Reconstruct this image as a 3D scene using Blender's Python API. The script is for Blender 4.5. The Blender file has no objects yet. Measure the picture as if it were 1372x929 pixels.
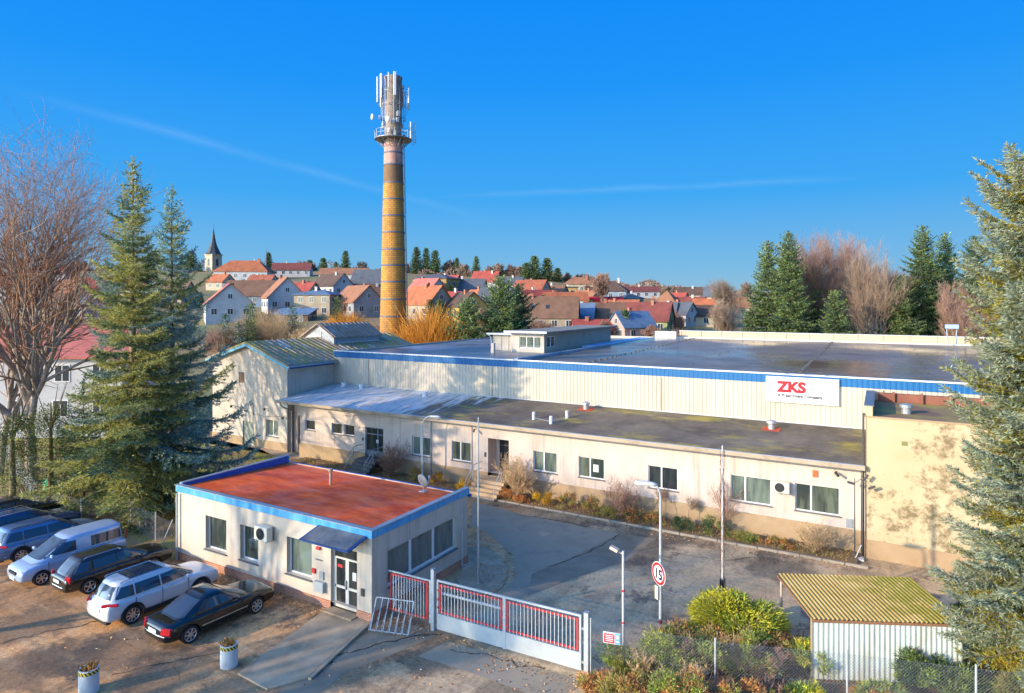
import bpy, bmesh, math, random
import numpy as np
from mathutils import Vector, Matrix
random.seed(7); RNG = np.random.default_rng(7)
SC = bpy.context.scene
COL = SC.collection
PI = math.pi
# ---------------------------------------------------------------- camera model (site axes: x along the works' long front, y away from it)
F, HOR, U0, CH = 857.0, 405.0, 686.0, 12.7
C30, S30 = math.cos(math.radians(30)), math.sin(math.radians(30))
def ray(u, v):
    x = (u-U0)/F
    return (-S30+x*C30, C30+x*S30, (HOR-v)/F)
def G(u, v, z=0.0):
    r = ray(u, v); k = (z-CH)/r[2]
    return Vector((r[0]*k, r[1]*k, z))
def T(u, v, t):
    r = ray(u, v); k = t/r[1]
    return Vector((r[0]*k, t, CH+r[2]*k))
def D(u, v, d):
    r = ray(u, v)
    return Vector((r[0]*d, r[1]*d, CH+r[2]*d))
def cam2site(X, Y):
    return (X*C30-Y*S30, X*S30+Y*C30)
# ---------------------------------------------------------------- terrain
_TY = [-400, 95, 130, 170, 230, 300, 350, 420, 600, 1500]
_TZ = [0, 0, 2.6, 7.5, 13.5, 22, 28, 31.5, 33, 36]
_KX = [-1.2, -.3, 0, .15, .4, 1.2]
_KF = [1.06, 1.05, .95, .76, .5, .45]
def terrain(X, Y):
    z = np.interp(Y, _TY, _TZ)
    k = np.interp(X/max(Y, 1.0), _KX, _KF)
    return float(z*k)
def solve_base(u, vb):
    """camera depth at which the hillside appears at photo point (u, vb)"""
    x = (u-U0)/F
    Y = 100.0
    while Y < 520:
        if HOR - F*(terrain(x*Y, Y)-CH)/Y <= vb: break
        Y += 1.0
    return Y
# ---------------------------------------------------------------- mesh builder
class MB:
    def __init__(s): s.v = []; s.f = []; s.m = []
    def add(s, vs, fs, mi=0):
        b = len(s.v); s.v += [tuple(v) for v in vs]
        for f in fs: s.f.append(tuple(b+i for i in f)); s.m.append(mi)
        return s
    def box(s, x0, x1, y0, y1, z0, z1, mi=0):
        if x0 > x1: x0, x1 = x1, x0
        if y0 > y1: y0, y1 = y1, y0
        if z0 > z1: z0, z1 = z1, z0
        return s.add([(x0,y0,z0),(x1,y0,z0),(x1,y1,z0),(x0,y1,z0),(x0,y0,z1),(x1,y0,z1),(x1,y1,z1),(x0,y1,z1)],
              [(0,3,2,1),(4,5,6,7),(0,1,5,4),(1,2,6,5),(2,3,7,6),(3,0,4,7)], mi)
    def obox(s, M, hx, hy, hz, mi=0):
        vs = [M @ Vector((x*hx, y*hy, z*hz)) for z in (-1,1) for x,y in ((-1,-1),(1,-1),(1,1),(-1,1))]
        return s.add(vs, [(0,3,2,1),(4,5,6,7),(0,1,5,4),(1,2,6,5),(2,3,7,6),(3,0,4,7)], mi)
    def tube(s, p0, p1, r0, r1=None, n=8, mi=0):
        p0 = Vector(p0); p1 = Vector(p1); r1 = r0 if r1 is None else r1
        d = (p1-p0).normalized(); a = d.orthogonal().normalized(); b = d.cross(a)
        vs = []
        for p, r in ((p0, r0), (p1, r1)):
            for i in range(n):
                t = 2*PI*i/n; vs.append(p+(a*math.cos(t)+b*math.sin(t))*r)
        fs = [(i, (i+1) % n, n+(i+1) % n, n+i) for i in range(n)] + [tuple(range(n-1,-1,-1)), tuple(range(n, 2*n))]
        return s.add(vs, fs, mi)
    def path(s, pts, r, n=6, mi=0):
        for a, b in zip(pts[:-1], pts[1:]): s.tube(a, b, r, r, n, mi)
        return s
    def prism(s, pts, z0, z1, mi=0):
        n = len(pts)
        ar = sum(pts[i][0]*pts[(i+1) % n][1]-pts[(i+1) % n][0]*pts[i][1] for i in range(n))
        if ar < 0: pts = pts[::-1]
        vs = [(p[0], p[1], z0) for p in pts]+[(p[0], p[1], z1) for p in pts]
        return s.add(vs, [(i, (i+1) % n, n+(i+1) % n, n+i) for i in range(n)]+[tuple(range(n-1,-1,-1)), tuple(range(n, 2*n))], mi)
    def sheet(s, pts, z, mi=0):
        n = len(pts)
        ar = sum(pts[i][0]*pts[(i+1) % n][1]-pts[(i+1) % n][0]*pts[i][1] for i in range(n))
        if ar < 0: pts = pts[::-1]
        return s.add([(p[0], p[1], z) for p in pts], [tuple(range(n))], mi)
    def xprism(s, pts, y0, y1, mi=0):
        """outline in (x, z), swept along y"""
        n = len(pts)
        vs = [(p[0], y0, p[1]) for p in pts]+[(p[0], y1, p[1]) for p in pts]
        return s.add(vs, [(i, (i+1) % n, n+(i+1) % n, n+i) for i in range(n)]+[tuple(range(n-1,-1,-1)), tuple(range(n, 2*n))], mi)
    def yprism(s, pts, x0, x1, mi=0):
        """outline in (y, z), swept along x"""
        n = len(pts)
        vs = [(x0, p[0], p[1]) for p in pts]+[(x1, p[0], p[1]) for p in pts]
        return s.add(vs, [(i, (i+1) % n, n+(i+1) % n, n+i) for i in range(n)]+[tuple(range(n-1,-1,-1)), tuple(range(n, 2*n))], mi)
    def lathe(s, prof, n=24, c=(0,0,0), mi=0):
        vs = []; fs = []
        for r, z in prof:
            for i in range(n):
                t = 2*PI*i/n; vs.append((c[0]+r*math.cos(t), c[1]+r*math.sin(t), c[2]+z))
        for j in range(len(prof)-1):
            for i in range(n):
                fs.append((j*n+i, j*n+(i+1) % n, (j+1)*n+(i+1) % n, (j+1)*n+i))
        fs.append(tuple(range(n-1,-1,-1))); k = (len(prof)-1)*n; fs.append(tuple(range(k, k+n)))
        return s.add(vs, fs, mi)
    def build(s, name, mats, parent=None, smooth=False, bevel=0.0, local=False, fix=True):
        me = bpy.data.meshes.new(name); me.from_pydata(s.v, [], s.f)
        if not isinstance(mats, (list, tuple)): mats = [mats]
        for m in mats: me.materials.append(m)
        if len(mats) > 1: me.polygons.foreach_set('material_index', s.m)
        if fix or bevel:
            bm = bmesh.new(); bm.from_mesh(me)
            if bevel:
                bmesh.ops.remove_doubles(bm, verts=bm.verts, dist=1e-5)
            bmesh.ops.recalc_face_normals(bm, faces=bm.faces)
            if bevel:
                es = [e for e in bm.edges if len(e.link_faces) == 2 and e.calc_face_angle(0) > .6]
                bmesh.ops.bevel(bm, geom=es, offset=bevel, segments=1, affect='EDGES', clamp_overlap=True)
            bm.to_mesh(me); bm.free()
        if smooth:
            me.polygons.foreach_set('use_smooth', [True]*len(me.polygons))
        me.update()
        return link(name, me, parent, local)
def link(name, me, parent=None, local=False):
    o = bpy.data.objects.new(name, me); COL.objects.link(o)
    if parent is not None:
        o.parent = parent
        if not local and parent.parent is None and parent.data is None:
            o.matrix_parent_inverse = Matrix.Translation(-Vector(parent.location))
    return o
def smooth_by_angle(o, ang=.6):
    me = o.data
    me.polygons.foreach_set('use_smooth', [True]*len(me.polygons))
    bm = bmesh.new(); bm.from_mesh(me)
    for e in bm.edges:
        if len(e.link_faces) == 2 and e.calc_face_angle(0) > ang: e.smooth = False
    bm.to_mesh(me); bm.free()
    return o
def np_mesh(name, V, Fq, mats, mi=None, smooth=False):
    """V (n,3); Fq list of (faces array (m,k))"""
    me = bpy.data.meshes.new(name)
    me.vertices.add(len(V)); me.vertices.foreach_set('co', np.ascontiguousarray(V, dtype=np.float32).ravel())
    loops = np.concatenate([f.ravel() for f in Fq]).astype(np.int32)
    tot = np.concatenate([np.full(len(f), f.shape[1]) for f in Fq]).astype(np.int32)
    st = np.concatenate([[0], np.cumsum(tot)[:-1]]).astype(np.int32)
    me.loops.add(len(loops)); me.loops.foreach_set('vertex_index', loops)
    me.polygons.add(len(tot)); me.polygons.foreach_set('loop_start', st); me.polygons.foreach_set('loop_total', tot)
    for m in mats: me.materials.append(m)
    if mi is not None: me.polygons.foreach_set('material_index', np.asarray(mi, dtype=np.int32))
    if smooth: me.polygons.foreach_set('use_smooth', np.ones(len(tot), dtype=bool))
    me.update(calc_edges=True); me.validate()
    return me
def tubes_np(P0, P1, R0, R1, n):
    P0, P1 = np.asarray(P0, float), np.asarray(P1, float); R0, R1 = np.asarray(R0, float), np.asarray(R1, float)
    d = P1-P0; d /= np.linalg.norm(d, axis=1, keepdims=True)+1e-9
    ref = np.where(np.abs(d[:, 2:3]) < .9, np.array([[0,0,1.]]), np.array([[1.,0,0]]))
    a = np.cross(d, ref); a /= np.linalg.norm(a, axis=1, keepdims=True)+1e-9; b = np.cross(d, a)
    t = 2*PI*np.arange(n)/n
    ring = a[:, None, :]*np.cos(t)[None, :, None]+b[:, None, :]*np.sin(t)[None, :, None]
    V = np.concatenate([P0[:, None]+ring*R0[:, None, None], P1[:, None]+ring*R1[:, None, None]], axis=1).reshape(-1, 3)
    base = (np.arange(len(P0))*2*n)[:, None, None]
    i = np.arange(n); q = np.stack([i, (i+1) % n, n+(i+1) % n, n+i], axis=1)[None]
    return V, (base+q).reshape(-1, 4)
def thing(name, label, cat, loc=(0,0,0), rz=0.0, group=None):
    o = bpy.data.objects.new(name, None); o.empty_display_size = .3; COL.objects.link(o)
    o.location = loc; o.rotation_euler = (0, 0, rz); o['label'] = label; o['category'] = cat
    if group: o['group'] = group
    return o
def tag(o, label, cat, group=None):
    o['label'] = label; o['category'] = cat
    if group: o['group'] = group
    return o
def struct(o, kind='structure'):
    o['kind'] = kind; return o
def dup(root, loc, rz=0.0, label=None, group=None, scale=None, name=None):
    r = root.copy(); COL.objects.link(r); r.location = loc; r.rotation_euler = (0, 0, rz)
    if scale: r.scale = scale
    if label: r['label'] = label
    if group: r['group'] = group
    for ch in list(root.children):
        c = ch.copy(); COL.objects.link(c); c.parent = r; c.matrix_parent_inverse = ch.matrix_parent_inverse.copy()
        for g in list(ch.children):
            d = g.copy(); COL.objects.link(d); d.parent = c; d.matrix_parent_inverse = g.matrix_parent_inverse.copy()
    return r
# ---------------------------------------------------------------- materials
def lin(h):
    h = h.lstrip('#'); out = []
    for i in (0, 2, 4):
        c = int(h[i:i+2], 16)/255
        out.append(c/12.92 if c <= .04045 else ((c+.055)/1.055)**2.4)
    return tuple(out)
def col4(c): return (*(lin(c) if isinstance(c, str) else c), 1.0)
class NT:
    def __init__(s, name):
        s.mat = bpy.data.materials.new(name); s.mat.use_nodes = True
        s.n = s.mat.node_tree.nodes; s.l = s.mat.node_tree.links
        s.b = s.n['Principled BSDF']; s.tc = s.n.new('ShaderNodeTexCoord')
    def new(s, t, **kw):
        n = s.n.new(t)
        for k, v in kw.items(): setattr(n, k, v)
        return n
    def link(s, a, b): s.l.new(a, b)
    def coords(s, stretch=(1,1,1), rot=(0,0,0), src='Object'):
        m = s.new('ShaderNodeMapping'); m.inputs['Scale'].default_value = stretch; m.inputs['Rotation'].default_value = rot
        s.link(s.tc.outputs[src], m.inputs['Vector']); return m.outputs[0]
    def noise(s, vec, sc, det=6, rough=.6, dist=0.0):
        n = s.new('ShaderNodeTexNoise'); n.inputs['Scale'].default_value = sc; n.inputs['Detail'].default_value = det
        n.inputs['Roughness'].default_value = rough; n.inputs['Distortion'].default_value = dist
        s.link(vec, n.inputs['Vector']); return n.outputs['Fac']
    def ramp(s, fac, a, b, c0=(0,0,0,1), c1=(1,1,1,1)):
        r = s.new('ShaderNodeValToRGB'); e = r.color_ramp.elements
        e[0].position = a; e[1].position = b; e[0].color = c0; e[1].color = c1
        s.link(fac, r.inputs[0]); return r.outputs['Color']
    def mix(s, fac, a, b, mode='MIX'):
        m = s.new('ShaderNodeMix', data_type='RGBA', blend_type=mode)
        for sock, v in ((m.inputs[0], fac), (m.inputs[6], a), (m.inputs[7], b)):
            if hasattr(v, 'is_linked') or hasattr(v, 'links'): s.link(v, sock)
            else: sock.default_value = v
        return m.outputs[2]
    def math(s, op, a, b=0.0):
        m = s.new('ShaderNodeMath', operation=op)
        for sock, v in ((m.inputs[0], a), (m.inputs[1], b)):
            if hasattr(v, 'links'): s.link(v, sock)
            else: sock.default_value = v
        return m.outputs[0]
    def bump(s, h, strength, dist=.02):
        b = s.new('ShaderNodeBump'); b.inputs['Strength'].default_value = strength; b.inputs['Distance'].default_value = dist
        s.link(h, b.inputs['Height']); s.link(b.outputs[0], s.b.inputs['Normal'])
    def set(s, **kw):
        for k, v in kw.items():
            k = k.replace('_', ' ')
            if hasattr(v, 'links'): s.link(v, s.b.inputs[k])
            else: s.b.inputs[k].default_value = v
        return s.mat
def mat(name, c1, c2=None, sc=2.0, rough=.8, metal=0.0, bump=0.0, bsc=30, stain=None, ssc=.6, samt=.6, coat=0.0, stretch=(1,1,1), spec=.4, thr=(.52,.68), rnd=0.0, drip=None, damt=.5):
    t = NT(name); v = t.coords(stretch)
    a = col4(c1)
    c = t.mix(t.ramp(t.noise(v, sc), .32, .68), a, col4(c2)) if c2 else None
    if stain:
        st = t.math('MULTIPLY', t.ramp(t.noise(v, ssc, 8, .65), *thr), samt)
        c = t.mix(st, c if c is not None else a, col4(stain))
    if drip:
        dn = t.noise(t.coords((2.2,2.2,.10)), 1.6, 7, .7); dm = t.ramp(t.noise(t.coords((1,1,.5)), .35, 5), .38, .62)
        c = t.mix(t.math('MULTIPLY', t.math('MULTIPLY', t.ramp(dn, .48, .66), dm), damt), c, col4(drip))
    if rnd:
        oi = t.new('ShaderNodeNewGeometry')
        k = t.math('ADD', t.math('MULTIPLY', oi.outputs['Random Per Island'], 2*rnd), 1-rnd)
        cc = t.new('ShaderNodeCombineColor')
        for i in range(3): t.link(k, cc.inputs[i])
        c = t.mix(1.0, c if c is not None else a, cc.outputs[0], 'MULTIPLY')
    t.set(Base_Color=c if c is not None else a, Roughness=rough, Metallic=metal)
    t.b.inputs['Specular IOR Level'].default_value = spec
    if coat: t.b.inputs['Coat Weight'].default_value = coat; t.b.inputs['Coat Roughness'].default_value = .04
    if bump: t.bump(t.noise(v, bsc, 4), bump)
    return t.mat
def leafmat(name, c1, c2, rnd=.45, trans=.25, sc=.8, gain=1.75):
    c1, c2 = tuple(min(.8, x*gain) for x in c1), tuple(min(.8, x*gain) for x in c2)
    t = NT(name); v = t.coords()
    g = t.new('ShaderNodeNewGeometry'); oi = t.new('ShaderNodeObjectInfo')
    c = t.mix(t.ramp(t.noise(v, sc, 4), .35, .65), col4(c1), col4(c2))
    k = t.math('ADD', t.math('MULTIPLY', g.outputs['Random Per Island'], 2*rnd), 1-rnd)
    k = t.math('MULTIPLY', k, t.math('ADD', t.math('MULTIPLY', oi.outputs['Random'], .4), .8))
    cc = t.new('ShaderNodeCombineColor')
    for i in range(3): t.link(k, cc.inputs[i])
    c = t.mix(1.0, c, cc.outputs[0], 'MULTIPLY')
    t.set(Base_Color=c, Roughness=.75); t.b.inputs['Specular IOR Level'].default_value = .2
    if trans:
        tr = t.new('ShaderNodeBsdfTranslucent'); t.link(c, tr.inputs['Color'])
        m = t.new('ShaderNodeMixShader'); m.inputs[0].default_value = trans
        out = t.n['Material Output']; t.link(t.b.outputs[0], m.inputs[1]); t.link(tr.outputs[0], m.inputs[2]); t.link(m.outputs[0], out.inputs['Surface'])
    return t.mat
def brickmat(name, c1, c2, mortar, bw=.25, bh=.075, cyl=None):
    t = NT(name)
    sep = t.new('ShaderNodeSeparateXYZ'); t.link(t.tc.outputs['Object'], sep.inputs[0])
    cm = t.new('ShaderNodeCombineXYZ')
    if cyl:
        a = t.math('ARCTAN2', sep.outputs[1], sep.outputs[0]); t.link(t.math('MULTIPLY', a, cyl), cm.inputs[0])
    else:
        t.link(t.math('ADD', sep.outputs[0], sep.outputs[1]), cm.inputs[0])
    t.link(sep.outputs[2], cm.inputs[1])
    b = t.new('ShaderNodeTexBrick'); t.link(cm.outputs[0], b.inputs['Vector'])
    b.inputs['Scale'].default_value = 1.0; b.inputs['Brick Width'].default_value = bw; b.inputs['Row Height'].default_value = bh
    b.inputs['Mortar Size'].default_value = .012 if not cyl else .035; b.inputs['Color1'].default_value = col4(c1); b.inputs['Color2'].default_value = col4(c2); b.inputs['Mortar'].default_value = col4(mortar)
    v = t.coords()
    c = t.mix(t.math('MULTIPLY', t.ramp(t.noise(v if not cyl else t.coords((1.2,1.2,.25)), 1.3 if not cyl else .7, 8, .7), .45, .70), .45 if not cyl else .7), b.outputs['Color'], col4((.10,.07,.05)))
    t.set(Base_Color=c, Roughness=.85); t.bump(b.outputs['Fac'], -.4, .01)
    return t.mat
# ---------------------------------------------------------------- camera, sun, sky
cd = bpy.data.cameras.new('camera'); cam = bpy.data.objects.new('camera', cd); COL.objects.link(cam)
cam.location = (0, 0, CH); cam.rotation_euler = (PI/2, 0, math.radians(30))
cd.sensor_width = 36.0; cd.lens = 36.0*F/1372; cd.shift_y = -59.5/1372; cd.clip_start = .5; cd.clip_end = 4000
SC.camera = cam
SUN_EL = math.radians(17.5); LD = Vector((math.cos(math.radians(56.8)), math.sin(math.radians(56.8)), 0))   # where the light travels
ld = bpy.data.lights.new('sun', 'SUN'); so = bpy.data.objects.new('sun', ld); COL.objects.link(so)
ld.energy = 3.55; ld.angle = math.radians(.7); ld.color = (1.0, .80, .54)
v = Vector((LD.x*math.cos(SUN_EL), LD.y*math.cos(SUN_EL), -math.sin(SUN_EL)))
so.rotation_euler = v.to_track_quat('-Z', 'Y').to_euler(); so.location = (-40, -60, 40)
W = bpy.data.worlds.new('World'); SC.world = W; W.use_nodes = True
wn, wl = W.node_tree.nodes, W.node_tree.links
bg = wn['Background']; bg.inputs['Strength'].default_value = SKY_STRENGTH if 'SKY_STRENGTH' in globals() else .15
sky = wn.new('ShaderNodeTexSky'); sky.sky_type = 'NISHITA'; sky.sun_disc = False
sky.sun_elevation = SUN_EL; sky.sun_rotation = math.atan2(-LD.x, -LD.y)
sky.altitude = 300; sky.air_density = 1.0; sky.dust_density = .0; sky.ozone_density = 4.0
hs = wn.new('ShaderNodeHueSaturation'); hs.inputs['Saturation'].default_value = .80; hs.inputs['Value'].default_value = 3.2; hs.inputs['Hue'].default_value = .497  # sun side of the sky, out of view, brightened as added fill
wl.new(sky.outputs[0], hs.inputs['Color'])
# clear winter air: the half of the sky away from the low sun is an even deep azure
tcw = wn.new('ShaderNodeTexCoord'); sepw = wn.new('ShaderNodeSeparateXYZ'); wl.new(tcw.outputs['Generated'], sepw.inputs[0])
az = wn.new('ShaderNodeValToRGB'); wl.new(sepw.outputs[2], az.inputs[0]); e = az.color_ramp.elements
e[0].position = 0; e[0].color = (1.18, 1.88, 2.3, 1); e[1].position = .5; e[1].color = (.01, .86, 3.35, 1)
for ps, c in ((.05, (.72,1.76,2.75,1)), (.16, (.19,1.40,3.2,1)), (.32, (.05,1.08,3.35,1))): q = e.new(ps); q.color = c
vda = wn.new('ShaderNodeVectorMath'); vda.operation = 'DOT_PRODUCT'; wl.new(tcw.outputs['Generated'], vda.inputs[0]); vda.inputs[1].default_value = LD
mr = wn.new('ShaderNodeMapRange'); mr.inputs['From Min'].default_value = -.9; mr.inputs['From Max'].default_value = -.3; mr.inputs['To Max'].default_value = 1.0; wl.new(vda.outputs['Value'], mr.inputs['Value'])
mxa = wn.new('ShaderNodeMix'); mxa.data_type = 'RGBA'; wl.new(mr.outputs[0], mxa.inputs[0]); wl.new(hs.outputs[0], mxa.inputs[6]); wl.new(az.outputs[0], mxa.inputs[7])
# two faint condensation trails: thin bands of high cloud along great circles
def wmath(op, a, b=0.0, c=None):
    m = wn.new('ShaderNodeMath'); m.operation = op
    for i, x in enumerate((a, b) if c is None else (a, b, c)):
        if hasattr(x, 'links'): wl.new(x, m.inputs[i])
        else: m.inputs[i].default_value = x
    return m.outputs[0]
cur = mxa.outputs[2]
nz = wn.new('ShaderNodeTexNoise'); nz.inputs['Scale'].default_value = 9; nz.inputs['Detail'].default_value = 6; wl.new(tcw.outputs['Generated'], nz.inputs['Vector'])
for (a, b, wdt, amt) in (((20, 122), (640, 290), .011, .11), ((585, 264), (1150, 240), .008, .11)):
    ra, rb = Vector(ray(*a)).normalized(), Vector(ray(*b)).normalized()
    nrm = ra.cross(rb).normalized(); mid = (ra+rb).normalized(); half = mid.dot(ra)
    vd = wn.new('ShaderNodeVectorMath'); vd.operation = 'DOT_PRODUCT'; wl.new(tcw.outputs['Generated'], vd.inputs[0]); vd.inputs[1].default_value = nrm
    d = wmath('ABSOLUTE', wmath('ADD', vd.outputs['Value'], wmath('MULTIPLY', wmath('SUBTRACT', nz.outputs['Fac'], .5), .008)))
    band = wmath('SUBTRACT', 1.0, wmath('MINIMUM', wmath('DIVIDE', d, wdt), 1.0)); band = wmath('POWER', band, 1.5)
    ve = wn.new('ShaderNodeVectorMath'); ve.operation = 'DOT_PRODUCT'; wl.new(tcw.outputs['Generated'], ve.inputs[0]); ve.inputs[1].default_value = mid
    along = wmath('MINIMUM', wmath('MAXIMUM', wmath('MULTIPLY', wmath('SUBTRACT', ve.outputs['Value'], half-.01), 12), 0.0), 1.0)
    fac = wmath('MULTIPLY', wmath('MULTIPLY', band, along), wmath('MULTIPLY', nz.outputs['Fac'], amt*2))
    mx = wn.new('ShaderNodeMix'); mx.data_type = 'RGBA'; wl.new(fac, mx.inputs[0]); wl.new(cur, mx.inputs[6]); mx.inputs[7].default_value = (2.6, 3.4, 4.2, 1); cur = mx.outputs[2]
wl.new(cur, bg.inputs['Color'])
SC.view_settings.view_transform = 'Standard'; SC.view_settings.look = 'None'; SC.view_settings.gamma = 1; SC.view_settings.exposure = EXPO if 'EXPO' in globals() else .92
SC.view_settings.use_curve_mapping = False
SC.render.engine = 'CYCLES'; SC.cycles.max_bounces = 6; SC.cycles.transparent_max_bounces = 24; SC.cycles.use_denoising = True
# ---------------------------------------------------------------- materials
m_cream = mat('cream render', (.50,.43,.345), (.56,.49,.40), .7, .9, drip=(.24,.18,.12), damt=.5, bump=.15, bsc=60, stain=(.28,.20,.13), ssc=.45, samt=.45, thr=(.5,.75))
m_pink = mat('pale pinkish render', (.54,.44,.37), (.60,.50,.425), .5, .9, drip=(.30,.22,.16), damt=.6, bump=.15, bsc=60, stain=(.32,.24,.18), ssc=.35, samt=.4, thr=(.5,.78))
m_tanplinth = mat('tan stucco plinth', (.36,.25,.14), (.42,.30,.18), 1.2, .95, bump=.4, bsc=40, stain=(.2,.15,.1), ssc=.8, samt=.5)
m_brick = brickmat('red brick plinth', (.40,.12,.05), (.50,.19,.08), (.42,.33,.26))
def fasciamat():
    t = NT('light blue fascia'); v = t.coords(); sep = t.new('ShaderNodeSeparateXYZ'); t.link(v, sep.inputs[0])
    c = t.mix(t.ramp(t.noise(v, 1.2, 7, .65), .35, .65), col4((.03,.25,.52)), col4((.07,.36,.62)))
    c = t.mix(t.math('MULTIPLY', t.ramp(t.noise(t.coords((2.4,2.4,.25)), 1.8, 7, .7), .50, .68), .6), c, col4((.20,.40,.50)))
    c = t.mix(t.math('MULTIPLY', t.ramp(t.noise(t.coords((3,3,.4)), 1.1, 8, .7), .60, .72), .5), c, col4((.04,.14,.24)))
    j = t.math('LESS_THAN', t.math('FRACT', t.math('MULTIPLY', t.math('ADD', sep.outputs[0], sep.outputs[1]), .5)), .012)
    c = t.mix(t.math('MULTIPLY', j, .7), c, col4((.01,.07,.16)))
    t.set(Base_Color=c, Roughness=.6); t.bump(t.noise(v, 1.5, 4), .25, .03)
    return t.mat
m_blue = fasciamat()
m_bluein = mat('blue sheet', (.012,.075,.36), (.016,.10,.42), 2, .5)
m_white = mat('white plastic', (.66,.67,.68), rough=.4)
m_whitem = mat('white painted metal', (.50,.51,.51), (.44,.45,.45), 3, .5)
m_sill = mat('grey sill', (.10,.11,.12), (.14,.15,.15), 4, .6)
def glassmat(name, a, b, rough=.03):
    t = NT(name); v = t.coords((1.3, 1.3, .22))
    c = t.mix(t.ramp(t.noise(v, 1.7, 3), .42, .62), col4(a), col4(b))
    t.set(Base_Color=c, Roughness=rough); t.b.inputs['Specular IOR Level'].default_value = .7
    return t.mat
m_glass = glassmat('window glass with curtains', (.035,.045,.04), (.12,.14,.10))
m_glassd = glassmat('dark window glass', (.02,.025,.028), (.05,.055,.05))
m_glassg = glassmat('window glass with grey green blinds', (.16,.20,.16), (.07,.09,.08))
def litglass():
    t = NT('glass with painted room light'); tr = t.new('ShaderNodeBsdfTransparent'); tr.inputs['Color'].default_value = (.72,.78,.76,1)
    t.set(Base_Color=t.mix(t.ramp(t.noise(t.coords((1,1.5,.4)), 1.6, 4), .35, .65), col4((.20,.20,.175)), col4((.36,.34,.27))), Roughness=.05); t.b.inputs['Specular IOR Level'].default_value = .8  # pale beige in the pane paints the brightness of the room behind
    m = t.new('ShaderNodeMixShader'); m.inputs[0].default_value = .40
    t.link(t.b.outputs[0], m.inputs[1]); t.link(tr.outputs[0], m.inputs[2]); t.link(m.outputs[0], t.n['Material Output'].inputs['Surface'])
    return t.mat
m_litglass = litglass()
m_redroof = mat('red sheet roofing', (.52,.06,.015), (.62,.10,.025), .8, .55, stain=(.20,.03,.012), ssc=.8, samt=.75, stretch=(1,.55,1), thr=(.42,.62), bump=.12, bsc=8)
def redroof():
    t = NT('red painted roof felt'); v = t.coords((.5,1.2,1), (0,0,.35))
    c = t.mix(t.ramp(t.noise(v, 1.1, 8, .65), .35, .65), col4((.58,.06,.012)), col4((.92,.16,.03)))
    f = t.ramp(t.noise(t.coords((.35,1.6,1), (0,0,.3)), 2.2, 8, .7), .60, .72)
    c = t.mix(t.math('MULTIPLY', f, .4), c, col4((.75,.55,.50)))
    sepr = t.new('ShaderNodeSeparateXYZ'); t.link(t.coords(), sepr.inputs[0])
    sm = t.math('LESS_THAN', t.math('FRACT', t.math('ADD', sepr.outputs[1], t.math('MULTIPLY', t.noise(t.coords(), .8, 3), .10))), .03)
    c = t.mix(t.math('MULTIPLY', sm, .45), c, col4((.22,.03,.01)))
    pd = t.ramp(t.noise(t.coords((.45,1.5,1), (0,0,.3)), .8, 9, .72), .52, .64)
    c = t.mix(t.math('MULTIPLY', pd, .42), c, col4((.17,.025,.012)))
    r = t.ramp(t.noise(t.coords(), .7, 4), .4, .65, (.3,.3,.3,1), (.7,.7,.7,1))
    t.b.inputs['Specular IOR Level'].default_value = .12
    t.set(Base_Color=c, Roughness=r); t.bump(t.noise(t.coords(), 7, 6), .15)
    return t.mat
m_redroof = redroof()
m_grey = mat('galvanised grey', (.34,.36,.37), (.42,.44,.45), 3, .45, .5)
m_galv = mat('pale grey painted steel', (.36,.39,.39), (.43,.46,.46), 2, .5, .1)
m_dark = mat('dark grey metal', (.05,.055,.06), (.08,.08,.085), 3, .5, .3)
m_black = mat('black rubber', (.015,.015,.016), rough=.8)
m_red = mat('red paint', (.50,.03,.035), (.58,.05,.05), 3, .5)
m_conc = mat('weathered concrete', (.36,.26,.16), (.52,.385,.25), 1.2, .95, spec=.1, bump=.3, bsc=25, stain=(.14,.11,.085), ssc=.7, samt=.6)
m_kerb = mat('concrete kerb', (.30,.26,.20), (.38,.33,.25), 3, .9, bump=.3, bsc=30, stain=(.18,.15,.1), ssc=1.2, samt=.5)
m_soil = mat('bare soil', (.16,.10,.055), (.26,.165,.09), 1.2, 1, bump=.8, bsc=12, stain=(.10,.09,.03), ssc=.6, samt=.8)
DAMP = [((p_.x, p_.y), r_) for p_, r_ in ((G(520,850),2.6),(G(440,885),3.2),(G(330,930),2.8),(G(590,870),2.2),(G(230,900),2.6),(G(700,935),2.4),(G(95,880),2.0),(G(50,835),2.4),(G(165,872),2.6),(G(255,848),2.2),(G(20,905),2.6),(G(740,745),3.0),(G(840,735),3.5),(G(900,715),3.0),(G(1040,760),2.5))]
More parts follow.
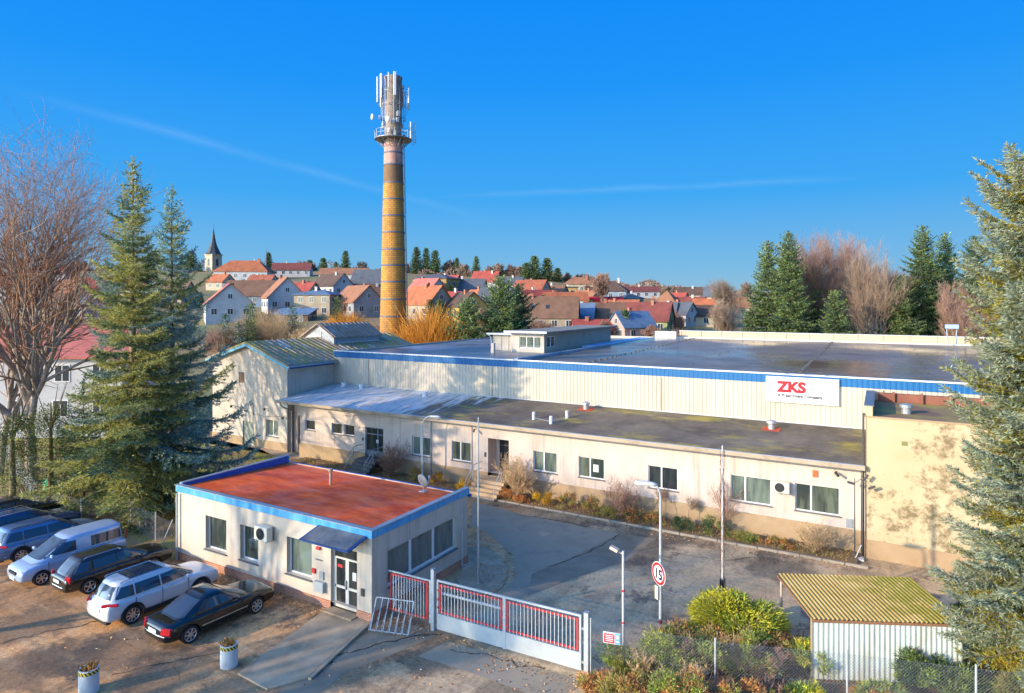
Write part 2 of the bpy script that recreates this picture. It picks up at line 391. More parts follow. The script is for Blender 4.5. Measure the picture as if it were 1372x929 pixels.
def asphalt():
    t = NT('worn asphalt'); v = t.coords()
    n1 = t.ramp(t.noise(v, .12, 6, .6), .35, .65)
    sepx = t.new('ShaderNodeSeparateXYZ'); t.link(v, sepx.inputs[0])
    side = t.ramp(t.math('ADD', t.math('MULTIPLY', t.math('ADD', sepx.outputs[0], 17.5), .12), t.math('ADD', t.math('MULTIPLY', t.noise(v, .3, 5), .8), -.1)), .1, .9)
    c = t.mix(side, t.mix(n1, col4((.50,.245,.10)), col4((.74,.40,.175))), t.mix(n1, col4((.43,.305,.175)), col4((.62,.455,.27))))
    n2 = t.ramp(t.noise(t.coords((1,.35,1)), .55, 8, .7), .46, .66)
    c = t.mix(t.math('MULTIPLY', n2, .75), c, col4((.13,.10,.07)))
    n4 = t.ramp(t.noise(t.coords((.16,1.6,1), (0,0,-.15)), .7, 7, .65), .50, .64)
    c = t.mix(t.math('MULTIPLY', n4, .4), c, col4((.70,.48,.27)))
    n5 = t.ramp(t.noise(t.coords((1,.8,1)), .30, 9, .72), .555, .60)
    c = t.mix(t.math('MULTIPLY', n5, .7), c, col4((.10,.085,.075)))
    n3 = t.ramp(t.noise(v, .9, 8, .7), .56, .72)
    c = t.mix(t.math('MULTIPLY', n3, .5), c, col4((.58,.45,.34)))
    for (gx, gy), rr in DAMP:
        vd = t.new('ShaderNodeVectorMath', operation='DISTANCE'); t.link(t.coords((1,1,0)), vd.inputs[0]); vd.inputs[1].default_value = (gx, gy, 0)
        dd = t.math('SUBTRACT', 1.0, t.math('MULTIPLY', vd.outputs['Value'], 1.0/rr))
        df = t.ramp(t.math('ADD', t.math('MULTIPLY', dd, .55), t.noise(t.coords((.7,1.1,1)), .9, 9, .7)), .62, .76)
        c = t.mix(t.math('MULTIPLY', df, .56), c, col4((.09,.075,.06)))
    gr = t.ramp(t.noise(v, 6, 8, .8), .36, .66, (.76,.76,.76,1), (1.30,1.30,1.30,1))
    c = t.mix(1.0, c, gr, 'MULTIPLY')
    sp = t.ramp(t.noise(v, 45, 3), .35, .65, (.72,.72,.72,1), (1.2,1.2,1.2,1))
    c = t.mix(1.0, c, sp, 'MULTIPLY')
    cr = t.new('ShaderNodeTexVoronoi', feature='DISTANCE_TO_EDGE'); cr.inputs['Scale'].default_value = .22
    dn = t.new('ShaderNodeTexNoise'); dn.inputs['Scale'].default_value = .9; dn.inputs['Detail'].default_value = 5; t.link(v, dn.inputs['Vector'])
    av = t.new('ShaderNodeVectorMath', operation='ADD'); t.link(v, av.inputs[0]); t.link(dn.outputs['Color'], av.inputs[1]); t.link(av.outputs[0], cr.inputs['Vector'])
    ck = t.ramp(t.math('ADD', cr.outputs['Distance'], t.math('MULTIPLY', t.ramp(t.noise(v, .25, 4), .42, .55), .05)), .001, .006, (.62,.60,.58,1), (1,1,1,1))
    c = t.mix(1.0, c, ck, 'MULTIPLY')
    t.b.inputs['Specular IOR Level'].default_value = .08
    t.set(Base_Color=c, Roughness=.88); t.bump(t.noise(v, 28, 5), .35, .02)
    return t.mat
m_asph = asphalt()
m_patch = mat('darker asphalt patch', (.20,.16,.11), (.29,.235,.165), .8, .85, spec=.1, bump=.35, bsc=35, stain=(.30,.26,.21), ssc=.5, samt=.5)
m_patch2 = mat('greyish asphalt', (.29,.235,.16), (.40,.325,.225), .5, .85, spec=.1, bump=.3, bsc=35, stain=(.14,.125,.115), ssc=.5, samt=.6)
def grassmat():
    t = NT('winter grass'); v = t.coords()
    c = t.mix(t.ramp(t.noise(v, .5, 7, .7), .40, .60), col4((.32,.18,.09)), col4((.34,.30,.05)))
    c = t.mix(t.ramp(t.noise(v, .22, 5), .5, .68), c, col4((.36,.38,.05)))
    c = t.mix(t.math('MULTIPLY', t.ramp(t.noise(v, 9, 5), .5, .6), .5), c, col4((.14,.10,.04)))
    t.set(Base_Color=c, Roughness=1.0); t.bump(t.noise(v, 14, 5), .9, .06)
    return t.mat
m_grass = grassmat()
def hillmat():
    t = NT('hillside ground'); v = t.coords()
    c = t.mix(t.ramp(t.noise(v, .03, 8, .7), .40, .60), col4((.30,.19,.09)), col4((.20,.19,.06)))
    c = t.mix(t.math('MULTIPLY', t.ramp(t.noise(v, .4, 6), .5, .65), .6), c, col4((.17,.10,.055)))
    t.set(Base_Color=c, Roughness=1.0); t.bump(t.noise(v, 1.2, 5), .8, .3)
    return t.mat
m_hill = hillmat()
# ---------------------------------------------------------------- ground
def make_ground():
    ys = list(np.arange(-80, 90, 17)) + list(np.arange(90, 440, 7)) + [470, 520, 600, 720, 900, 1200, 1500]
    xr = np.concatenate([-np.geomspace(1.0, 12, 18)[::-1], np.linspace(-.95, .95, 60), np.geomspace(1.0, 12, 18)])
    V = []; nx = len(xr)
    for Y in ys:
        for k in xr:
            X = k*max(Y, 60.0); z = terrain(X, Y)
            if Y > 110: z += .8*math.sin(X*.07+Y*.03)*math.sin(Y*.05)*min(1, (Y-110)/60)
            s, t = cam2site(X, Y); V.append((s, t, z))
    Fc = []
    for j in range(len(ys)-1):
        for i in range(nx-1):
            a = j*nx+i; Fc.append((a, a+1, a+nx+1, a+nx))
    m = MB(); m.add(V, Fc); return struct(m.build('ground', m_hill, smooth=True, fix=False))
make_ground()
def flat(name, pts, z, m, kind='structure'):
    b = MB(); b.sheet([(p[0], p[1]) for p in pts], z); return struct(b.build(name, m, fix=False), kind)
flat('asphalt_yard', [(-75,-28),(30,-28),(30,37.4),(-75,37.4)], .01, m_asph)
# greyish and darker sheets laid over the yard asphalt
flat('asphalt_patch', [G(x, y) for x, y in ((632,672),(700,690),(760,702),(829,716),(765,748),(712,770),(708,795),(690,812),(665,800),(690,775),(688,745),(655,716),(632,705))], .016, m_patch2)
flat('asphalt_patch', [G(x, y) for x, y in ((712,770),(765,748),(829,716),(880,722),(860,735),(840,752),(770,775),(706,800),(708,790))], .0145, m_patch)
flat('asphalt_patch', [G(x, y) for x, y in ((390,905),(500,845),(560,838),(585,852),(520,880),(468,900),(430,929),(340,960))], .0145, m_patch)
flat('asphalt_patch', [G(x, y) for x, y in ((600,860),(790,915),(760,929),(720,935),(640,905),(560,880))], .0152, m_patch2)
flat('drain_cover', [G(x, y) for x, y in ((716,714),(728,711),(738,716),(726,720))], .022, m_conc)
flat('drain_cover', [G(x, y) for x, y in ((733,726),(750,722),(757,728),(740,733))], .022, m_patch2)
# concrete island by the gatehouse and the path to its door
isl = [G(x, y) for x, y in ((627,757),(626,735),(640,733),(655,737),(668,747),(677,760),(679,775),(672,790),(655,798),(625,800),(600,790))]
b = MB(); b.prism([(p.x, p.y) for p in isl], 0, .07); struct(b.build('concrete_island', m_conc))
pth = [(-19.85,19.1),(-17.6,19.1),(-16.75,15.2),(-17.4,14.1),(-19.0,14.2)]
b = MB(); b.prism(pth, 0, .06); b.prism([(-17.58,19.1),(-17.42,19.1),(-16.55,15.2),(-16.72,15.2)], 0, .085); struct(b.build('concrete_path', m_conc, bevel=.01))
m_crack = mat('tar filled crack', (.05,.042,.035), (.08,.065,.05), 3, .9, spec=.1)
def crack(pts, w, seed):
    rg = random.Random(seed); P = []
    for a, b in zip(pts[:-1], pts[1:]):
        for k in range(8): q = a.lerp(b, k/8); P.append((q.x+rg.gauss(0,.05), q.y+rg.gauss(0,.05), w*rg.uniform(.3, 1.2)))
    L_, R_ = [], []
    for i in range(len(P)-1):
        d = Vector((P[i+1][0]-P[i][0], P[i+1][1]-P[i][1])).normalized(); L_.append((P[i][0]-d.y*P[i][2], P[i][1]+d.x*P[i][2])); R_.append((P[i][0]+d.y*P[i][2], P[i][1]-d.x*P[i][2]))
    n = len(L_); b = MB(); b.add([(x, y, .0205) for x, y in L_+R_], [(i, i+1, n+i+1, n+i) for i in range(n-1)]); struct(b.build('asphalt_crack', m_crack, fix=False))
for k, (ps, w) in enumerate(((((425,905),(452,880),(500,866),(560,852),(600,848)),.045),(((600,872),(650,878),(700,893),(745,898)),.03),(((0,862),(60,848),(140,832),(200,812)),.03),(((690,690),(760,700),(830,716)),.03),(((830,716),(790,740),(712,768)),.04),(((900,740),(960,752),(1040,745)),.025),(((430,640),(470,650),(520,655)),.03),(((150,905),(240,885),(330,868)),.025))):
    crack([G(*q) for q in ps], w, k)
flat('lawn', [(-90,40),(-62,22),(-44.5,18.4),(-38.5,18.8),(-30.25,18.9),(-30.25,26),(-36,33),(-46,36.8),(-60,38)], .03, m_grass)
bp = [(-8.2,20.35),(-6.6,23.3),(-4.6,24.2),(-2.2,24.6),(3.5,26.8),(5.5,30),(12,30),(30,26),(30,-6),(5,2),(-2,12),(-8.0,19.6)]
b = MB(); b.prism(bp, 0, .05); struct(b.build('planting_bed', m_soil))
bed = [(-40.5,34.85),(-24,34.85),(-23.2,34.85),(-20.9,34.85),(-1,34.85),(-1,36.72),(-40.5,36.72)]
b = MB(); b.prism(bed, 0, .11); struct(b.build('flower_bed', m_soil))
b = MB()
x = -40.5
while x < -1.2: b.box(x, x+.97, 34.72, 34.84, 0, .13+random.uniform(-.01,.01)); x += 1.0
struct(b.build('kerb', m_kerb, bevel=.012))
b = MB(); b.sheet([(-53.5,36.0),(-40.6,36.0),(-40.6,37.35),(-53.5,37.35)], .03); struct(b.build('pavement', m_conc, fix=False))
# ---------------------------------------------------------------- wall tools: FR = ('f', t0) faces -t, ('r', s0) faces +s
def loc(FR, a, d, z): return (a, FR[1]+d, z) if FR[0] == 'f' else (FR[1]-d, a, z)
def fbox(mb, FR, a0, a1, d0, d1, z0, z1, mi=0):
    p, q = loc(FR, a0, d0, z0), loc(FR, a1, d1, z1)
    return mb.box(p[0], q[0], p[1], q[1], p[2], q[2], mi)
def wall_face(mb, FR, a0, a1, z0, z1, holes, rec=.18, mi=0, mr=0):
    """front skin with openings and their reveals"""
    A = sorted({a0, a1} | {h[i] for h in holes for i in (0, 1)}); Z = sorted({z0, z1} | {h[i] for h in holes for i in (2, 3)})
    for i in range(len(A)-1):
        for j in range(len(Z)-1):
            ca, cz = (A[i]+A[i+1])/2, (Z[j]+Z[j+1])/2
            if any(h[0] < ca < h[1] and h[2] < cz < h[3] for h in holes): continue
            mb.add([loc(FR, A[i], 0, Z[j]), loc(FR, A[i+1], 0, Z[j]), loc(FR, A[i+1], 0, Z[j+1]), loc(FR, A[i], 0, Z[j+1])], [(0,1,2,3)], mi)
    for h in holes:
        r = h[4] if len(h) > 4 else rec
        c = [(h[0],h[2]),(h[1],h[2]),(h[1],h[3]),(h[0],h[3])]
        for k in range(4):
            p, q = c[k], c[(k+1) % 4]
            mb.add([loc(FR, p[0], 0, p[1]), loc(FR, q[0], 0, q[1]), loc(FR, q[0], r, q[1]), loc(FR, p[0], r, p[1])], [(3,2,1,0)], mr)
def window(par, FR, a0, a1, z0, z1, div=(), rec=.18, glass=None, fw=.06, frame=None, sill=True, hbar=None, name='window'):
    m = MB(); g = MB()
    e = .004
    fbox(m, FR, a0+e, a1-e, rec-.05, rec+.02, z0+e, z0+fw); fbox(m, FR, a0+e, a1-e, rec-.05, rec+.02, z1-fw, z1-e)
    fbox(m, FR, a0+e, a0+fw, rec-.05, rec+.02, z0+fw, z1-fw); fbox(m, FR, a1-fw, a1-e, rec-.05, rec+.02, z0+fw, z1-fw)
    for dv in div: fbox(m, FR, a0+(a1-a0)*dv-fw*.8, a0+(a1-a0)*dv+fw*.8, rec-.055, rec+.018, z0+fw, z1-fw)
    if hbar: fbox(m, FR, a0+fw, a1-fw, rec-.045, rec+.015, hbar-.025, hbar+.025)
    o = m.build(name, frame or m_white, par)
    fbox(g, FR, a0+fw*.6, a1-fw*.6, rec-.012, rec-.004, z0+fw*.6, z1-fw*.6); g.build('pane', glass or m_glass, o)
    if sill:
        s = MB(); fbox(s, FR, a0-.05, a1+.05, -.10, rec-.052, z0-.045, z0-.004); s.build('sill', m_sill, o)
    return o
def text(body, size, loc_, mt, parent, rz=0.0, ext=.006, bold=0.0, tilt=PI/2, name='lettering', sx=1.0, align='LEFT'):
    c = bpy.data.curves.new(name, 'FONT'); c.body = body; c.size = size; c.extrude = ext; c.offset = bold; c.align_x = align
    c.materials.append(mt); o = bpy.data.objects.new(name, c); COL.objects.link(o)
    o.location = loc_; o.rotation_euler = (tilt, 0, rz); o.scale = (sx, 1, 1)
    me = bpy.data.meshes.new_from_object(o.evaluated_get(bpy.context.evaluated_depsgraph_get())); bpy.data.objects.remove(o)
    me.transform(Matrix.Translation(loc_) @ Matrix.Rotation(rz, 4, 'Z') @ Matrix.Rotation(tilt, 4, 'X') @ Matrix.Diagonal((sx,1,1,1)))
    o = bpy.data.objects.new(name, me); COL.objects.link(o)
    if parent is not None:
        o.parent = parent
        if parent.parent is None and parent.data is None: o.matrix_parent_inverse = Matrix.Translation(-Vector(parent.location))
    return o
# ---------------------------------------------------------------- gatehouse
GS0, GS1, GT0, GT1, GZ = -30.15, -17.46, 19.14, 25.88, 3.66
gh = thing('gatehouse', 'low cream gatehouse with red flat roof, light blue fascia and brick plinth', 'gatehouse', (-23.8,22.5,0))
FF, FRt = ('f', GT0), ('r', GS1)
fh = [(-27.95,-26.41,.95,2.53,.24),(-25.42,-24.19,.95,2.53,.24),(-22.33,-20.80,.97,2.55,.24),(-19.69,-18.24,.12,2.66,.22)]
rh = [(20.08,24.95,1.05,2.55,.16)]
m = MB()
wall_face(m, FF, GS0, GS1, .34, 3.36, fh[:3]+[(-19.69,-18.24,.34,2.66,.22)])
wall_face(m, FRt, GT0, GT1, .34, 3.36, rh)
m.add([(GS0,GT0,.0),(GS0,GT1,.0),(GS0,GT1,3.36),(GS0,GT0,3.36)], [(0,1,2,3)])
m.add([(GS0,GT1,.0),(GS1,GT1,.0),(GS1,GT1,3.36),(GS0,GT1,3.36)], [(0,1,2,3)])
m.build('wall', m_cream, gh, fix=False)
# the room seen through the wide window
m_room = mat('pale interior paint', (.62,.60,.52), (.56,.54,.47), 1.5, .8)
m = MB(); m.box(-20.1, GS1-.2, GT0+.32, GT1-.1, .14, .2); m.box(-20.15, -20.1, GT0+.32, GT1-.1, .2, 3.1); m.box(-20.1, GS1-.2, GT1-.16, GT1-.1, .2, 3.1); m.box(-20.1, GS1-.2, GT0+.26, GT0+.32, .2, 3.1)
m.build('interior_wall', m_room, gh)
m = MB(); m.box(-18.9, -17.9, 21.2, 23.6, .86, .91); m.box(-18.85,-18.8,21.25,21.3,.2,.86); m.box(-18.85,-18.8,23.5,23.55,.2,.86); m.box(-18.0,-17.95,21.25,21.3,.2,.86); m.box(-18.0,-17.95,23.5,23.55,.2,.86)
m.box(-18.7,-18.65,22.2,22.8,.95,1.32); m.box(-18.72,-18.6,22.4,22.6,.91,.97)
m.build('interior_desk', m_dark, gh)
# brick plinth, slightly proud
m = MB()
m.box(GS0-.03, -19.69, GT0-.03, GT0+.01, 0, .36); m.box(-18.24, GS1+.03, GT0-.03, GT0+.01, 0, .36)
m.box(GS1-.01, GS1+.03, GT0+.011, GT1+.03, 0, .36)
m.box(GS0-.03, GS0+.01, GT0+.011, GT1+.03, 0, .36)
m.build('plinth', m_brick, gh)
# fascia, parapet coping, roof
m = MB(); o_ = .07
m.box(GS0-o_, GS1+o_, GT0-o_, GT0+.12, 3.34, GZ); m.box(GS1-.12, GS1+o_, GT0+.121, GT1+o_, 3.34, GZ); m.box(GS0-o_, GS0+.12, GT0+.121, GT1+o_, 3.34, GZ+.06)
fz = m.build('fascia', m_blue, gh, bevel=.01)
m = MB(); m.box(GS0-o_-.03, GS1+o_+.03, GT0-o_-.03, GT0+.15, GZ+.002, GZ+.03); m.box(GS1-.15, GS1+o_+.03, GT0+.151, GT1+o_+.02, GZ+.002, GZ+.03)
m.box(GS0-o_-.03, GS0+.15, GT0+.151, GT1+o_+.02, GZ+.062, GZ+.09)
m.build('coping', m_grey, gh)
m = MB(); m.box(GS0+.121, GS0+.16, GT0+.15, GT1-.1, 3.36, GZ+.055); m.build('parapet_lining', m_bluein, gh)
m = MB()
m.add([(GS0+.12,GT0+.12,3.60),(GS1-.12,GT0+.12,3.60),(GS1-.12,GT1+.12,3.30),(GS0+.12,GT1+.12,3.30),(GS0+.12,GT0+.12,3.2),(GS1-.12,GT0+.12,3.2),(GS1-.12,GT1+.12,3.2),(GS0+.12,GT1+.12,3.2)],
      [(0,1,2,3),(7,6,5,4),(0,4,5,1),(1,5,6,2),(2,6,7,3),(3,7,4,0)])
m.build('roof', m_redroof, gh)
m = MB(); m.box(GS0, GS1+.1, GT1+.121, GT1+.24, 3.2, 3.32); m.build('gutter', m_bluein, gh)
for h in fh[:3]: window(gh, FF, h[0], h[1], h[2], h[3], (), .24, m_glassg if h[0] > -23 else m_glass)
wo = window(gh, FRt, *rh[0], div=(.335,.665), glass=m_litglass, rec=.16) if False else window(gh, FRt, 20.08, 24.95, 1.05, 2.55, (.325,.66), .16, m_litglass, fw=.08)
# door
m = MB()
a0, a1, z0, z1 = -19.69, -18.24, .12, 2.66
fbox(m, FF, a0+.004, a1-.004, .15, .23, z1-.06, z1-.004); fbox(m, FF, a0+.004, a0+.06, .15, .23, z0, z1-.06); fbox(m, FF, a1-.06, a1-.004, .15, .23, z0, z1-.06)
fbox(m, FF, a0+.06, a1-.06, .16, .225, 2.12, 2.19); fbox(m, FF, -18.92, -18.84, .155, .228, z0, 2.12)
fbox(m, FF, a0+.06, a1-.06, .16, .225, z0, z0+.14); fbox(m, FF, a0+.06, a1-.06, .16, .225, .92, 1.02)
fbox(m, FF, a0+.06, a0+.15, .16, .224, z0+.14, 2.12); fbox(m, FF, -19.02, -18.92, .16, .224, z0+.14, 2.12)
dr = m.build('door', mat('beige door frame', (.62,.60,.52), (.56,.54,.48), 3, .5), gh)
g = MB(); fbox(g, FF, a0+.05, a1-.05, .19, .20, z0+.1, z1-.05); g.build('pane', m_glassd, dr)
g = MB(); fbox(g, FF, -18.99, -18.96, .10, .155, 1.05, 1.3); fbox(g, FF, -19.0, -18.95, .09, .11, 1.04, 1.31); g.build('handle', m_grey, dr)
g = MB(); fbox(g, FF, -18.66, -18.46, .184, .189, 1.35, 1.68); g.build('paper_notice', m_white, dr)
g = MB(); fbox(g, FF, -19.48, -19.22, .184, .189, 1.75, 1.88); g.build('red_sticker', m_red, dr)
m = MB(); m.box(-19.75,-18.18,18.75,GT0+.1,0,.11); m.build('doorstep', m_conc, gh, bevel=.01)
# canopy over the door
m = MB()
m.yprism([(GT0-.02,3.43),(GT0-1.12,3.16),(GT0-1.12,3.10),(GT0-.02,3.37)], -20.32, -17.62); cp = m.build('canopy', mat('navy canopy sheet', (.012,.045,.15), (.02,.06,.19), 2, .5), gh)
m = MB(); m.yprism([(GT0-.1,3.422),(GT0-1.08,3.182),(GT0-1.08,3.175),(GT0-.1,3.415)], -20.2, -17.75); m.build('canopy_sheet', mat('frosted blue sheet', (.08,.085,.09), (.20,.20,.20), 1.4, .6), cp)
m = MB(); m.box(-20.35,-17.55,GT0-.075,GT0-.02,3.34,3.52); m.build('canopy_flashing', m_blue, cp)
# things fixed by the door
for nm, (a, zc, w, h, d), mt in (('alarm_lamp',(-20.37,2.42,.22,.12,.09),m_red),('notice_plate',(-20.35,1.92,.42,.06,.02),m_sill),('fire_box',(-20.65,1.42,.2,.2,.08),m_red),('intercom',(-20.2,1.30,.26,.34,.06),m_grey),('letter_box',(-20.25,.86,.55,.42,.18),m_galv),('card_reader',(-17.92,1.12,.16,.3,.06),m_dark)):
    m = MB(); fbox(m, FF, a-w/2, a+w/2, -d, 0, zc-h/2, zc+h/2); m.build(nm, mt, gh, bevel=.01)
# down pipes and the pipe with spikes on the right wall
m = MB(); m.tube((-30.0,19.0,.02),(-30.0,19.0,3.3),.05); m.build('downpipe', m_galv, gh)
m = MB(); m.tube((GS1+.1,25.3,.05),(GS1+.1,25.3,1.9),.03); m.tube((GS1+.1,25.3,2.3),(GS1+.1,25.3,2.8),.02)
m.path([(GS1+.1,25.3,.12),(GS1+.45,24.9,.05)], .02); m.path([(GS1+.1,25.3,.12),(GS1+.5,25.5,.05)], .02); m.path([(GS1+.1,25.3,.12),(GS1+.3,26.0,.05)], .02)
m.build('drain_pipe', m_galv, gh)
# roof stack
m = MB(); m.tube((-24.3,23.6,3.35),(-24.3,23.6,4.05),.07,.07,10); m.lathe([(.10,0),(.12,.03),(.12,.14),(.09,.17)], 12, (-24.3,23.6,4.05)); m.build('vent_stack', mat('rusty pipe', (.30,.20,.14), (.42,.36,.30), 6, .8), gh)
# air conditioner on the front wall
def ac_unit(label, FR, a0, a1, z0, z1, d=.32, fan=.5):
    c = loc(FR, (a0+a1)/2, 0, z0)
    t = thing('air_conditioner', label, 'air conditioner', c)
    m = MB(); fbox(m, FR, a0, a1, -d-.1, -.1, z0, z1); m.build('casing', mat('ivory casing', (.60,.55,.43), (.66,.61,.50), 4, .5), t, bevel=.02)
    m = MB(); ac = a0+(a1-a0)*fan; r = min((z1-z0), (a1-a0))*.40; n = 20; zc = (z0+z1)/2
    for k in range(4):
        rr = r*(1-k*.23); pts = [loc(FR, ac+rr*math.cos(2*PI*i/n), -d-.115, zc+rr*math.sin(2*PI*i/n)) for i in range(n+1)]; m.path(pts, .012, 4)
    for k in range(6):
        an = PI*k/6; m.tube(loc(FR, ac-r*math.cos(an), -d-.113, zc-r*math.sin(an)), loc(FR, ac+r*math.cos(an), -d-.113, zc+r*math.sin(an)), .007, None, 4)
    gr = m.build('fan_grille', m_dark, t)
    m = MB(); pts = [loc(FR, ac+r*math.cos(2*PI*i/n), -d-.103, zc+r*math.sin(2*PI*i/n)) for i in range(n)]; m.add(pts, [tuple(range(n))]); m.build('fan_opening', m_black, t, fix=False)
    m = MB()
    for a in (a0+.1, a1-.1): fbox(m, FR, a-.02, a+.02, -d-.1, 0, z0-.05, z0-.01)
    m.build('bracket', m_galv, t)
ac_unit('ivory air conditioner on the sunlit front wall of the gatehouse', FF, -23.95, -23.1, 2.25, 2.86)
# satellite dish on its roof
t = thing('satellite_dish', 'small grey satellite dish on the red gatehouse roof', 'satellite dish', (-19.6,25.2,3.35))
m = MB(); m.tube((-19.6,25.2,3.34),(-19.6,25.2,3.8),.025); m.box(-19.75,-19.45,25.05,25.35,3.33,3.37); m.build('mast', m_grey, t)
m = MB(); n = 18; M_ = Matrix.Translation((-19.55,25.15,3.9)) @ Matrix.Rotation(math.radians(75), 4, 'Z') @ Matrix.Rotation(math.radians(72), 4, 'Y')
vs = [M_ @ Vector((r*math.cos(2*PI*i/n), r*1.1*math.sin(2*PI*i/n), -.12*(1-(r/.42)**2)+dz)) for r, dz in ((.36,0),(.27,0),(.15,0),(.02,0),(.02,-.02),(.15,-.02),(.27,-.02),(.36,-.02)) for i in range(n)]
fs = [(j*n+i, j*n+(i+1) % n, (j+1)*n+(i+1) % n, (j+1)*n+i) for j in range(7) for i in range(n)]+[(7*n+i, 7*n+(i+1) % n, (i+1) % n, i) for i in range(n)]
m.add(vs, fs); m.build('reflector', mat('grey dish', (.20,.205,.21), rough=.6), t, smooth=True)
m = MB(); p_ = M_ @ Vector((0,0,.35)); m.tube(M_ @ Vector((0,-.4,-.02)), p_, .014); m.obox(Matrix.Translation(p_), .04,.04,.06); m.build('receiver_arm', m_white, t)
# ---------------------------------------------------------------- planters
m_plant_c = mat('whitewashed concrete', (.60,.60,.58), (.52,.52,.50), 2, .9, bump=.2, stain=(.3,.28,.25), ssc=1.2, samt=.5)
def hazard():
    t = NT('yellow black tape'); sep = t.new('ShaderNodeSeparateXYZ'); t.link(t.tc.outputs['Object'], sep.inputs[0])
    a = t.math('MULTIPLY', t.math('ARCTAN2', sep.outputs[1], sep.outputs[0]), 2.6)
    f = t.math('FRACT', t.math('ADD', a, t.math('MULTIPLY', sep.outputs[2], 6)))
    t.set(Base_Color=t.mix(t.math('GREATER_THAN', f, .5), col4((.02,.02,.02)), col4((.65,.50,.04))), Roughness=.6)
    return t.mat
m_haz = hazard()
m_dry = leafmat('dry flowers', (.22,.10,.03), (.32,.17,.05), trans=.1)
m_soild = mat('potting soil', (.04,.03,.02), rough=1)
def planter(label, x, y, h=.78, r=.29, seed=1):
    t = thing('concrete_planter', label, 'planter', (x, y, 0), 0, 'round concrete planters on the forecourt')
    m = MB(); m.lathe([(r,0),(r,h),(r-.05,h),(r-.05,h-.08),(.01,h-.08)], 28); o = m.build('ring', m_plant_c, t, local=True); smooth_by_angle(o)
    m = MB(); m.lathe([(r+.004,h-.14),(r+.004,h-.03),(r-.0,h-.028),(r-.0,h-.142)], 28); o = m.build('hazard_tape', m_haz, t, local=True); smooth_by_angle(o)
    m = MB(); m.lathe([(r-.05,h-.07),(.01,h-.05)], 20); m.build('soil', m_soild, t, local=True)
    rg = random.Random(seed); m = MB()
    for i in range(90):
        a, q = rg.uniform(0, 2*PI), math.sqrt(rg.random())*(r-.07); p = Vector((q*math.cos(a), q*math.sin(a), h-.06)); d = Vector((rg.gauss(0,.5), rg.gauss(0,.5), 1)).normalized()*rg.uniform(.06,.22)
        w = d.orthogonal().normalized()*rg.uniform(.012,.035); m.add([p-w*.3, p+w*.3, p+d+w, p+d*1.2, p+d-w], [(0,1,2,3,4)])
    m.build('dried_plants', m_dry, t, local=True, fix=False)
p = G(307,892); planter('white concrete ring planter standing near the end of the concrete path', p.x, p.y, seed=3)
p = G(119,927); planter('white concrete ring planter standing alone on the brown parking asphalt', p.x, p.y, seed=5)
# ---------------------------------------------------------------- gate, posts, wicket, leaning rack
GL, GR = Vector((-15.0,19.92,0)), Vector((-8.75,20.15,0))
gd = (GR-GL).normalized(); gn = Vector((-gd.y, gd.x, 0)); glen = (GR-GL).length
def gp(a, z, d=0.0): return GL+gd*a+gn*d+Vector((0,0,z))
def gbar(m, a0, a1, z0, z1, th=.03, d=0.0, mi=0):
    M = Matrix(((gd.x, gn.x, 0, 0), (gd.y, gn.y, 0, 0), (0, 0, 1, 0), (0, 0, 0, 1))); M.translation = gp((a0+a1)/2, (z0+z1)/2, d)
    m.obox(M, abs(a1-a0)/2, th, abs(z1-z0)/2, mi)
gate = thing('sliding_gate', 'long grey steel yard gate with white bars and red inner frames', 'gate', tuple(gp(glen/2, 0)))
A0, AM, A1 = .16, 3.12, glen-.14
m = MB(); gbar(m, A0, A1, 1.93, 2.0, .03); gbar(m, A0, A0+.07, .72, 1.93, .03); gbar(m, A1-.07, A1, .72, 1.93, .03); gbar(m, AM-.06, AM+.06, .08, 1.97, .034)
m.build('frame', m_galv, gate)
m = MB(); gbar(m, A0, AM-.062, .10, .70, .025); gbar(m, AM+.062, A1, .10, .70, .025); m.build('kick_panel', m_galv, gate)
for s0, s1 in ((A0+.11, AM-.10), (AM+.10, A1-.11)):
    m = MB(); gbar(m, s0, s1, 1.78, 1.85, .02); gbar(m, s0, s1, .76, .83, .02); gbar(m, s0, s0+.06, .83, 1.78, .02); gbar(m, s1-.06, s1, .83, 1.78, .02)
    for q in (.25, .75):
        for z0, z1 in ((1.85,1.93),(.70,.76)): gbar(m, s0+(s1-s0)*q-.015, s0+(s1-s0)*q+.015, z0, z1, .012)
    m.build('inner_frame', m_red, gate)
    m = MB(); n = 18
    for i in range(n): a = s0+.06+(s1-s0-.12)*(i+.5)/n; gbar(m, a-.012, a+.012, .74, 1.87, .012, -.035)
    m.build('bars', m_whitem, gate)
m = MB()
for a in (AM-.085, AM+.085, A0+.05):
    for z in (1.6, 1.25, .95): gbar(m, a-.035, a+.035, z-.035, z+.035, .03)
m.build('hinge', m_red, gate)
m = MB(); gbar(m, A0+.1, AM+.2, 1.42, 1.50, .03, .12); m.build('drive_rail', m_whitem, gate)
def gpost(label, a, h, w):
    t = thing('gate_post', label, 'gate post', tuple(gp(a, 0)), 0, 'steel posts of the gate')
    m = MB(); gbar(m, a-w, a+w, 0, h, w); m.build('post', m_galv, t, bevel=.01)
    m = MB(); gbar(m, a-w-.006, a+w+.006, h+.001, h+.025, w+.006); m.build('cap', m_grey, t)
    m = MB(); gbar(m, a-w-.1, a-w, 1.5, 1.58, .02); gbar(m, a-w-.1, a-w, .35, .43, .02); m.build('hinge_lug', m_grey, t)
gpost('tall grey gate post between the wicket and the long gate', -.02, 2.36, .075)
gpost('tall grey gate post at the roadside end beside the red sign', glen+.06, 2.12, .085)
wk = thing('wicket_gate', 'narrow red framed wicket gate with white bars beside the gatehouse wall', 'gate', tuple(gp(-1.2, 0)))
m = MB(); gbar(m, -2.2, -.12, 1.86, 1.92, .025); gbar(m, -.2, -.12, .25, 1.86, .025); m.build('frame', m_galv, wk)
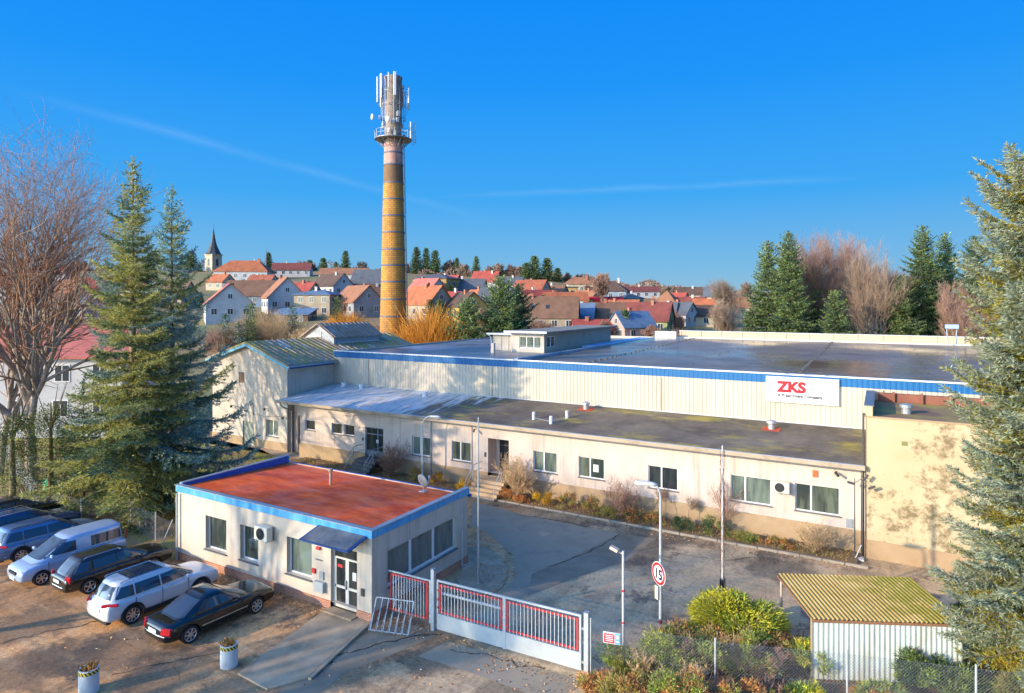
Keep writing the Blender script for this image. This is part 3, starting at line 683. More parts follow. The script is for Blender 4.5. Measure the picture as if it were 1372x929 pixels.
m = MB(); gbar(m, -2.1, -.26, 1.74, 1.81, .02); gbar(m, -2.1, -.26, .36, .42, .02); gbar(m, -.36, -.26, .42, 1.74, .02); gbar(m, -2.1, -2.04, .42, 1.74, .02); m.build('inner_frame', m_red, wk)
m = MB()
for i in range(12): a = -2.0+1.62*(i+.5)/12; gbar(m, a-.012, a+.012, .34, 1.80, .012, -.03)
m.build('bars', m_whitem, wk)
m = MB(); gbar(m, -.34, -.24, .9, 1.05, .035); m.build('lock', m_red, wk)
rk = thing('bicycle_rack', 'bare galvanised bicycle rack leaning in front of the wicket gate', 'bicycle rack', (-16.6,19.1,0))
m = MB(); R0 = Vector((-17.0,18.55,.12)); ax = Vector((.85,.28,-.02)).normalized(); lean = Vector((-.16,.50,.86)).normalized(); outw = Vector((.35,-.75,.1)).normalized()
W_, H_ = 1.55, 1.15
for q in (0, 1): m.tube(R0+lean*H_*q, R0+ax*W_+lean*H_*q, .022, None, 6)
for i in range(7): m.tube(R0+ax*W_*i/6, R0+ax*W_*i/6+lean*H_, .016 if 0 < i < 6 else .022, None, 6)
m.build('rack_frame', m_whitem, rk)
m = MB()
for i in range(7): m.path([R0+ax*W_*i/6, R0+ax*W_*i/6+outw*.22+Vector((0,0,.05)), R0+ax*W_*i/6+outw*.2+lean*.55, R0+ax*W_*i/6+lean*.8], .012, 5)
m.build('wheel_holder', m_grey, rk)
# ---------------------------------------------------------------- low office wing
LT = 36.7
lw = thing('office_wing', 'long low pinkish office wing with dark felt roof and windows along the court', 'office wing', (-22,38,0))
LF = ('f', LT)
lows = [(-40.62,-39.53,2.33,3.13),(-37.67,-36.58,2.31,3.16),(-36.29,-35.25,2.33,3.18),(-29.58,-27.95,1.62,2.97),(-26.06,-24.47,1.66,3.01),
        (-19.58,-17.90,1.76,3.07),(-16.38,-14.68,1.8,3.08),(-11.90,-10.16,1.78,3.1),(-7.22,-5.11,1.74,3.18),(-3.94,-1.83,1.74,3.18)]
holes = lows + [(-34.13,-32.33,1.18,3.2,.16),(-23.06,-21.43,1.18,3.5,1.1)]
LS0, LS1 = -41.25, -.70
m = MB(); wall_face(m, LF, LS0, LS1, 1.18, 4.42, holes, .14)
m.add([(LS0,LT,0),(LS0,LT+1.3,0),(LS0,LT+1.3,4.5),(LS0,LT,4.42)], [(0,1,2,3)])
m.build('wall', m_pink, lw, fix=False)
m = MB(); m.box(LS0-.03, -34.13, LT-.04, LT+.01, 0, 1.18); m.box(-32.33, -23.06, LT-.04, LT+.01, 0, 1.18); m.box(-21.43, LS1, LT-.04, LT+.01, 0, 1.18)
m.build('plinth', m_tanplinth, lw)
# recessed entrance (door at the back of the recess) and the doorway at the far end
m = MB(); m.box(-23.06,-21.43,LT+.0,LT+1.15,.85,.97); m.build('recess_floor', m_conc, lw)
m = MB(); m.box(-43.4,LS0,LT+1.25,LT+1.3,0,4.4); m.build('recess_back_wall', m_pink, lw)
def leaf_door(par, FR, a0, a1, z0, z1, rec, fm, gm, split=None, name='door'):
    m = MB(); fbox(m, FR, a0, a1, rec-.06, rec, z1-.07, z1); fbox(m, FR, a0, a0+.07, rec-.06, rec, z0, z1-.07); fbox(m, FR, a1-.07, a1, rec-.06, rec, z0, z1-.07); fbox(m, FR, a0+.07, a1-.07, rec-.05, rec, z0, z0+.45); fbox(m, FR, a0+.07, a1-.07, rec-.05, rec, z1-.55, z1-.48)
    if split: fbox(m, FR, split-.05, split+.05, rec-.055, rec, z0+.45, z1-.07)
    d = m.build(name, fm, par); g = MB(); fbox(g, FR, a0+.05, a1-.05, rec-.03, rec-.02, z0+.4, z1-.05); g.build('pane', gm, d)
    g = MB(); hx = (split if split else a1-.12); fbox(g, FR, hx-.015, hx+.015, rec-.11, rec-.06, z0+.95, z0+1.2); g.build('handle', m_grey, d)
m_greydoor = mat('slate grey door', (.13,.16,.19), (.16,.19,.22), 3, .5)
leaf_door(lw, LF, -34.12, -32.34, .98, 3.19, .14, m_greydoor, m_glassd, -32.95)
leaf_door(lw, LF, -22.75, -21.44, .98, 3.4, 1.05, m_dark, m_glassd)
m = MB(); fbox(m, LF, -23.05, -22.75, .98, 1.05, .97, 3.49); m.build('recess_wall', m_pink, lw)
leaf_door(lw, ('f', LT+1.2), -42.8, -41.4, .1, 3.1, .04, mat('brown door', (.16,.08,.05), (.2,.1,.06), 3, .6), m_glassd)
m = MB(); fbox(m, LF, -32.75-.3, -32.75-.1, .03, .07, 2.05, 2.3); m.build('door_notice', m_white, lw)
for h in lows:
    wd = h[1]-h[0]
    small = wd < 1.3; big = wd > 2
    w_ = window(lw, LF, *h, div=() if small else ((.36,) if big else (.44,)), rec=.14, glass=m_glassd if small else (m_glassg, m_glass, m_glassd, m_glassg, m_glass)[lows.index(h) % 5], fw=.055)
    if h[0] == -16.38:
        g = MB(); fbox(g, LF, -15.45, -15.1, .118, .122, 2.2, 2.65); g.build('paper_notice', m_white, w_)
# roof
m_felt = None
def felt(name, frost):
    t = NT(name); v = t.coords()
    c = t.mix(t.ramp(t.noise(v, .5, 7, .65), .35, .65), col4((.085,.068,.053)), col4((.17,.135,.10)))
    moss = t.ramp(t.noise(t.coords((.5,1.1,1)), .42, 8, .7), .52, .66)
    c = t.mix(t.math('MULTIPLY', moss, .8), c, col4((.40,.32,.05)))
    sep = t.new('ShaderNodeSeparateXYZ'); t.link(v, sep.inputs[0])
    # hoar frost that has not yet thawed, long streaks running down the slope
    edge = t.math('ADD', t.math('MULTIPLY', sep.outputs[0], -.16), t.math('MULTIPLY', sep.outputs[1], .10))
    nn = t.math('MULTIPLY', t.math('SUBTRACT', t.noise(t.coords((1.6,.22,1), (0,0,.5)), 1.3, 6, .6), .5), 2.4)
    fr = t.ramp(t.math('ADD', t.math('SUBTRACT', edge, frost), nn), .0, .35)
    fr = t.math('MULTIPLY', fr, t.ramp(t.noise(t.coords((1.5,.25,1), (0,0,.5)), 2.4, 6), .30, .52, (.25,.25,.25,1), (.85,.85,.85,1)))
    c = t.mix(fr, c, col4((.60,.60,.58)))
    rr = t.ramp(t.noise(v, .35, 5), .35, .7, (.45,.45,.45,1), (.9,.9,.9,1)); t.b.inputs['Specular IOR Level'].default_value = .25
    t.set(Base_Color=c, Roughness=rr); t.bump(t.noise(v, 12, 6), .3, .02)
    return t.mat
m_felt = felt('bitumen felt with moss and frost', 8.35)
m = MB()
ya, yb, za, zb = 36.12, 42.66, 4.58, 5.26
m.yprism([(ya,za),(yb,zb),(yb,zb-.16),(ya,za-.16)], -43.35, LS1+.02)
m.build('roof', m_felt, lw)
m_fascia = mat('weathered sheet fascia', (.36,.28,.19), (.42,.33,.23), 1.5, .6, stain=(.2,.13,.08), ssc=.8, samt=.6)
m = MB(); m.box(-43.35, LS1+.02, ya-.16, ya-.004, za-.2, za+.02); m.box(-43.35, LS1+.02, ya+.06, LT-.004, za-.19, za-.161)
m.build('gutter', m_fascia, lw, bevel=.01)
m = MB(); m.box(-43.37, LS1+.02, ya-.162, ya+.02, za+.022, za+.03); m.build('roof_edge', m_whitem, lw)
m = MB(); m.path([(-43.0,36.1,4.4),(-42.9,36.35,4.0),(-42.85,36.95,3.75),(-42.85,37.25,3.6),(-42.85,37.25,.1)], .055, 8); m.path([(-42.2,36.3,4.1),(-42.75,36.6,3.9)], .04, 6); m.build('downpipe', m_grey, lw)
m = MB(); m.tube((-27.85,36.62,.2),(-27.85,36.62,4.4),.035); m.build('downpipe', m_grey, lw)
m = MB(); m.tube((-24.35,36.66,1.2),(-24.35,36.66,4.3),.02); m.build('conduit', m_grey, lw)
# vents on its roof
def roofz(t): return za+(zb-za)*(t-ya)/(yb-ya)
def pot(par, name, x, y, z, r, h, cap=True, mt=None):
    m = MB(); m.lathe([(r,0),(r,h)] + ([(r*.4,h+.01),(r*.4,h+.05),(r*1.5,h+.05),(r*1.35,h+.16),(r*.3,h+.24)] if cap else [(r*.6,h)]), 14, (x,y,z))
    return m.build(name, mt or m_white, par, smooth=False)
for x, y in ((-20.3,38.1),(-18.75,37.6),(-18.3,39.1)): pot(lw, 'vent_pipe', x, y, roofz(y)-.05, .11, .55, False)
m = MB(); m.path([(-20.3,38.1,roofz(38.1)+.12),(-18.75,37.6,roofz(37.6)+.12),(-18.3,39.1,roofz(39.1)+.12)], .02); m.build('vent_cable', m_grey, lw)
m_redpaint = mat('red sealing paint', (.45,.05,.02), (.5,.08,.03), 3, .7)
for x, y in ((-18.0,41.6),(-5.7,41.0)):
    m = MB(); M = Matrix.Translation((x,y,roofz(y)+.012)) @ Matrix.Rotation(math.atan2(zb-za, yb-ya), 4, 'X'); m.obox(M, .5,.42,.008); m.build('vent_flashing', m_redpaint, lw)
    pot(lw, 'roof_cowl', x, y, roofz(y)-.03, .2, .35, True, m_grey)
for x, y in ((-41.5,41.9),(-39.3,41.8),(-31.9,41.2)): pot(lw, 'vent_box', x, y, roofz(y)-.05, .22, .42, False)
m = MB(); fbox(m, LF, -3.1, -2.85, -.05, 0, 3.6, 3.95); m.build('alarm_box', mat('orange box', (.6,.12,.04)), lw)
m = MB(); fbox(m, LF, -34.45, -34.3, -.03, 0, 2.1, 2.3); fbox(m, LF, -23.35, -23.2, -.03, 0, 2.2, 2.5); m.build('door_plate', m_dark, lw)
m = MB(); fbox(m, LF, -1.55, -1.25, -.05, 0, 1.25, 1.7); m.build('meter_box', m_grey, lw)
m = MB()
for a in (-24.0, -2.0):
    m.tube((a,LT,4.05),(a,LT-.3,4.0),.02,None,5); m.obox(Matrix.Translation((a+.05,LT-.38,3.97)) @ Matrix.Rotation(.5,4,'Z') @ Matrix.Rotation(.3,4,'X'), .05,.17,.05)
m.build('camera', m_dark, lw)
ac_unit('ivory air conditioner on the long office wing between its two widest windows', LF, -4.95, -4.17, 2.62, 3.2, .3, .38)
# steps with rails
m_dconc = mat('dark damp concrete', (.10,.09,.08), (.16,.14,.12), 1.5, .9, bump=.3, bsc=25)
def steps(label, a0, a1, n, rise, rails, rm, sm=None):
    t = thing('entrance_steps', label, 'steps', ((a0+a1)/2, LT-.6, 0)); m = MB()
    for i in range(n):
        m.box(a0, a1, LT-.045-1.0-.3*(n-1-i), LT-.045 if i == n-1 else LT-.045-1.0-.3*(n-2-i)+.02, 0 if i == 0 else rise*i+.001, rise*(i+1))
    m.build('treads', sm or m_conc, t, bevel=.01)
    for a in rails:
        m = MB(); top = rise*n; y1 = LT-.15; y0 = LT-1.0-.3*(n-1)
        m.path([(a,y0,.1),(a,y0,.95),(a,y0+.95,top+.95),(a,y1,top+.95)], .025); m.path([(a,y0,.5),(a,y0+.95,top+.5),(a,y1,top+.5)], .02); m.tube((a,y0+.95,top-.05),(a,y0+.95,top+.95),.025)
        m.build('handrail', rm, t)
steps('dark concrete steps with grey handrails at the grey double door', -34.2, -32.2, 5, .19, (-34.15,-32.2), m_grey, m_dconc)
steps('wide concrete steps with pale handrails at the recessed entrance', -23.5, -21.2, 5, .19, (-23.45,-21.25), m_galv)
# ---------------------------------------------------------------- gabled end building
gb = thing('gabled_workshop', 'tall cream workshop end with mossy low gable roof beside the office wing', 'workshop', (-48.5,46,0))
BT, BX0, BX1, BR, BE, BB = 37.38, -53.55, -43.5, -48.4, 7.46, 55.6
m = MB(); GFv = ('f', BT)
gh_ = [(-49.28,-47.81,.02,2.12,.16),(-46.2,-44.67,1.13,2.55,.2),(-49.86,-49.09,5.5,6.44,.1)]
wall_face(m, GFv, BX0, BX1, .0, 7.3, gh_)
m.add([(BX0,BT,7.3),(BX1,BT,7.3),(BX1,BT,7.4),(BR,BT,9.1),(BX0,BT,7.6)], [(0,1,2,3,4)])
m.add([(BX1,BT,0),(BX1,BB,0),(BX1,BB,7.4),(BX1,BT,7.4)], [(0,1,2,3)]); m.add([(BX0,BT,0),(BX0,BB,0),(BX0,BB,7.6),(BX0,BT,7.6)], [(3,2,1,0)])
m.add([(BX0,BB,0),(BX1,BB,0),(BX1,BB,7.4),(BR,BB,9.1),(BX0,BB,7.6)], [(4,3,2,1,0)])
m.build('wall', m_cream, gb, fix=False)
m = MB(); m.box(BX0-.03,-49.28,BT-.04,BT+.01,0,.72); m.box(-47.81,BX1-.003,BT-.04,BT+.01,0,.72); m.build('plinth', m_tanplinth, gb)
def ribbed():
    t = NT('old sheet roofing with moss'); v = t.coords()
    c = t.mix(t.ramp(t.noise(v, .6, 7, .65), .35, .65), col4((.26,.19,.12)), col4((.38,.29,.19)))
    moss = t.ramp(t.noise(t.coords((.4,1.3,1)), .5, 8, .7), .44, .62)
    c = t.mix(t.math('MULTIPLY', moss, .85), c, col4((.42,.31,.05)))
    fr = t.ramp(t.noise(t.coords((.35,2.2,.35), (0,0,.1)), .75, 6, .6), .56, .66)
    c = t.mix(t.math('MULTIPLY', fr, .6), c, col4((.62,.62,.62)))
    t.set(Base_Color=c, Roughness=.7); t.bump(t.noise(v, 10, 6), .4, .02)
    return t.mat
m_rib = ribbed()
m = MB(); oh = .45
def slab(m, xa, za_, xb, zb_, y0, y1, th=.14, mi=0):
    m.xprism([(xa,za_),(xb,zb_),(xb,zb_-th),(xa,za_-th)], y0, y1, mi)
slab(m, BX0-.5, 7.55, BR-.001, 9.24, BT-oh, BB+.3); slab(m, BR+.001, 9.24, BX1+.55, 7.42, BT-oh, BB+.3)
for k in range(30):
    y = BT-oh+.3+k*.62
    for xa, za_, xb, zb_ in ((BR+.03,9.25,BX1+.5,7.46),):
        L_ = math.hypot(xb-xa, zb_-za_); M = Matrix.Translation(((xa+xb)/2, y, (za_+zb_)/2+.01)) @ Matrix.Rotation(-math.atan2(zb_-za_, xb-xa), 4, 'Y'); m.obox(M, L_/2, .018, .03)
m.build('roof', m_rib, gb)
m = MB(); slab(m, BX0-.5, 7.40, BR, 9.08, BT-oh+.02, BT-oh+.07, .26); slab(m, BR, 9.08, BX1+.55, 7.26, BT-oh+.02, BT-oh+.07, .26)
m.add([(BX0-.45,BT-.36,7.38),(BX0-.45,BT-.01,7.38),(BR,BT-.01,9.07),(BR,BT-.36,9.07)], [(0,1,2,3)]); m.add([(BR,BT-.36,9.07),(BR,BT-.01,9.07),(BX1+.5,BT-.01,7.26),(BX1+.5,BT-.36,7.26)], [(0,1,2,3)])
m.build('bargeboard', mat('pale blue boards', (.16,.42,.52), (.22,.48,.56), 2, .7), gb)
m = MB(); m.tube((BX1+.6,BT-oh,7.27),(BX1+.6,42.6,7.27),.08); m.build('gutter', m_grey, gb)
m = MB(); m.box(BX1+.0,BX1+.012,BT+.02,42.6,7.0,7.24); m.build('trim_band', m_bluein, gb)
m = MB(); m.path([(BX1+.6,BT-.3,7.2),(BX1+.08,BT-.08,6.9),(BX1+.08,BT-.08,.1)], .05); m.build('downpipe', m_grey, gb)
d = MB(); fbox(d, GFv, -49.27, -47.82, .10, .16, .02, 2.11); dd = d.build('door', mat('greenish grey door', (.22,.24,.19), (.28,.29,.23), 2, .7), gb); d = MB(); fbox(d, GFv, -47.98, -47.93, .06, .10, .95, 1.1); d.build('handle', m_dark, dd)
window(gb, GFv, -46.2, -44.67, 1.13, 2.55, (.5,), .2, m_glassg)
d = MB(); fbox(d, GFv, -49.85,-49.1,.05,.09,5.51,6.43)
for i in range(7): fbox(d, GFv, -49.85,-49.1,.02,.05,5.56+i*.125,5.60+i*.125)
d.build('louvre', mat('brown louvre', (.20,.13,.08)), gb)
m = MB(); pts = [(-50.6+ (7.6)*k/10, BT-.03, 3.5-.55*math.sin(PI*k/10)-.03*k) for k in range(11)]; m.path(pts, .015, 4); m.build('slack_cable', m_dark, gb)
m = MB()
for a, z in ((-50.5,3.4),(-46.1,3.5),(-43.8,2.95)): m.tube((a,BT,z),(a,BT-.25,z),.02,None,5); m.obox(Matrix.Translation((a,BT-.3,z-.05)), .08,.09,.1)
m.build('wall_lamp', m_dark, gb)
m = MB(); m.tube((-47.9,BT-.03,2.15),(-47.9,BT-.03,3.9),.02,None,5); m.build('conduit', m_grey, gb)
# ridge monitor
m_mw = mat('faded white boards', (.50,.52,.52), (.42,.44,.45), 1.3, .8, stain=(.25,.2,.15), ssc=.8, samt=.6)
m = MB(); m.xprism([(-50.4,8.2),(-46.4,8.2),(-46.4,9.35),(-48.4,10.45),(-50.4,9.35)], 45.5, 52.0); mo = m.build('roof_monitor', m_mw, gb)
m = MB(); slab(m, -50.75, 9.26, -48.4, 10.6, 45.15, 52.3, .1); slab(m, -48.4, 10.6, -46.05, 9.26, 45.15, 52.3, .1)
for k in range(12):
    y = 45.4+k*.6; xa, za_, xb, zb_ = -48.38, 10.61, -46.05, 9.28; L_ = math.hypot(xb-xa, zb_-za_)
    m.obox(Matrix.Translation(((xa+xb)/2, y, (za_+zb_)/2+.012)) @ Matrix.Rotation(-math.atan2(zb_-za_, xb-xa), 4, 'Y'), L_/2, .02, .03)
m.build('monitor_roof', mat('brown sheet roof', (.26,.16,.10), (.34,.24,.17), 1.5, .55, stain=(.5,.47,.42), ssc=.9, samt=.5), mo)
m = MB(); m.box(-46.398,-46.33,45.6,51.9,8.75,9.2); m.build('glazing_band', mat('blue grey glazing', (.16,.28,.38), (.22,.34,.44), 2, .3), mo)
m = MB(); m.box(-48.75,-48.05,45.44,45.498,9.1,9.75); m.build('gable_window', m_mw, mo)
# ---------------------------------------------------------------- production hall
HT, HX0, HX1, HB = 42.67, -43.49, 22.0, 77.5
hall = thing('production_hall', 'huge flat roofed hall clad in cream ribbed sheet under a blue band', 'factory hall', (-10,58,0))
def clad(c1, c2, name, **k): return mat(name, c1, c2, .5, .45, **k)
m_clad = clad((.47,.42,.33), (.51,.46,.37), 'cream ribbed cladding', drip=(.34,.29,.2), damt=.25, stain=(.40,.34,.25), ssc=.3, samt=.35, stretch=(1,1,.3))
m = MB()
def ribs(m, y, z0, z1, pitch, dep):
    prof = []; x = HX0
    while x < HX1: prof += [(x,0),(x+pitch*.35,0),(x+pitch*.45,-dep),(x+pitch*.9,-dep)]; x += pitch
    vs = []; n = len(prof)
    for px_, d_ in prof: vs += [(px_, y+d_, z0), (px_, y+d_, z1)]
    m.add(vs, [(2*i, 2*i+2, 2*i+3, 2*i+1) for i in range(n-1)])
ribs(m, HT, 0.0, 7.70, .28, .024)
m.build('wall', m_clad, hall, fix=False)
m = MB(); ribs(m, HT-.03, 7.68, 8.24, .28, .012); m.build('blue_band', mat('strong blue cladding', (.005,.105,.28), (.007,.125,.33), .4, .45), hall, fix=False)
m = MB(); m.box(HX0+.01, HX1, HT-.12, HT+.12, 8.245, 8.30); m.box(HX0+.01, HX1, HT-.115, HT-.08, 8.21, 8.245); m.build('coping', m_white, hall)
m = MB(); m.box(HX0+.01, LS1, HT-.10, HT-.05, 5.27, 5.33); m.build('base_flashing', m_whitem, hall)
m = MB()
for x in (-39.2, -26.4, -12.9, 0.1): m.box(x-.012,x+.012,HT-.085,HT-.06,5.35,7.6)
m.build('panel_joint', m_dark, hall)
m = MB(); m.box(HX0,HX0+.1,HT+.01,HB,0,8.2); m.box(HX1-.1,HX1,HT+.01,HB,0,8.3); m.box(HX0,HX1,HB,HB+.1,0,8.4); m.build('outer_wall', m_clad, hall)
def wetroof():
    t = NT('wet roof membrane'); v = t.coords()
    w = t.ramp(t.noise(t.coords((1,.6,1)), .10, 5, .55), .34, .56)
    c = t.mix(t.ramp(t.noise(v, .35, 7, .65), .35, .65), col4((.15,.105,.068)), col4((.26,.185,.12)))
    c = t.mix(t.math('MULTIPLY', t.ramp(t.noise(t.coords((.5,2.0,1)), .3, 8, .7), .60, .66), .8), c, col4((.012,.012,.012)))
    c = t.mix(t.math('MULTIPLY', t.ramp(t.noise(v, .25, 7, .7), .66, .74), .6), c, col4((.28,.24,.05)))
    r = t.mix(w, (.05,.05,.05,1), (.38,.38,.38,1))
    t.set(Base_Color=c, Roughness=r); t.b.inputs['Specular IOR Level'].default_value = .28
    t.bump(t.noise(v, 1.1, 3), .012, .02)
    return t.mat
m_wet = wetroof()
XK = -24.2    # raised kerb between the two roof levels
m = MB(); m.add([(XK,HT+.1,8.08),(HX1,HT+.1,8.08),(HX1,HB,8.40),(XK,HB,8.40),(XK,HT+.1,7.6),(HX1,HT+.1,7.6),(HX1,HB,7.6),(XK,HB,7.6)], [(0,1,2,3),(7,6,5,4),(0,4,5,1),(1,5,6,2),(2,6,7,3),(3,7,4,0)])
def rz_(y): return 8.08+.32*(y-HT-.1)/(HB-HT-.1)
m.build('roof', m_wet, hall)
m = MB()
for sx in (-19.2, -12.0, -4.6, 2.6, 10.0):
    y = HT+1.0; big = sx in (-19.2, -4.6)
    while y < HB-.5:
        m.obox(Matrix.Translation((sx+random.uniform(-.06,.06), y, rz_(y)+.03)), .09 if big else .06, .12 if big else .08, .05 if big else .02); y += (1.15 if big else 4.3)*random.uniform(.9, 1.1)
    if big: m.box(sx-.02, sx+.02, HT+.6, HB-.4, rz_(HT), rz_(HT)+.0) if False else None
m.build('roof_fixing', m_dark, hall)

m_frost = mat('frosted membrane', (.24,.29,.36), (.34,.40,.47), .6, .5, stain=(.10,.11,.12), ssc=.4, samt=.7, stretch=(.5,1,1))
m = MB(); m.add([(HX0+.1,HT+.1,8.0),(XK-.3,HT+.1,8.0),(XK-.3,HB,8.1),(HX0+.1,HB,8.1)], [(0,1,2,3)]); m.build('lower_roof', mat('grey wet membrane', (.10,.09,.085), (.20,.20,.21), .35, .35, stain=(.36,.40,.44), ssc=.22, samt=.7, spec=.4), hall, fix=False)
m = MB(); m.box(XK-.3, XK, HT+.13, HB, 7.9, 8.36); m.build('roof_kerb', m_frost, hall)
m = MB(); m.box(XK-2.2, XK-.301, 60, HB, 8.02, 8.30); m.build('roof_upstand', mat('frosted blue sheet edge', (.18,.36,.55), (.30,.46,.62), .6, .5), hall)
m_par = mat('cream parapet panels', (.46,.36,.24), (.52,.42,.29), .4, .6, stain=(.4,.3,.2), ssc=.4, samt=.3)
m = MB(); m.box(-21.2, HX1, HB-.1, HB+.12, 8.2, 9.22)
x = -21
while x < HX1: m.box(x-.05, x+.05, HB-.16, HB-.101, 8.38, 9.22); x += 2.35
m.build('parapet', m_par, hall)
m = MB(); m.box(-21.25, HX1, HB-.17, HB+.16, 9.222, 9.27); m.box(-21.2, HX1, HB-.5, HB-.17, 8.39, 8.50); m.build('parapet_coping', m_white, hall)
m = MB(); m.box(-23.8, -21.2, HB-1.6, HB-1.45, 8.1, 9.2); m.build('parapet_end', m_whitem, hall)
m = MB(); x_, y_ = 6.0, HB-1.4
for dx in (-.3, .3):
    m.tube((x_+dx,y_,8.4),(x_+dx*1.4,y_,10.1),.05)
m.box(x_-.55,x_+.55,y_-.3,y_+.3,10.1,10.5); m.build('roof_ladder', mat('blue grey steel', (.30,.40,.5)), hall)
# rooftop house
ph = thing('rooftop_plant_room', 'low white plant room with windows standing on the hall roof', 'plant room', (-28,58,8.05))
m_phw = mat('white render', (.52,.45,.36), (.58,.51,.41), .8, .85, stain=(.45,.38,.3), ssc=.6, samt=.4)
m_phg = mat('grey beige render', (.38,.32,.25), (.44,.38,.30), .8, .85, stain=(.3,.25,.2), ssc=.5, samt=.5)
m = MB(); FP = ('f', 52.3)
wall_face(m, FP, -30.3, -26.8, 8.0, 9.85, [(-29.4,-27.15,8.42,9.5)], .12); m.box(-33.0,-30.31,53.4,60,8.0,9.55); m.box(-30.29,-30.2,52.31,60,8.0,9.8)
m.build('wall', m_phw, ph)
m = MB(); wall_face(m, ('r', -26.8), 52.3, 69, 8.0, 9.8, [(52.9,54.6,8.5,9.5)], .1); m.build('side_wall', m_phg, ph, fix=False)
window(ph, FP, -29.4, -27.15, 8.42, 9.5, (.33,.67), .12, m_glassg, sill=False); window(ph, ('r', -26.8), 52.9, 54.6, 8.5, 9.5, (.5,), .1, m_glassd, sill=False)
m = MB(); m.box(-30.6,-26.2,51.6,69.5,9.86,10.0); m.box(-33.4,-30.61,53.0,60.3,9.56,9.68); m.build('roof', mat('mossy grey roofing', (.24,.21,.17), (.32,.28,.22), .6, .8, stain=(.24,.2,.05), ssc=.4, samt=.7), ph)
m = MB(); m.box(-30.65,-26.15,51.52,51.6,9.84,10.03); m.box(-33.45,-30.61,52.93,53.0,9.54,9.7); m.build('roof_edge', m_white, ph)
m = MB(); m.path([(-33.4,53.0,9.6),(-33.1,53.2,9.3),(-33.05,53.3,8.1)], .05); m.build('downpipe', m_white, ph)
m = MB(); m.box(-31.3,-31.0,50.3,50.6,8.0,8.9); m.build('chimney_stub', m_phw, ph)
for x in (-32.0,-31.2): 
    m = MB(); m.box(x-.03,x+.03,53.36,53.4,8.0,9.5); m.build('cover_strip', m_phg, ph)
# company sign board
sg = thing('sign_board', 'large white sign board with red letters fixed over the blue band of the hall', 'sign', (-4.2,HT-.2,6.55))
m = MB(); m.box(-6.24,-2.16,HT-.19,HT-.11,6.52,8.10); m.build('board', m_white, sg, bevel=.01)
m_let = mat('red lettering', (.55,.005,.015), rough=.5); m_ltd = mat('dark lettering', (.03,.03,.035), rough=.5)
text('ZKS', .86, (-5.55,HT-.195,7.20), m_let, sg, bold=.048, sx=1.04)
text('A Peppermint Company', .255, (-5.55,HT-.195,6.88), m_ltd, sg, bold=.010, sx=1.0, name='small_lettering')
m = MB()
for x in (-5.4,-4.3,-3.2): m.path([(x,HT-.1,8.3),(x,HT-.3,8.5),(x+.05,HT-.55,8.5)], .015); m.obox(Matrix.Translation((x+.05,HT-.6,8.5)), .1,.06,.05)
m.build('sign_lamp', m_dark, sg)
# ---------------------------------------------------------------- yellow stair block
yb_ = thing('stair_block', 'plain yellow rendered block with stained wall at the end of the office wing', 'stair block', (4,39.5,0))
def yellow():
    t = NT('stained yellow render'); v = t.coords(); sep = t.new('ShaderNodeSeparateXYZ'); t.link(v, sep.inputs[0])
    c = t.mix(t.ramp(t.noise(v, .5, 6), .35, .65), col4((.48,.37,.215)), col4((.54,.43,.265)))
    n = t.noise(v, 1.5, 10, .75); low = t.ramp(sep.outputs[2], 0, 1); 
    z = t.math('SUBTRACT', 1.0, t.math('MULTIPLY', t.math('ABSOLUTE', t.math('SUBTRACT', sep.outputs[2], 2.1)), .55))
    x = t.math('SUBTRACT', 1.0, t.math('MULTIPLY', t.math('ABSOLUTE', t.math('SUBTRACT', sep.outputs[0], 2.6)), .55))
    k = t.math('MAXIMUM', z, x)
    f = t.ramp(t.math('ADD', n, t.math('MULTIPLY', k, .14)), .58, .70)
    c = t.mix(t.math('MULTIPLY', f, .85), c, col4((.14,.10,.045)))
    t.set(Base_Color=c, Roughness=.92); t.bump(t.noise(v, 40, 4), .2, .01)
    return t.mat
m_yel = yellow()
YT, YX0, YX1 = 36.3, -.67, 9.5
m = MB(); m.box(YX0, YX1, YT, 42.55, .9, 6.98); m.build('wall', m_yel, yb_)
m = MB(); m.box(YX0-.02, YX1+.02, YT-.03, YT-.001, 0, .92); m.box(YX0-.02,YX0-.001,YT,42.5,0,.92); m.build('plinth', m_tanplinth, yb_)
m = MB(); m.box(YX0+.02, YX1, YT+.02, 42.5, 6.981, 7.03); m.build('roof', mat('mossy brown roof', (.18,.10,.06), (.28,.16,.09), .8, .9, stain=(.34,.27,.06), ssc=.5, samt=.9, thr=(.42,.6)), yb_)
m = MB(); m.box(YX0-.03, YX1, YT-.05, YT+.1, 6.985, 7.06); m.build('roof_edge', mat('tan sheet edge', (.40,.28,.16)), yb_)
m = MB(); m.box(YX0-.05, YX0+.3, YT-.04, 42.5, 7.065, 7.55); m.build('parapet', m_yel, yb_)
m = MB(); m.box(YX0-.08, YX0+.36, YT-.07, 42.5, 7.552, 7.59); m.box(YX0+.302,YX0+.33,YT+.1,42.4,7.04,7.55)
m.build('parapet_flashing', mat('dark sheet flashing', (.14,.15,.16), (.22,.23,.24), 1, .4, .4), yb_)
m = MB(); m.box(YX0+.5, YX1, 42.2, 42.54, 7.035, 7.5)
for x in np.arange(.6, 9, 1.35): m.box(x-.06,x+.06,42.0,42.2,7.035,7.62)
m.build('roof_wall', mat('rust brown sheet', (.20,.07,.045), (.26,.10,.06), 2, .7), yb_)
m = MB(); m.lathe([(.22,0),(.22,.3),(.3,.32),(.3,.46),(.05,.52)], 14, (1.1,38.2,7.03)); m.build('vent_cowl', m_grey, yb_)
m = MB(); fbox(m, ('f',YT), .85, 1.1, -.02, 0, 5.75, 5.95); m.build('wall_grille', mat('olive grille', (.2,.2,.08)), yb_)
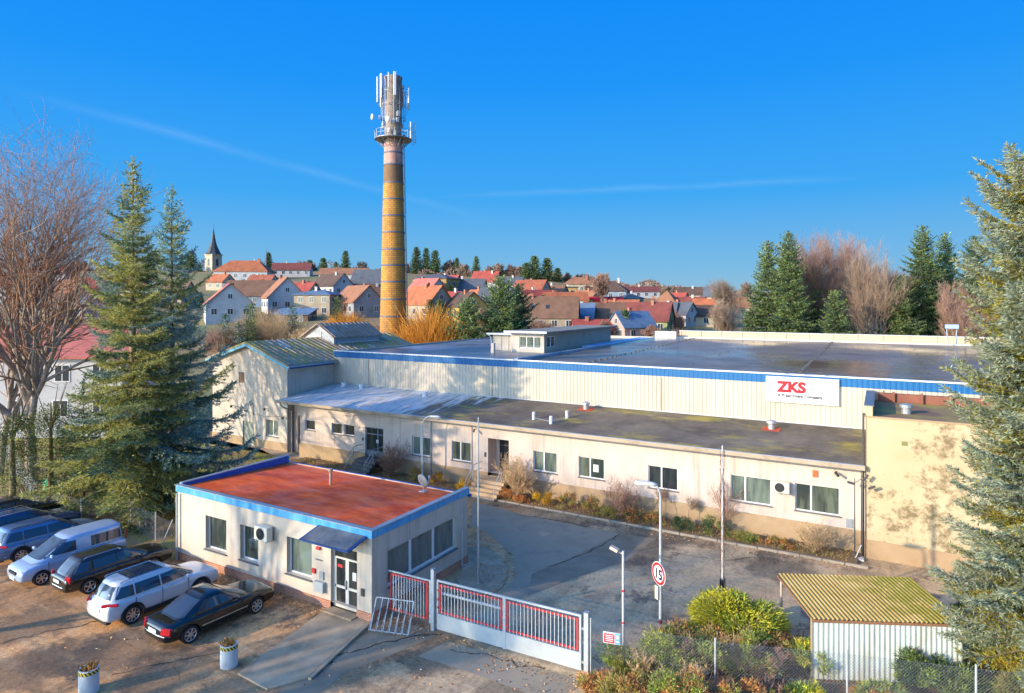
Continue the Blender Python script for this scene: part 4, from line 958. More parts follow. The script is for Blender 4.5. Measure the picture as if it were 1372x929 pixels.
m = MB(); m.path([(YX0-.1,YT-.12,7.2),(YX0-.1,YT-.12,.1)], .05); m.build('downpipe', m_dark, yb_)
# red roofed house end seen through the big spruce
# ---------------------------------------------------------------- factory chimney
cp0 = D(527, 470, 95.0); CX, CY = cp0.x, cp0.y; CB = 0.0; CTOP = CH+(HOR-104)/F*95
ch = thing('factory_chimney', 'tall round yellow brick factory chimney with dark hoops and phone antennas', 'chimney', (CX, CY, CB))
m_chb = brickmat('yellow chimney brick', (.50,.21,.025), (.62,.30,.045), (.24,.11,.04), .8, .30, cyl=2.0)
m_chd = brickmat('sooty chimney brick', (.20,.10,.035), (.28,.15,.05), (.16,.09,.05), .5, .16, cyl=2.0)
m_chr = brickmat('faded red chimney paint', (.42,.13,.09), (.50,.20,.15), (.50,.38,.32), .5, .16, cyl=1.6)
def zpx(v): return CH+(HOR-v)/F*95-CB
def rad(z): return 2.16-(2.16-1.33)*min(z/zpx(190), 1.0)
def ring(prof_z, mt, name, par=ch):
    m = MB(); m.lathe([(rad(z), z) for z in prof_z], 40); o = m.build(name, mt, par, local=True); return smooth_by_angle(o)
ring([0]+[zpx(v) for v in (430,380,330,280,246)], m_chb, 'shaft'); ring([zpx(246)+.001,zpx(222)], m_chd, 'sooty_shaft'); ring([zpx(222)+.001,zpx(194)], m_chr, 'red_shaft')
m_hoop = mat('blue grey iron hoop', (.09,.10,.14), (.13,.14,.18), 3, .6)
for v in (446,424,401,378,356,335,312,290,268,246,222,206):
    z = zpx(v); m = MB(); m.lathe([(rad(z)+.005,z-.11),(rad(z)+.06,z-.11),(rad(z)+.06,z+.11),(rad(z)+.005,z+.11)], 40); smooth_by_angle(m.build('hoop', m_hoop, ch, local=True))
m = MB(); m.lathe([(1.30,zpx(194)+.001),(1.28,zpx(150)),(1.26,zpx(108)),(1.34,zpx(106)),(1.34,zpx(104)),(1.0,zpx(104)+.01)], 36); smooth_by_angle(m.build('top_shaft', mat('mottled grey top', (.34,.27,.22), (.16,.14,.13), 1.4, .85, stain=(.45,.22,.16), ssc=.7, samt=.8), ch, local=True))
m_st = mat('antenna steel', (.16,.17,.18), (.24,.25,.26), 5, .5, .4)
zp = zpx(187)
m = MB(); m.lathe([(1.36,zp-.12),(2.75,zp-.12),(2.75,zp),(1.36,zp)], 28)
for k in range(16):
    a = 2*PI*k/16; c_, s_ = math.cos(a), math.sin(a); m.tube((c_*2.7,s_*2.7,zp),(c_*2.7,s_*2.7,zp+1.15),.03,None,4); m.tube((c_*2.6,s_*2.6,zp-.1),(c_*1.4,s_*1.4,zp-1.3),.045,None,4)
for z in (zp+.6, zp+1.15): m.path([(2.7*math.cos(2*PI*k/28), 2.7*math.sin(2*PI*k/28), z) for k in range(29)], .03, 4)
m.build('platform', m_st, ch, local=True)
m = MB()
for z in (zpx(160), zpx(142), zpx(125)): m.path([(1.75*math.cos(2*PI*k/24), 1.75*math.sin(2*PI*k/24), z) for k in range(25)], .04, 4)
for k in range(12):
    a = 2*PI*k/12+.2; c_, s_ = math.cos(a), math.sin(a); m.tube((c_*1.75,s_*1.75,zpx(163)),(c_*1.75,s_*1.75,zpx(122)),.035,None,4)
    m.tube((c_*1.3,s_*1.3,zpx(142)),(c_*1.75,s_*1.75,zpx(142)),.03,None,4)
m.build('antenna_cage', m_st, ch, local=True)
rg = random.Random(4); m_ru = mat('grey radio boxes', (.42,.43,.43), (.55,.55,.54), 2, .5)
for k in range(16):
    m = MB(); a = rg.uniform(0, 2*PI); z = rg.uniform(zp+.2, zpx(150)); rr_ = rg.uniform(1.5, 2.1); m.obox(Matrix.Translation((rr_*math.cos(a), rr_*math.sin(a), z)) @ Matrix.Rotation(a, 4, 'Z'), .12,.17,.32); m.build('radio_unit', m_ru, ch, local=True)
m_ant = mat('pale antenna panel', (.74,.73,.70), (.66,.66,.65), 1, .45)
def cang(dx):  # angle in site axes of a camera-frame bearing
    return math.radians(dx+30)
rt, fw = Vector((C30, S30, 0)), Vector((-S30, C30, 0))
for (ou, of, v0, v1, w, dk) in ((-2.25,-.6,105,139,.17,0),(-1.95,.6,112,142,.15,0),(-1.55,-1.3,103,135,.2,0),(-.35,-1.9,103,123,.06,0),(.55,-1.85,102,133,.2,0),(2.25,.1,116,147,.16,1),(2.35,-.5,120,140,.10,0),(2.75,-.9,166,188,.15,0),(3.2,.4,163,191,.2,1),(1.1,1.9,108,138,.17,1),(-.6,2.0,108,138,.17,1)):
    p = rt*ou+fw*of; a = math.atan2(p.y, p.x); m = MB()
    m.obox(Matrix.Translation((p.x,p.y,(zpx(v0)+zpx(v1))/2)) @ Matrix.Rotation(a, 4, 'Z'), .1, w, (zpx(v0)-zpx(v1))/2)
    o = m.build('panel_antenna', m_ant if not dk else mat('grey antenna panel', (.30,.32,.34), rough=.5), ch, local=True, bevel=.03)
    q = p*.9; m = MB(); m.tube((q.x,q.y,zpx(v1)-.5),(q.x,q.y,zpx(v0)-.3),.05,None,5); q2 = p.normalized()*1.3; m.tube((q.x,q.y,zpx((v0+v1)/2)),(q2.x,q2.y,zpx((v0+v1)/2)),.04,None,4)
    m.build('antenna_mount', m_st, o, local=True)
for ou, of, v, r in ((-2.85,-1.2,160,.44),(-.35,-2.3,166,.40)):
    p = rt*ou+fw*of; m = MB(); a = math.atan2(-C30*1.0, S30)
    M = Matrix.Translation((p.x,p.y,zpx(v))) @ Matrix.Rotation(math.atan2(p.y-1.2, p.x-.3), 4, 'Z') @ Matrix.Rotation(PI/2, 4, 'Y')
    n = 20; vs = [M @ Vector((rr*math.cos(2*PI*i/n), rr*math.sin(2*PI*i/n), z)) for rr, z in ((.01,-.25),(r*.7,-.2),(r,0),(r,.12),(.01,.16)) for i in range(n)]
    m.add(vs, [(j*n+i, j*n+(i+1) % n, (j+1)*n+(i+1) % n, (j+1)*n+i) for j in range(4) for i in range(n)]); m.build('microwave_dish', m_white, ch, smooth=True, local=True)
m = MB()
a = cang(-8)
for k in range(70):
    z = 2+k*.52
    if z > zp-1: break
    r = rad(z)+.25; m.tube((r*math.cos(a)-.2*math.sin(a), r*math.sin(a)+.2*math.cos(a), z),(r*math.cos(a)+.2*math.sin(a), r*math.sin(a)-.2*math.cos(a), z),.035,None,4)
for sd in (-.2,.2):
    m.tube(((rad(2)+.25)*math.cos(a)-sd*math.sin(a),(rad(2)+.25)*math.sin(a)+sd*math.cos(a),2),((rad(zp)+.25)*math.cos(a)-sd*math.sin(a),(rad(zp)+.25)*math.sin(a)+sd*math.cos(a),zp),.05,None,5)
m.build('ladder', m_st, ch, local=True)
# ---------------------------------------------------------------- poles and lamps
def street_lamp(label, p, h, r, arm, hd, mt, arc=.7, head=(.42,.16,.09)):
    """arm: direction vector in site xy"""
    t = thing('street_lamp', label, 'street lamp', (p.x, p.y, 0)); m = MB()
    m.tube((p.x,p.y,0),(p.x,p.y,h*.55),r,r*.85,10); m.tube((p.x,p.y,h*.55),(p.x,p.y,h-arc),r*.85,r*.65,10)
    a = Vector((arm[0],arm[1],0)).normalized(); pts = []
    for k in range(8):
        q = k/7*PI/2; pts.append(Vector((p.x,p.y,h-arc))+a*(hd*(1-math.cos(q)))+Vector((0,0,arc*math.sin(q))))
    m.path(pts, r*.6, 8); smooth_by_angle(m.build('pole', mt, t), .9)
    e = pts[-1]; m = MB(); M = Matrix.Translation(e+a*head[0]*.6+Vector((0,0,-.02))) @ Matrix.Rotation(math.atan2(a.y,a.x), 4, 'Z')
    n = 12; vs = []
    for s_, w_, z0, z1 in ((-1,.35,-.4,.5),(-.6,.85,-.8,.9),(.2,1,-1,1),(.8,.8,-.9,.7),(1,.4,-.5,.2)):
        for i in range(n): q = 2*PI*i/n; z = math.sin(q); vs.append(M @ Vector((s_*head[0], math.cos(q)*w_*head[1], (z1 if z > 0 else -z0)*z*head[2])))
    m.add(vs, [(j*n+i, j*n+(i+1) % n, (j+1)*n+(i+1) % n, (j+1)*n+i) for j in range(4) for i in range(n)]+[tuple(range(n-1,-1,-1)), tuple(range(4*n,5*n))])
    m.build('lamp_head', mat('lamp head grey', (.48,.50,.50), (.56,.57,.56), 4, .4), t, smooth=True)
    return t
pl = T(566, 640, 35.25); pl.z = 0
street_lamp('curved street lamp behind the gatehouse roof, beside the flower bed', pl, T(578,560,35.25).z+.1, .06, (1.0,.15), .75, m_galv, .7)
pb = G(885, 872)
lamp = street_lamp('curved street lamp carrying the round speed sign in the middle of the court', pb, 6.05, .065, (-.9,-.1), .28, m_galv, .5)
m = MB(); m.tube((pb.x,pb.y,.3),(pb.x,pb.y,.5),.073); m.tube((pb.x,pb.y,1.0),(pb.x,pb.y,1.12),.07); m.build('red_band', m_red, lamp)
# speed limit sign faces the camera side
fc = math.radians(-38)   # yaw of the sign face
sn = thing('speed_limit_sign', 'round red rimmed speed limit sign reading 15 fixed to the lamp post', 'road sign', (pb.x, pb.y, 2.8))
def disc(m, c, r, n_, y0, y1, yaw):
    M = Matrix.Translation(c) @ Matrix.Rotation(yaw, 4, 'Z')
    vs = [M @ Vector((r*math.cos(2*PI*i/n_), y, r*math.sin(2*PI*i/n_))) for y in (y0, y1) for i in range(n_)]
    m.add(vs, [tuple(range(n_)), tuple(range(2*n_-1, n_-1, -1))]+[(i, (i+1) % n_, n_+(i+1) % n_, n_+i) for i in range(n_)])
off = Matrix.Rotation(fc, 4, 'Z') @ Vector((0,-.09,0)); sc_ = Vector((pb.x,pb.y,2.82))+off
m = MB(); disc(m, sc_, .42, 32, -.0, .02, fc); m.build('plate', m_white, sn)
m = MB()
M = Matrix.Translation(sc_) @ Matrix.Rotation(fc, 4, 'Z'); n = 36
vs = [M @ Vector((r*math.cos(2*PI*i/n), y, r*math.sin(2*PI*i/n))) for r, y in ((.395,-.006),(.30,-.006),(.30,-.002),(.395,-.002)) for i in range(n)]
m.add(vs, [(j*n+i, j*n+(i+1) % n, ((j+1) % 4)*n+(i+1) % n, ((j+1) % 4)*n+i) for j in range(4) for i in range(n)]); m.build('red_rim', mat('sign red', (.62,.02,.02), rough=.4), sn)
tp = M @ Vector((0,-.008,-.18)); text('15', .50, tp, mat('sign black', (.012,.012,.012), rough=.4), sn, rz=fc, ext=.002, bold=.012, name='numerals', align='CENTER', sx=.9)
m = MB(); m.obox(Matrix.Translation((pb.x-.13,pb.y-.06,2.12)) @ Matrix.Rotation(fc, 4, 'Z'), .09,.012,.24); m.build('supplementary_plate', mat('pale yellow plate', (.66,.62,.40), rough=.5), sn)
p = G(835, 893); fl = thing('floodlight_pole', 'thin white pole with a small floodlight standing behind the gate end', 'floodlight pole', (p.x,p.y,0))
m = MB(); m.tube((p.x,p.y,0),(p.x,p.y,4.02),.05,.045,10); smooth_by_angle(m.build('pole', m_whitem, fl), .9)
m = MB(); m.tube((p.x,p.y,3.9),(p.x-.18,p.y-.02,3.98),.025,None,6); m.obox(Matrix.Translation((p.x-.3,p.y-.06,4.06)) @ Matrix.Rotation(.3,4,'Y'), .15,.1,.055); m.build('floodlight', mat('peach lamp glass', (.62,.48,.36), rough=.4), fl, bevel=.01)
m = MB(); m.tube((p.x,p.y,1.5),(p.x,p.y,1.56),.055); m.tube((p.x,p.y,2.6),(p.x,p.y,2.68),.055); m.build('red_band', m_red, fl)
def mast(label, p, h, r, mt, extra=None, name='pole'):
    t = thing(name, label, 'pole', (p.x,p.y,0)); m = MB(); m.tube((p.x,p.y,0),(p.x,p.y,h*.5),r,r*.85,8); m.tube((p.x,p.y,h*.5),(p.x,p.y,h),r*.85,r*.6,8); smooth_by_angle(m.build('shaft', mt, t), .9)
    m = MB(); m.lathe([(r*1.6,0),(r*1.6,.09),(r*1.02,.12)], 10, (p.x,p.y,0)); m.build('foot', m_grey, t)
    if extra: extra(t, p)
    return t
def cap_knob(t, p): pass
p = G(641, 785); mast('slim grey flagpole rising from the concrete island by the gatehouse', p, 7.55, .05, m_grey, name='flagpole')
p = G(968, 853)
def vines(t, p):
    m = MB(); rg = random.Random(2)
    for k in range(5):
        a = rg.uniform(0, 6); pts = []
        for i in range(40): a += rg.uniform(.1,.5); z = 2.0+i*.14; pts.append(Vector((p.x+.09*math.cos(a), p.y+.09*math.sin(a), z-.4)))
        m.path(pts, .008, 3)
        for q in pts[::2]: d = Vector((rg.gauss(0,1),rg.gauss(0,1),rg.gauss(0,.5))).normalized()*.18; m.tube(q, q+d, .005, None, 3)
    m.build('climbing_stems', mat('red brown stems', (.16,.07,.04), rough=.9), t)
    m = MB(); m.obox(Matrix.Translation((p.x,p.y,1.95)), .09,.09,.22); m.build('dark_box', m_black, t)
mast('tall pale flagpole wound with dry climbing stems rising behind the golden juniper', p, 7.25, .05, m_whitem, vines, 'flagpole')
p = Vector((-1.15, 36.2, 0)); mast('thin dark cable pole at the corner of the yellow block', p, 3.9, .03, m_dark, name='cable_pole')
p = Vector((-.85, 36.0, 0))
def cam_(t, p):
    m = MB()
    for dx, dz, an in ((.45,-.35,-.5),(-.45,-.25,.2),(.2,.1,-1.0)):
        m.tube((p.x,p.y,4.05+dz*.3),(p.x+dx*.6,p.y-.1,4.0+dz),.015,None,5); m.obox(Matrix.Translation((p.x+dx,p.y-.12,3.98+dz)) @ Matrix.Rotation(an,4,'Y'), .17,.05,.05)
    m.build('camera', m_dark, t)
    m = MB(); m.box(p.x-.35,p.x+.12,p.y-.35,p.y-.03,.02,.1); m.path([(p.x-.25,p.y-.25,.1),(p.x,p.y-.02,.7)], .025); m.build('pole_base', m_whitem, t)
mast('camera mast with two drooping cameras at the corner of the yellow block', p, 4.4, .028, m_dark, cam_, 'camera_mast')
p = G(862+42, 925); 
p = G(840, 880); p = Vector((-7.0, 21.7, 0)); t = thing('bollard', 'short white bollard in the shrubs beside the floodlight pole', 'bollard', (p.x,p.y,0)); m = MB(); m.tube((p.x,p.y,0),(p.x,p.y,.85),.06,.055,10); m.build('post', m_whitem, t); m = MB(); m.lathe([(.062,.70),(.062,.78),(.05,.86),(.01,.88)], 10, (p.x,p.y,0)); m.build('cap', m_galv, t)
# ---------------------------------------------------------------- chain link fences
m_wire = mat('galvanised wire', (.24,.26,.30), rough=.6)
def chain_fence(label, pts, h, post_h, wire_sp=.085, wr=.0035, step=2.4, posts=True, pm=None, extra=0):
    t = thing('chain_link_fence', label, 'fence', (pts[0][0], pts[0][1], 0))
    P0, P1 = [], []
    for a, b in zip(pts[:-1], pts[1:]):
        a, b = Vector((a[0],a[1],0)), Vector((b[0],b[1],0)); L = (b-a).length; d = (b-a)/L
        n = int((L+h)/wire_sp)
        for s_ in (1, -1):
            for i in range(n):
                x0 = i*wire_sp-h; z0, z1 = 0.0, h; u0, u1 = x0, x0+h
                if s_ < 0: u0, u1 = u1, u0
                q0, q1 = (u0, z0), (u1, z1)
                # clip to [0, L]
                (ua, za), (ub, zb2) = q0, q1
                if ua > ub: (ua, za), (ub, zb2) = (ub, zb2), (ua, za)
                if ub <= 0 or ua >= L: continue
                if ua < 0: za += (zb2-za)*(0-ua)/(ub-ua); ua = 0
                if ub > L: zb2 = za+(zb2-za)*(L-ua)/(ub-ua); ub = L
                pa, pb2 = a+d*ua+Vector((0,0,za+.05)), a+d*ub+Vector((0,0,zb2+.05)); P0.append(pa); P1.append(pb2)
        for z in (.06, h*.5, h+.05):
            P0.append(a+Vector((0,0,z))); P1.append(b+Vector((0,0,z)))
    V, Q = tubes_np([tuple(p) for p in P0], [tuple(p) for p in P1], np.full(len(P0), wr), np.full(len(P0), wr), 3)
    link('wire_mesh', np_mesh('wire_mesh', V, [Q], [m_wire]), t)
    if posts:
        for a, b in zip(pts[:-1], pts[1:]):
            a, b = Vector((a[0],a[1],0)), Vector((b[0],b[1],0)); L = (b-a).length; n = max(1, round(L/step))
            for i in range(n+1):
                if i == n and b != Vector((pts[-1][0],pts[-1][1],0)): continue
                q = a+(b-a)*i/n; m = MB(); m.tube(q, q+Vector((0,0,post_h)), .032, None, 8); m.tube(q+Vector((0,0,post_h)), q+Vector((0,0,post_h+.02)), .036, .02, 8); m.build('post', pm or m_galv, t)
    return t
F0 = gp(glen+.2, 0); fr_ = [(F0.x,F0.y)]+[cam2site(*q) for q in ((6.5,20.45),(10.35,19.75),(13.75,18.95),(20,17.6))]
chain_fence('galvanised chain link fence running through the shrubs in front of the corrugated shed', fr_, 1.78, 1.95, .1, .0030, 9)
lf = [(-62,24.5),(-45.5,19.7),(-39.6,19.35),(-36.5,20.4),(-30.4,19.6)]
chain_fence('low chain link fence with pale posts between the parked cars and the lawn', lf, 1.3, 1.5, .1, .0022, 3.0, pm=m_whitem)
t = thing('fence_brace', 'thin pale fence brace pole leaning by the gatehouse corner', 'fence brace', (-30.6,18.8,0)); m = MB(); m.tube((-31.6,19.0,.0),(-30.5,19.1,1.9),.022,None,6); m.build('brace_pole', m_whitem, t); m = MB(); m.obox(Matrix.Translation((-31.6,19.0,.04)), .08,.08,.05); m.build('foot', m_conc, t)
# red and blue notice on the fence
q = gp(glen+.2, 0)+(Vector((fr_[1][0],fr_[1][1],0))-Vector((fr_[0][0],fr_[0][1],0))).normalized()*.72
t = thing('notice_board', 'small red and blue notice hung on the chain link fence beside the gate post', 'notice', (q.x,q.y,1.2))
fa = math.atan2(fr_[1][1]-fr_[0][1], fr_[1][0]-fr_[0][0]); M = Matrix.Translation((q.x,q.y,1.42)) @ Matrix.Rotation(fa, 4, 'Z') @ Matrix.Translation((0,-.03,0))
m = MB(); m.obox(M, .29,.008,.19); m.build('board', m_white, t)
m = MB(); m.obox(M @ Matrix.Translation((-.085,-.011,-.015)), .18,.002,.155); m.build('red_field', mat('notice red', (.60,.05,.06), rough=.5), t)
m = MB(); m.obox(M @ Matrix.Translation((.2,-.011,0)), .085,.002,.18); m.build('blue_field', mat('notice blue', (.10,.36,.66), rough=.5), t)
m = MB()
for k in range(4): m.obox(M @ Matrix.Translation((-.085,-.0145,.08-.06*k)), .14-.02*(k % 2),.001,.012)
m.obox(M @ Matrix.Translation((.2,-.0145,.06)), .045,.001,.06); m.obox(M @ Matrix.Translation((.2,-.0145,-.09)), .05,.001,.02)
m.build('printed_lines', m_white, t)
# ---------------------------------------------------------------- corrugated shed
sx, sy = cam2site(10.08, 21.5); SR = math.radians(30-4.0)
sh = thing('bicycle_shed', 'open corrugated metal shed with mossy ochre roof beside the big blue spruce', 'shed', (sx, sy, 0), SR)
SW, SD, SH = 4.85, 3.35, 2.08
def corr(m, x0, x1, z0, z1, y, pitch, dep, horiz=None):
    n = int((x1-x0)/(pitch/4)); vs = []
    for i in range(n+1):
        x = x0+(x1-x0)*i/n; d_ = dep*(.5+.5*math.cos(2*PI*(x-x0)/pitch))
        if horiz is None: vs += [(x,y-d_,z0),(x,y-d_,z1)]
        else: vs += [(x,horiz[0],horiz[2]+d_),(x,horiz[1],horiz[3]+d_)]
    m.add(vs, [(2*i,2*i+2,2*i+3,2*i+1) for i in range(n)])
m_cw = mat('pale grey green corrugated sheet', (.50,.56,.50), (.58,.63,.57), .8, .55, stain=(.30,.24,.16), ssc=.9, samt=.4, stretch=(1,1,.4))
m = MB(); corr(m, 0, SW, .02, SH-.03, 0, .165, .045); corr(m, 0, SW*.35, .02, SH-.03, .05, .165, .045)
m.build('front_wall', m_cw, sh, local=True, fix=False, smooth=True)
m = MB(); m.box(SW-.04, SW, .02, SD-.2, .02, SH-.05); m.build('side_wall', mat('rust brown boards', (.20,.09,.045), (.27,.13,.07), 2, .8), sh, local=True)
def shedroof():
    t = NT('ochre corrugated roof with moss'); v = t.coords()
    c = t.mix(t.ramp(t.noise(v, .9, 7, .65), .35, .65), col4((.52,.32,.07)), col4((.70,.46,.13)))
    sep = t.new('ShaderNodeSeparateXYZ'); t.link(v, sep.inputs[0])
    g = t.math('ADD', t.noise(v, 2.2, 10, .75), t.math('MULTIPLY', t.math('SUBTRACT', sep.outputs[0], 2.6), .075))
    c = t.mix(t.math('MULTIPLY', t.ramp(g, .50, .62), .9), c, col4((.32,.26,.02)))
    c = t.mix(t.math('MULTIPLY', t.ramp(t.noise(v, 5, 6), .62, .7), .5), c, col4((.55,.45,.28)))
    t.set(Base_Color=c, Roughness=.8); return t.mat
m = MB(); corr(m, -.06, SW+.12, 0, 0, 0, .15, .05, (-.12, SD, SH, SH+.06)); m.build('roof', shedroof(), sh, local=True, fix=False, smooth=True)
m = MB(); m.box(-.03,SW+.08,-.09,-.06,SH-.10,SH-.01); m.box(-.03,SW+.08,SD-.15,SD-.08,SH-.06,SH+.04); m.box(0,.06,-.06,SD-.15,SH-.08,SH-.005); m.box(SW-.02,SW+.05,-.06,SD-.15,SH-.08,SH-.005)
m.build('roof_beam', mat('rusty steel', (.22,.10,.05), (.3,.15,.08), 4, .8), sh, local=True)
for x, y, mt in ((.1,SD-.12,m_cream),(SW-.1,SD-.12,m_cream),(.02,.05,m_rib)):
    m = MB(); m.tube((x,y,0),(x+.0,y,SH),.05,.045,8); m.build('post', mt, sh, local=True)
m = MB(); m.box(-.1,SW+.1,.0,SD,.012,.06); m.build('floor_slab', m_conc, sh, local=True)
# bicycle inside the open end
def bicycle(x, y, rz):
    t = thing('bicycle', 'dark bicycle parked at the open end of the corrugated shed', 'bicycle', (x, y, .06), rz)
    for dx in (-.5, .5):
        m = MB(); n = 24; m.path([(dx+.33*math.cos(2*PI*i/n), 0, .34+.33*math.sin(2*PI*i/n)) for i in range(n+1)], .02, 6); w = m.build('wheel', m_black, t, local=True)
        m = MB()
        for i in range(9): m.tube((dx,0,.34),(dx+.32*math.cos(2*PI*i/9),0,.34+.32*math.sin(2*PI*i/9)),.004,None,3)
        m.build('spokes', m_grey, w, local=True)
    m = MB(); bb, st, hd, ra, fa2 = (-.05,0,.32),(-.2,0,.85),(.32,0,.82),(-.5,0,.34),(.5,0,.34)
    for a, b in ((bb,st),(bb,(.35,0,.72)),((-.17,0,.78),hd),(bb,ra),((-.17,0,.78),ra),((.3,0,.95),fa2)): m.tube(a,b,.018,None,6)
    m.build('frame', mat('dark blue frame', (.03,.05,.12), rough=.4), t, local=True)
    m = MB(); m.obox(Matrix.Translation((-.22,0,.9)), .13,.07,.03); m.build('saddle', m_black, t, local=True)
    m = MB(); m.path([(.2,-.28,1.0),(.3,-.2,1.02),(.3,.2,1.02),(.2,.28,1.0)], .015, 5); m.build('handlebar', m_dark, t, local=True)
M = Matrix.Translation((sx,sy,0)) @ Matrix.Rotation(SR,4,'Z'); q = M @ Vector((.25,.95,0)); bicycle(q.x, q.y, SR+PI*.55)
# green composter behind the left fence
q = G(67, 664); t = thing('compost_bin', 'small green plastic bin on the lawn behind the ivy covered trees', 'bin', (q.x,q.y,0)); m = MB(); m.lathe([(.42,0),(.36,.9),(.2,1.05),(.01,1.08)], 10, (q.x,q.y,0)); m.build('body', mat('green plastic', (.05,.30,.12), rough=.5), t); m = MB(); m.lathe([(.22,1.03),(.22,1.12),(.02,1.16)], 10, (q.x,q.y,0)); m.build('lid', mat('pale green plastic', (.12,.40,.2), rough=.5), t)
# ---------------------------------------------------------------- cars
m_tyre = mat('tyre rubber', (.018,.018,.019), (.03,.028,.026), 6, .85)
m_rim = mat('alloy', (.55,.56,.58), rough=.3, metal=.8)
m_cg = NT('car glass'); m_cg = m_cg.set(Base_Color=(.030,.045,.070,1), Roughness=.03); m_cg.node_tree.nodes['Principled BSDF'].inputs['Specular IOR Level'].default_value = .9
m_tail = mat('tail lamp red', (.45,.01,.015), rough=.15, coat=.6)
m_head = mat('headlamp glass', (.55,.58,.60), rough=.08, coat=.8)
m_trim = mat('black trim', (.02,.02,.021), rough=.55)
m_chrome = mat('chrome trim', (.7,.7,.7), rough=.15, metal=1)
m_plate = mat('number plate', (.72,.72,.70), rough=.5)
def paint(name, c, rough=.22, metal=.0): return mat(name, c, rough=rough, metal=metal, coat=.8)
def interp_levels(lv, z):
    if z <= lv[0][0]: return lv[0][1:]
    for a, b in zip(lv[:-1], lv[1:]):
        if z <= b[0]:
            q = (z-a[0])/(b[0]-a[0]); return tuple(a[i]+(b[i]-a[i])*q for i in range(1, len(a)))
    return lv[-1][1:]
def build_car(label, loc2, rz, spec, pm, group='cars parked in the row beside the gatehouse'):
    L, Wd, wr = spec['L'], spec['W'], spec['wr']
    t = thing('parked_car', label, 'car', (loc2[0], loc2[1], .01), rz, group)
    # lower body
    st = spec['st']; vs = []; hw = Wd/2
    for x, zt, ws, zb in st:
        w = hw*ws; h = zt-zb
        half = [(0,zb),(w*.80,zb),(w*.96,zb+.09),(w,zb+h*.40),(w*.995,zb+h*.68),(w*.965,zt-.07),(w*.88,zt-.012),(w*.55,zt+.008),(0,zt+.02)]
        full = half+[(-y,z) for y, z in half[-2:0:-1]]
        vs += [(x,y,z) for y, z in full]
    n = 16; fs = [(j*n+i, j*n+(i+1) % n, (j+1)*n+(i+1) % n, (j+1)*n+i) for j in range(len(st)-1) for i in range(n)]
    fs += [tuple(range(n-1,-1,-1)), tuple(range((len(st)-1)*n, len(st)*n))]
    me = bpy.data.meshes.new('body'); me.from_pydata(vs, [], fs)
    bm = bmesh.new(); bm.from_mesh(me); bmesh.ops.recalc_face_normals(bm, faces=bm.faces)
    bm.to_mesh(me); bm.free()
    tmp = bpy.data.objects.new('tmp', me); COL.objects.link(tmp)
    sm = tmp.modifiers.new('s', 'SUBSURF'); sm.levels = 2; sm.render_levels = 2
    cutters = []
    wx = (spec['rw'], spec['fw'])
    for x in wx:
        for sd in (-1, 1):
            b = MB(); b.tube((x, sd*(hw-.36), wr), (x, sd*(hw+.3), wr), wr+.055, None, 28); c = b.build('cut', m_trim); c.hide_render = True; cutters.append(c)
            bo = tmp.modifiers.new('b', 'BOOLEAN'); bo.operation = 'DIFFERENCE'; bo.object = c; bo.solver = 'EXACT'
    dg = bpy.context.evaluated_depsgraph_get(); me2 = bpy.data.meshes.new_from_object(tmp.evaluated_get(dg)); me2.name = 'body'
    for o in [tmp]+cutters: bpy.data.objects.remove(o)
    me2.materials.clear(); me2.materials.append(pm)
    me2.polygons.foreach_set('material_index', [0]*len(me2.polygons))
    body = link('body', me2, t, True); smooth_by_angle(body, .7)
    # black sills and arch trim
    if spec.get('clad'):
        b = MB()
        for sd in (-1, 1):
            b.box(wx[0]+wr+.06, wx[1]-wr-.06, sd*(hw-.06), sd*(hw+.004), .24, .40)
            for x in wx:
                k = 14; pts = [(x+(wr+.075)*math.cos(PI*i/k*1.06-.06*PI/2), sd*(hw-.0), wr+(wr+.075)*math.sin(PI*i/k*1.06-.06*PI/2)) for i in range(k+1)]; b.path(pts, .035, 5)
        b.box(-L/2+.03, -L/2+.2, -hw*.78, hw*.78, .26, .42); b.box(L/2-.2, L/2-.03, -hw*.7, hw*.7, .25, .38)
        b.build('cladding', m_trim, t, local=True)
    # greenhouse
    lv = spec['gh']; zs = [l[0] for l in lv]; z0, z1 = zs[0], zs[-1]; ex = 5.0; NR = 40
    def surf(z, ang):
        xr, xf, w = interp_levels(lv, z); xc, a = (xr+xf)/2, (xf-xr)/2; c, s_ = math.cos(ang), math.sin(ang)
        return (xc+a*math.copysign(abs(c)**(2/ex), c), w*math.copysign(abs(s_)**(2/ex), s_), z)
    vs = []; lev = [z0+(z1-z0)*k/10 for k in range(11)]
    for z in lev: vs += [surf(z, 2*PI*i/NR) for i in range(NR)]
    xr, xf, w = lv[-1][1:]
    for sh_, dz in ((.94,.018),(.82,.034),(.5,.048)):
        xc, a = (xr+xf)/2, (xf-xr)/2
        for i in range(NR):
            c, s_ = math.cos(2*PI*i/NR), math.sin(2*PI*i/NR); vs.append((xc+a*sh_*math.copysign(abs(c)**(2/ex), c), w*sh_*math.copysign(abs(s_)**(2/ex), s_), z1+dz))
    nl = len(vs)//NR; fs = [(j*NR+i, j*NR+(i+1) % NR, (j+1)*NR+(i+1) % NR, (j+1)*NR+i) for j in range(nl-1) for i in range(NR)]+[tuple(range((nl-1)*NR, nl*NR))]
    b = MB(); b.add(vs, fs); b.build('cabin', pm, t, local=True, smooth=True)
    def patch(name, pts_fn, mt, nu=10, nv=6):
        vs = [pts_fn(i/nu, j/nv) for j in range(nv+1) for i in range(nu+1)]; fs = [(j*(nu+1)+i, j*(nu+1)+i+1, (j+1)*(nu+1)+i+1, (j+1)*(nu+1)+i) for j in range(nv) for i in range(nu)]
        bb_ = MB(); bb_.add(vs, fs); return bb_.build(name, mt, t, local=True, smooth=True, fix=False)
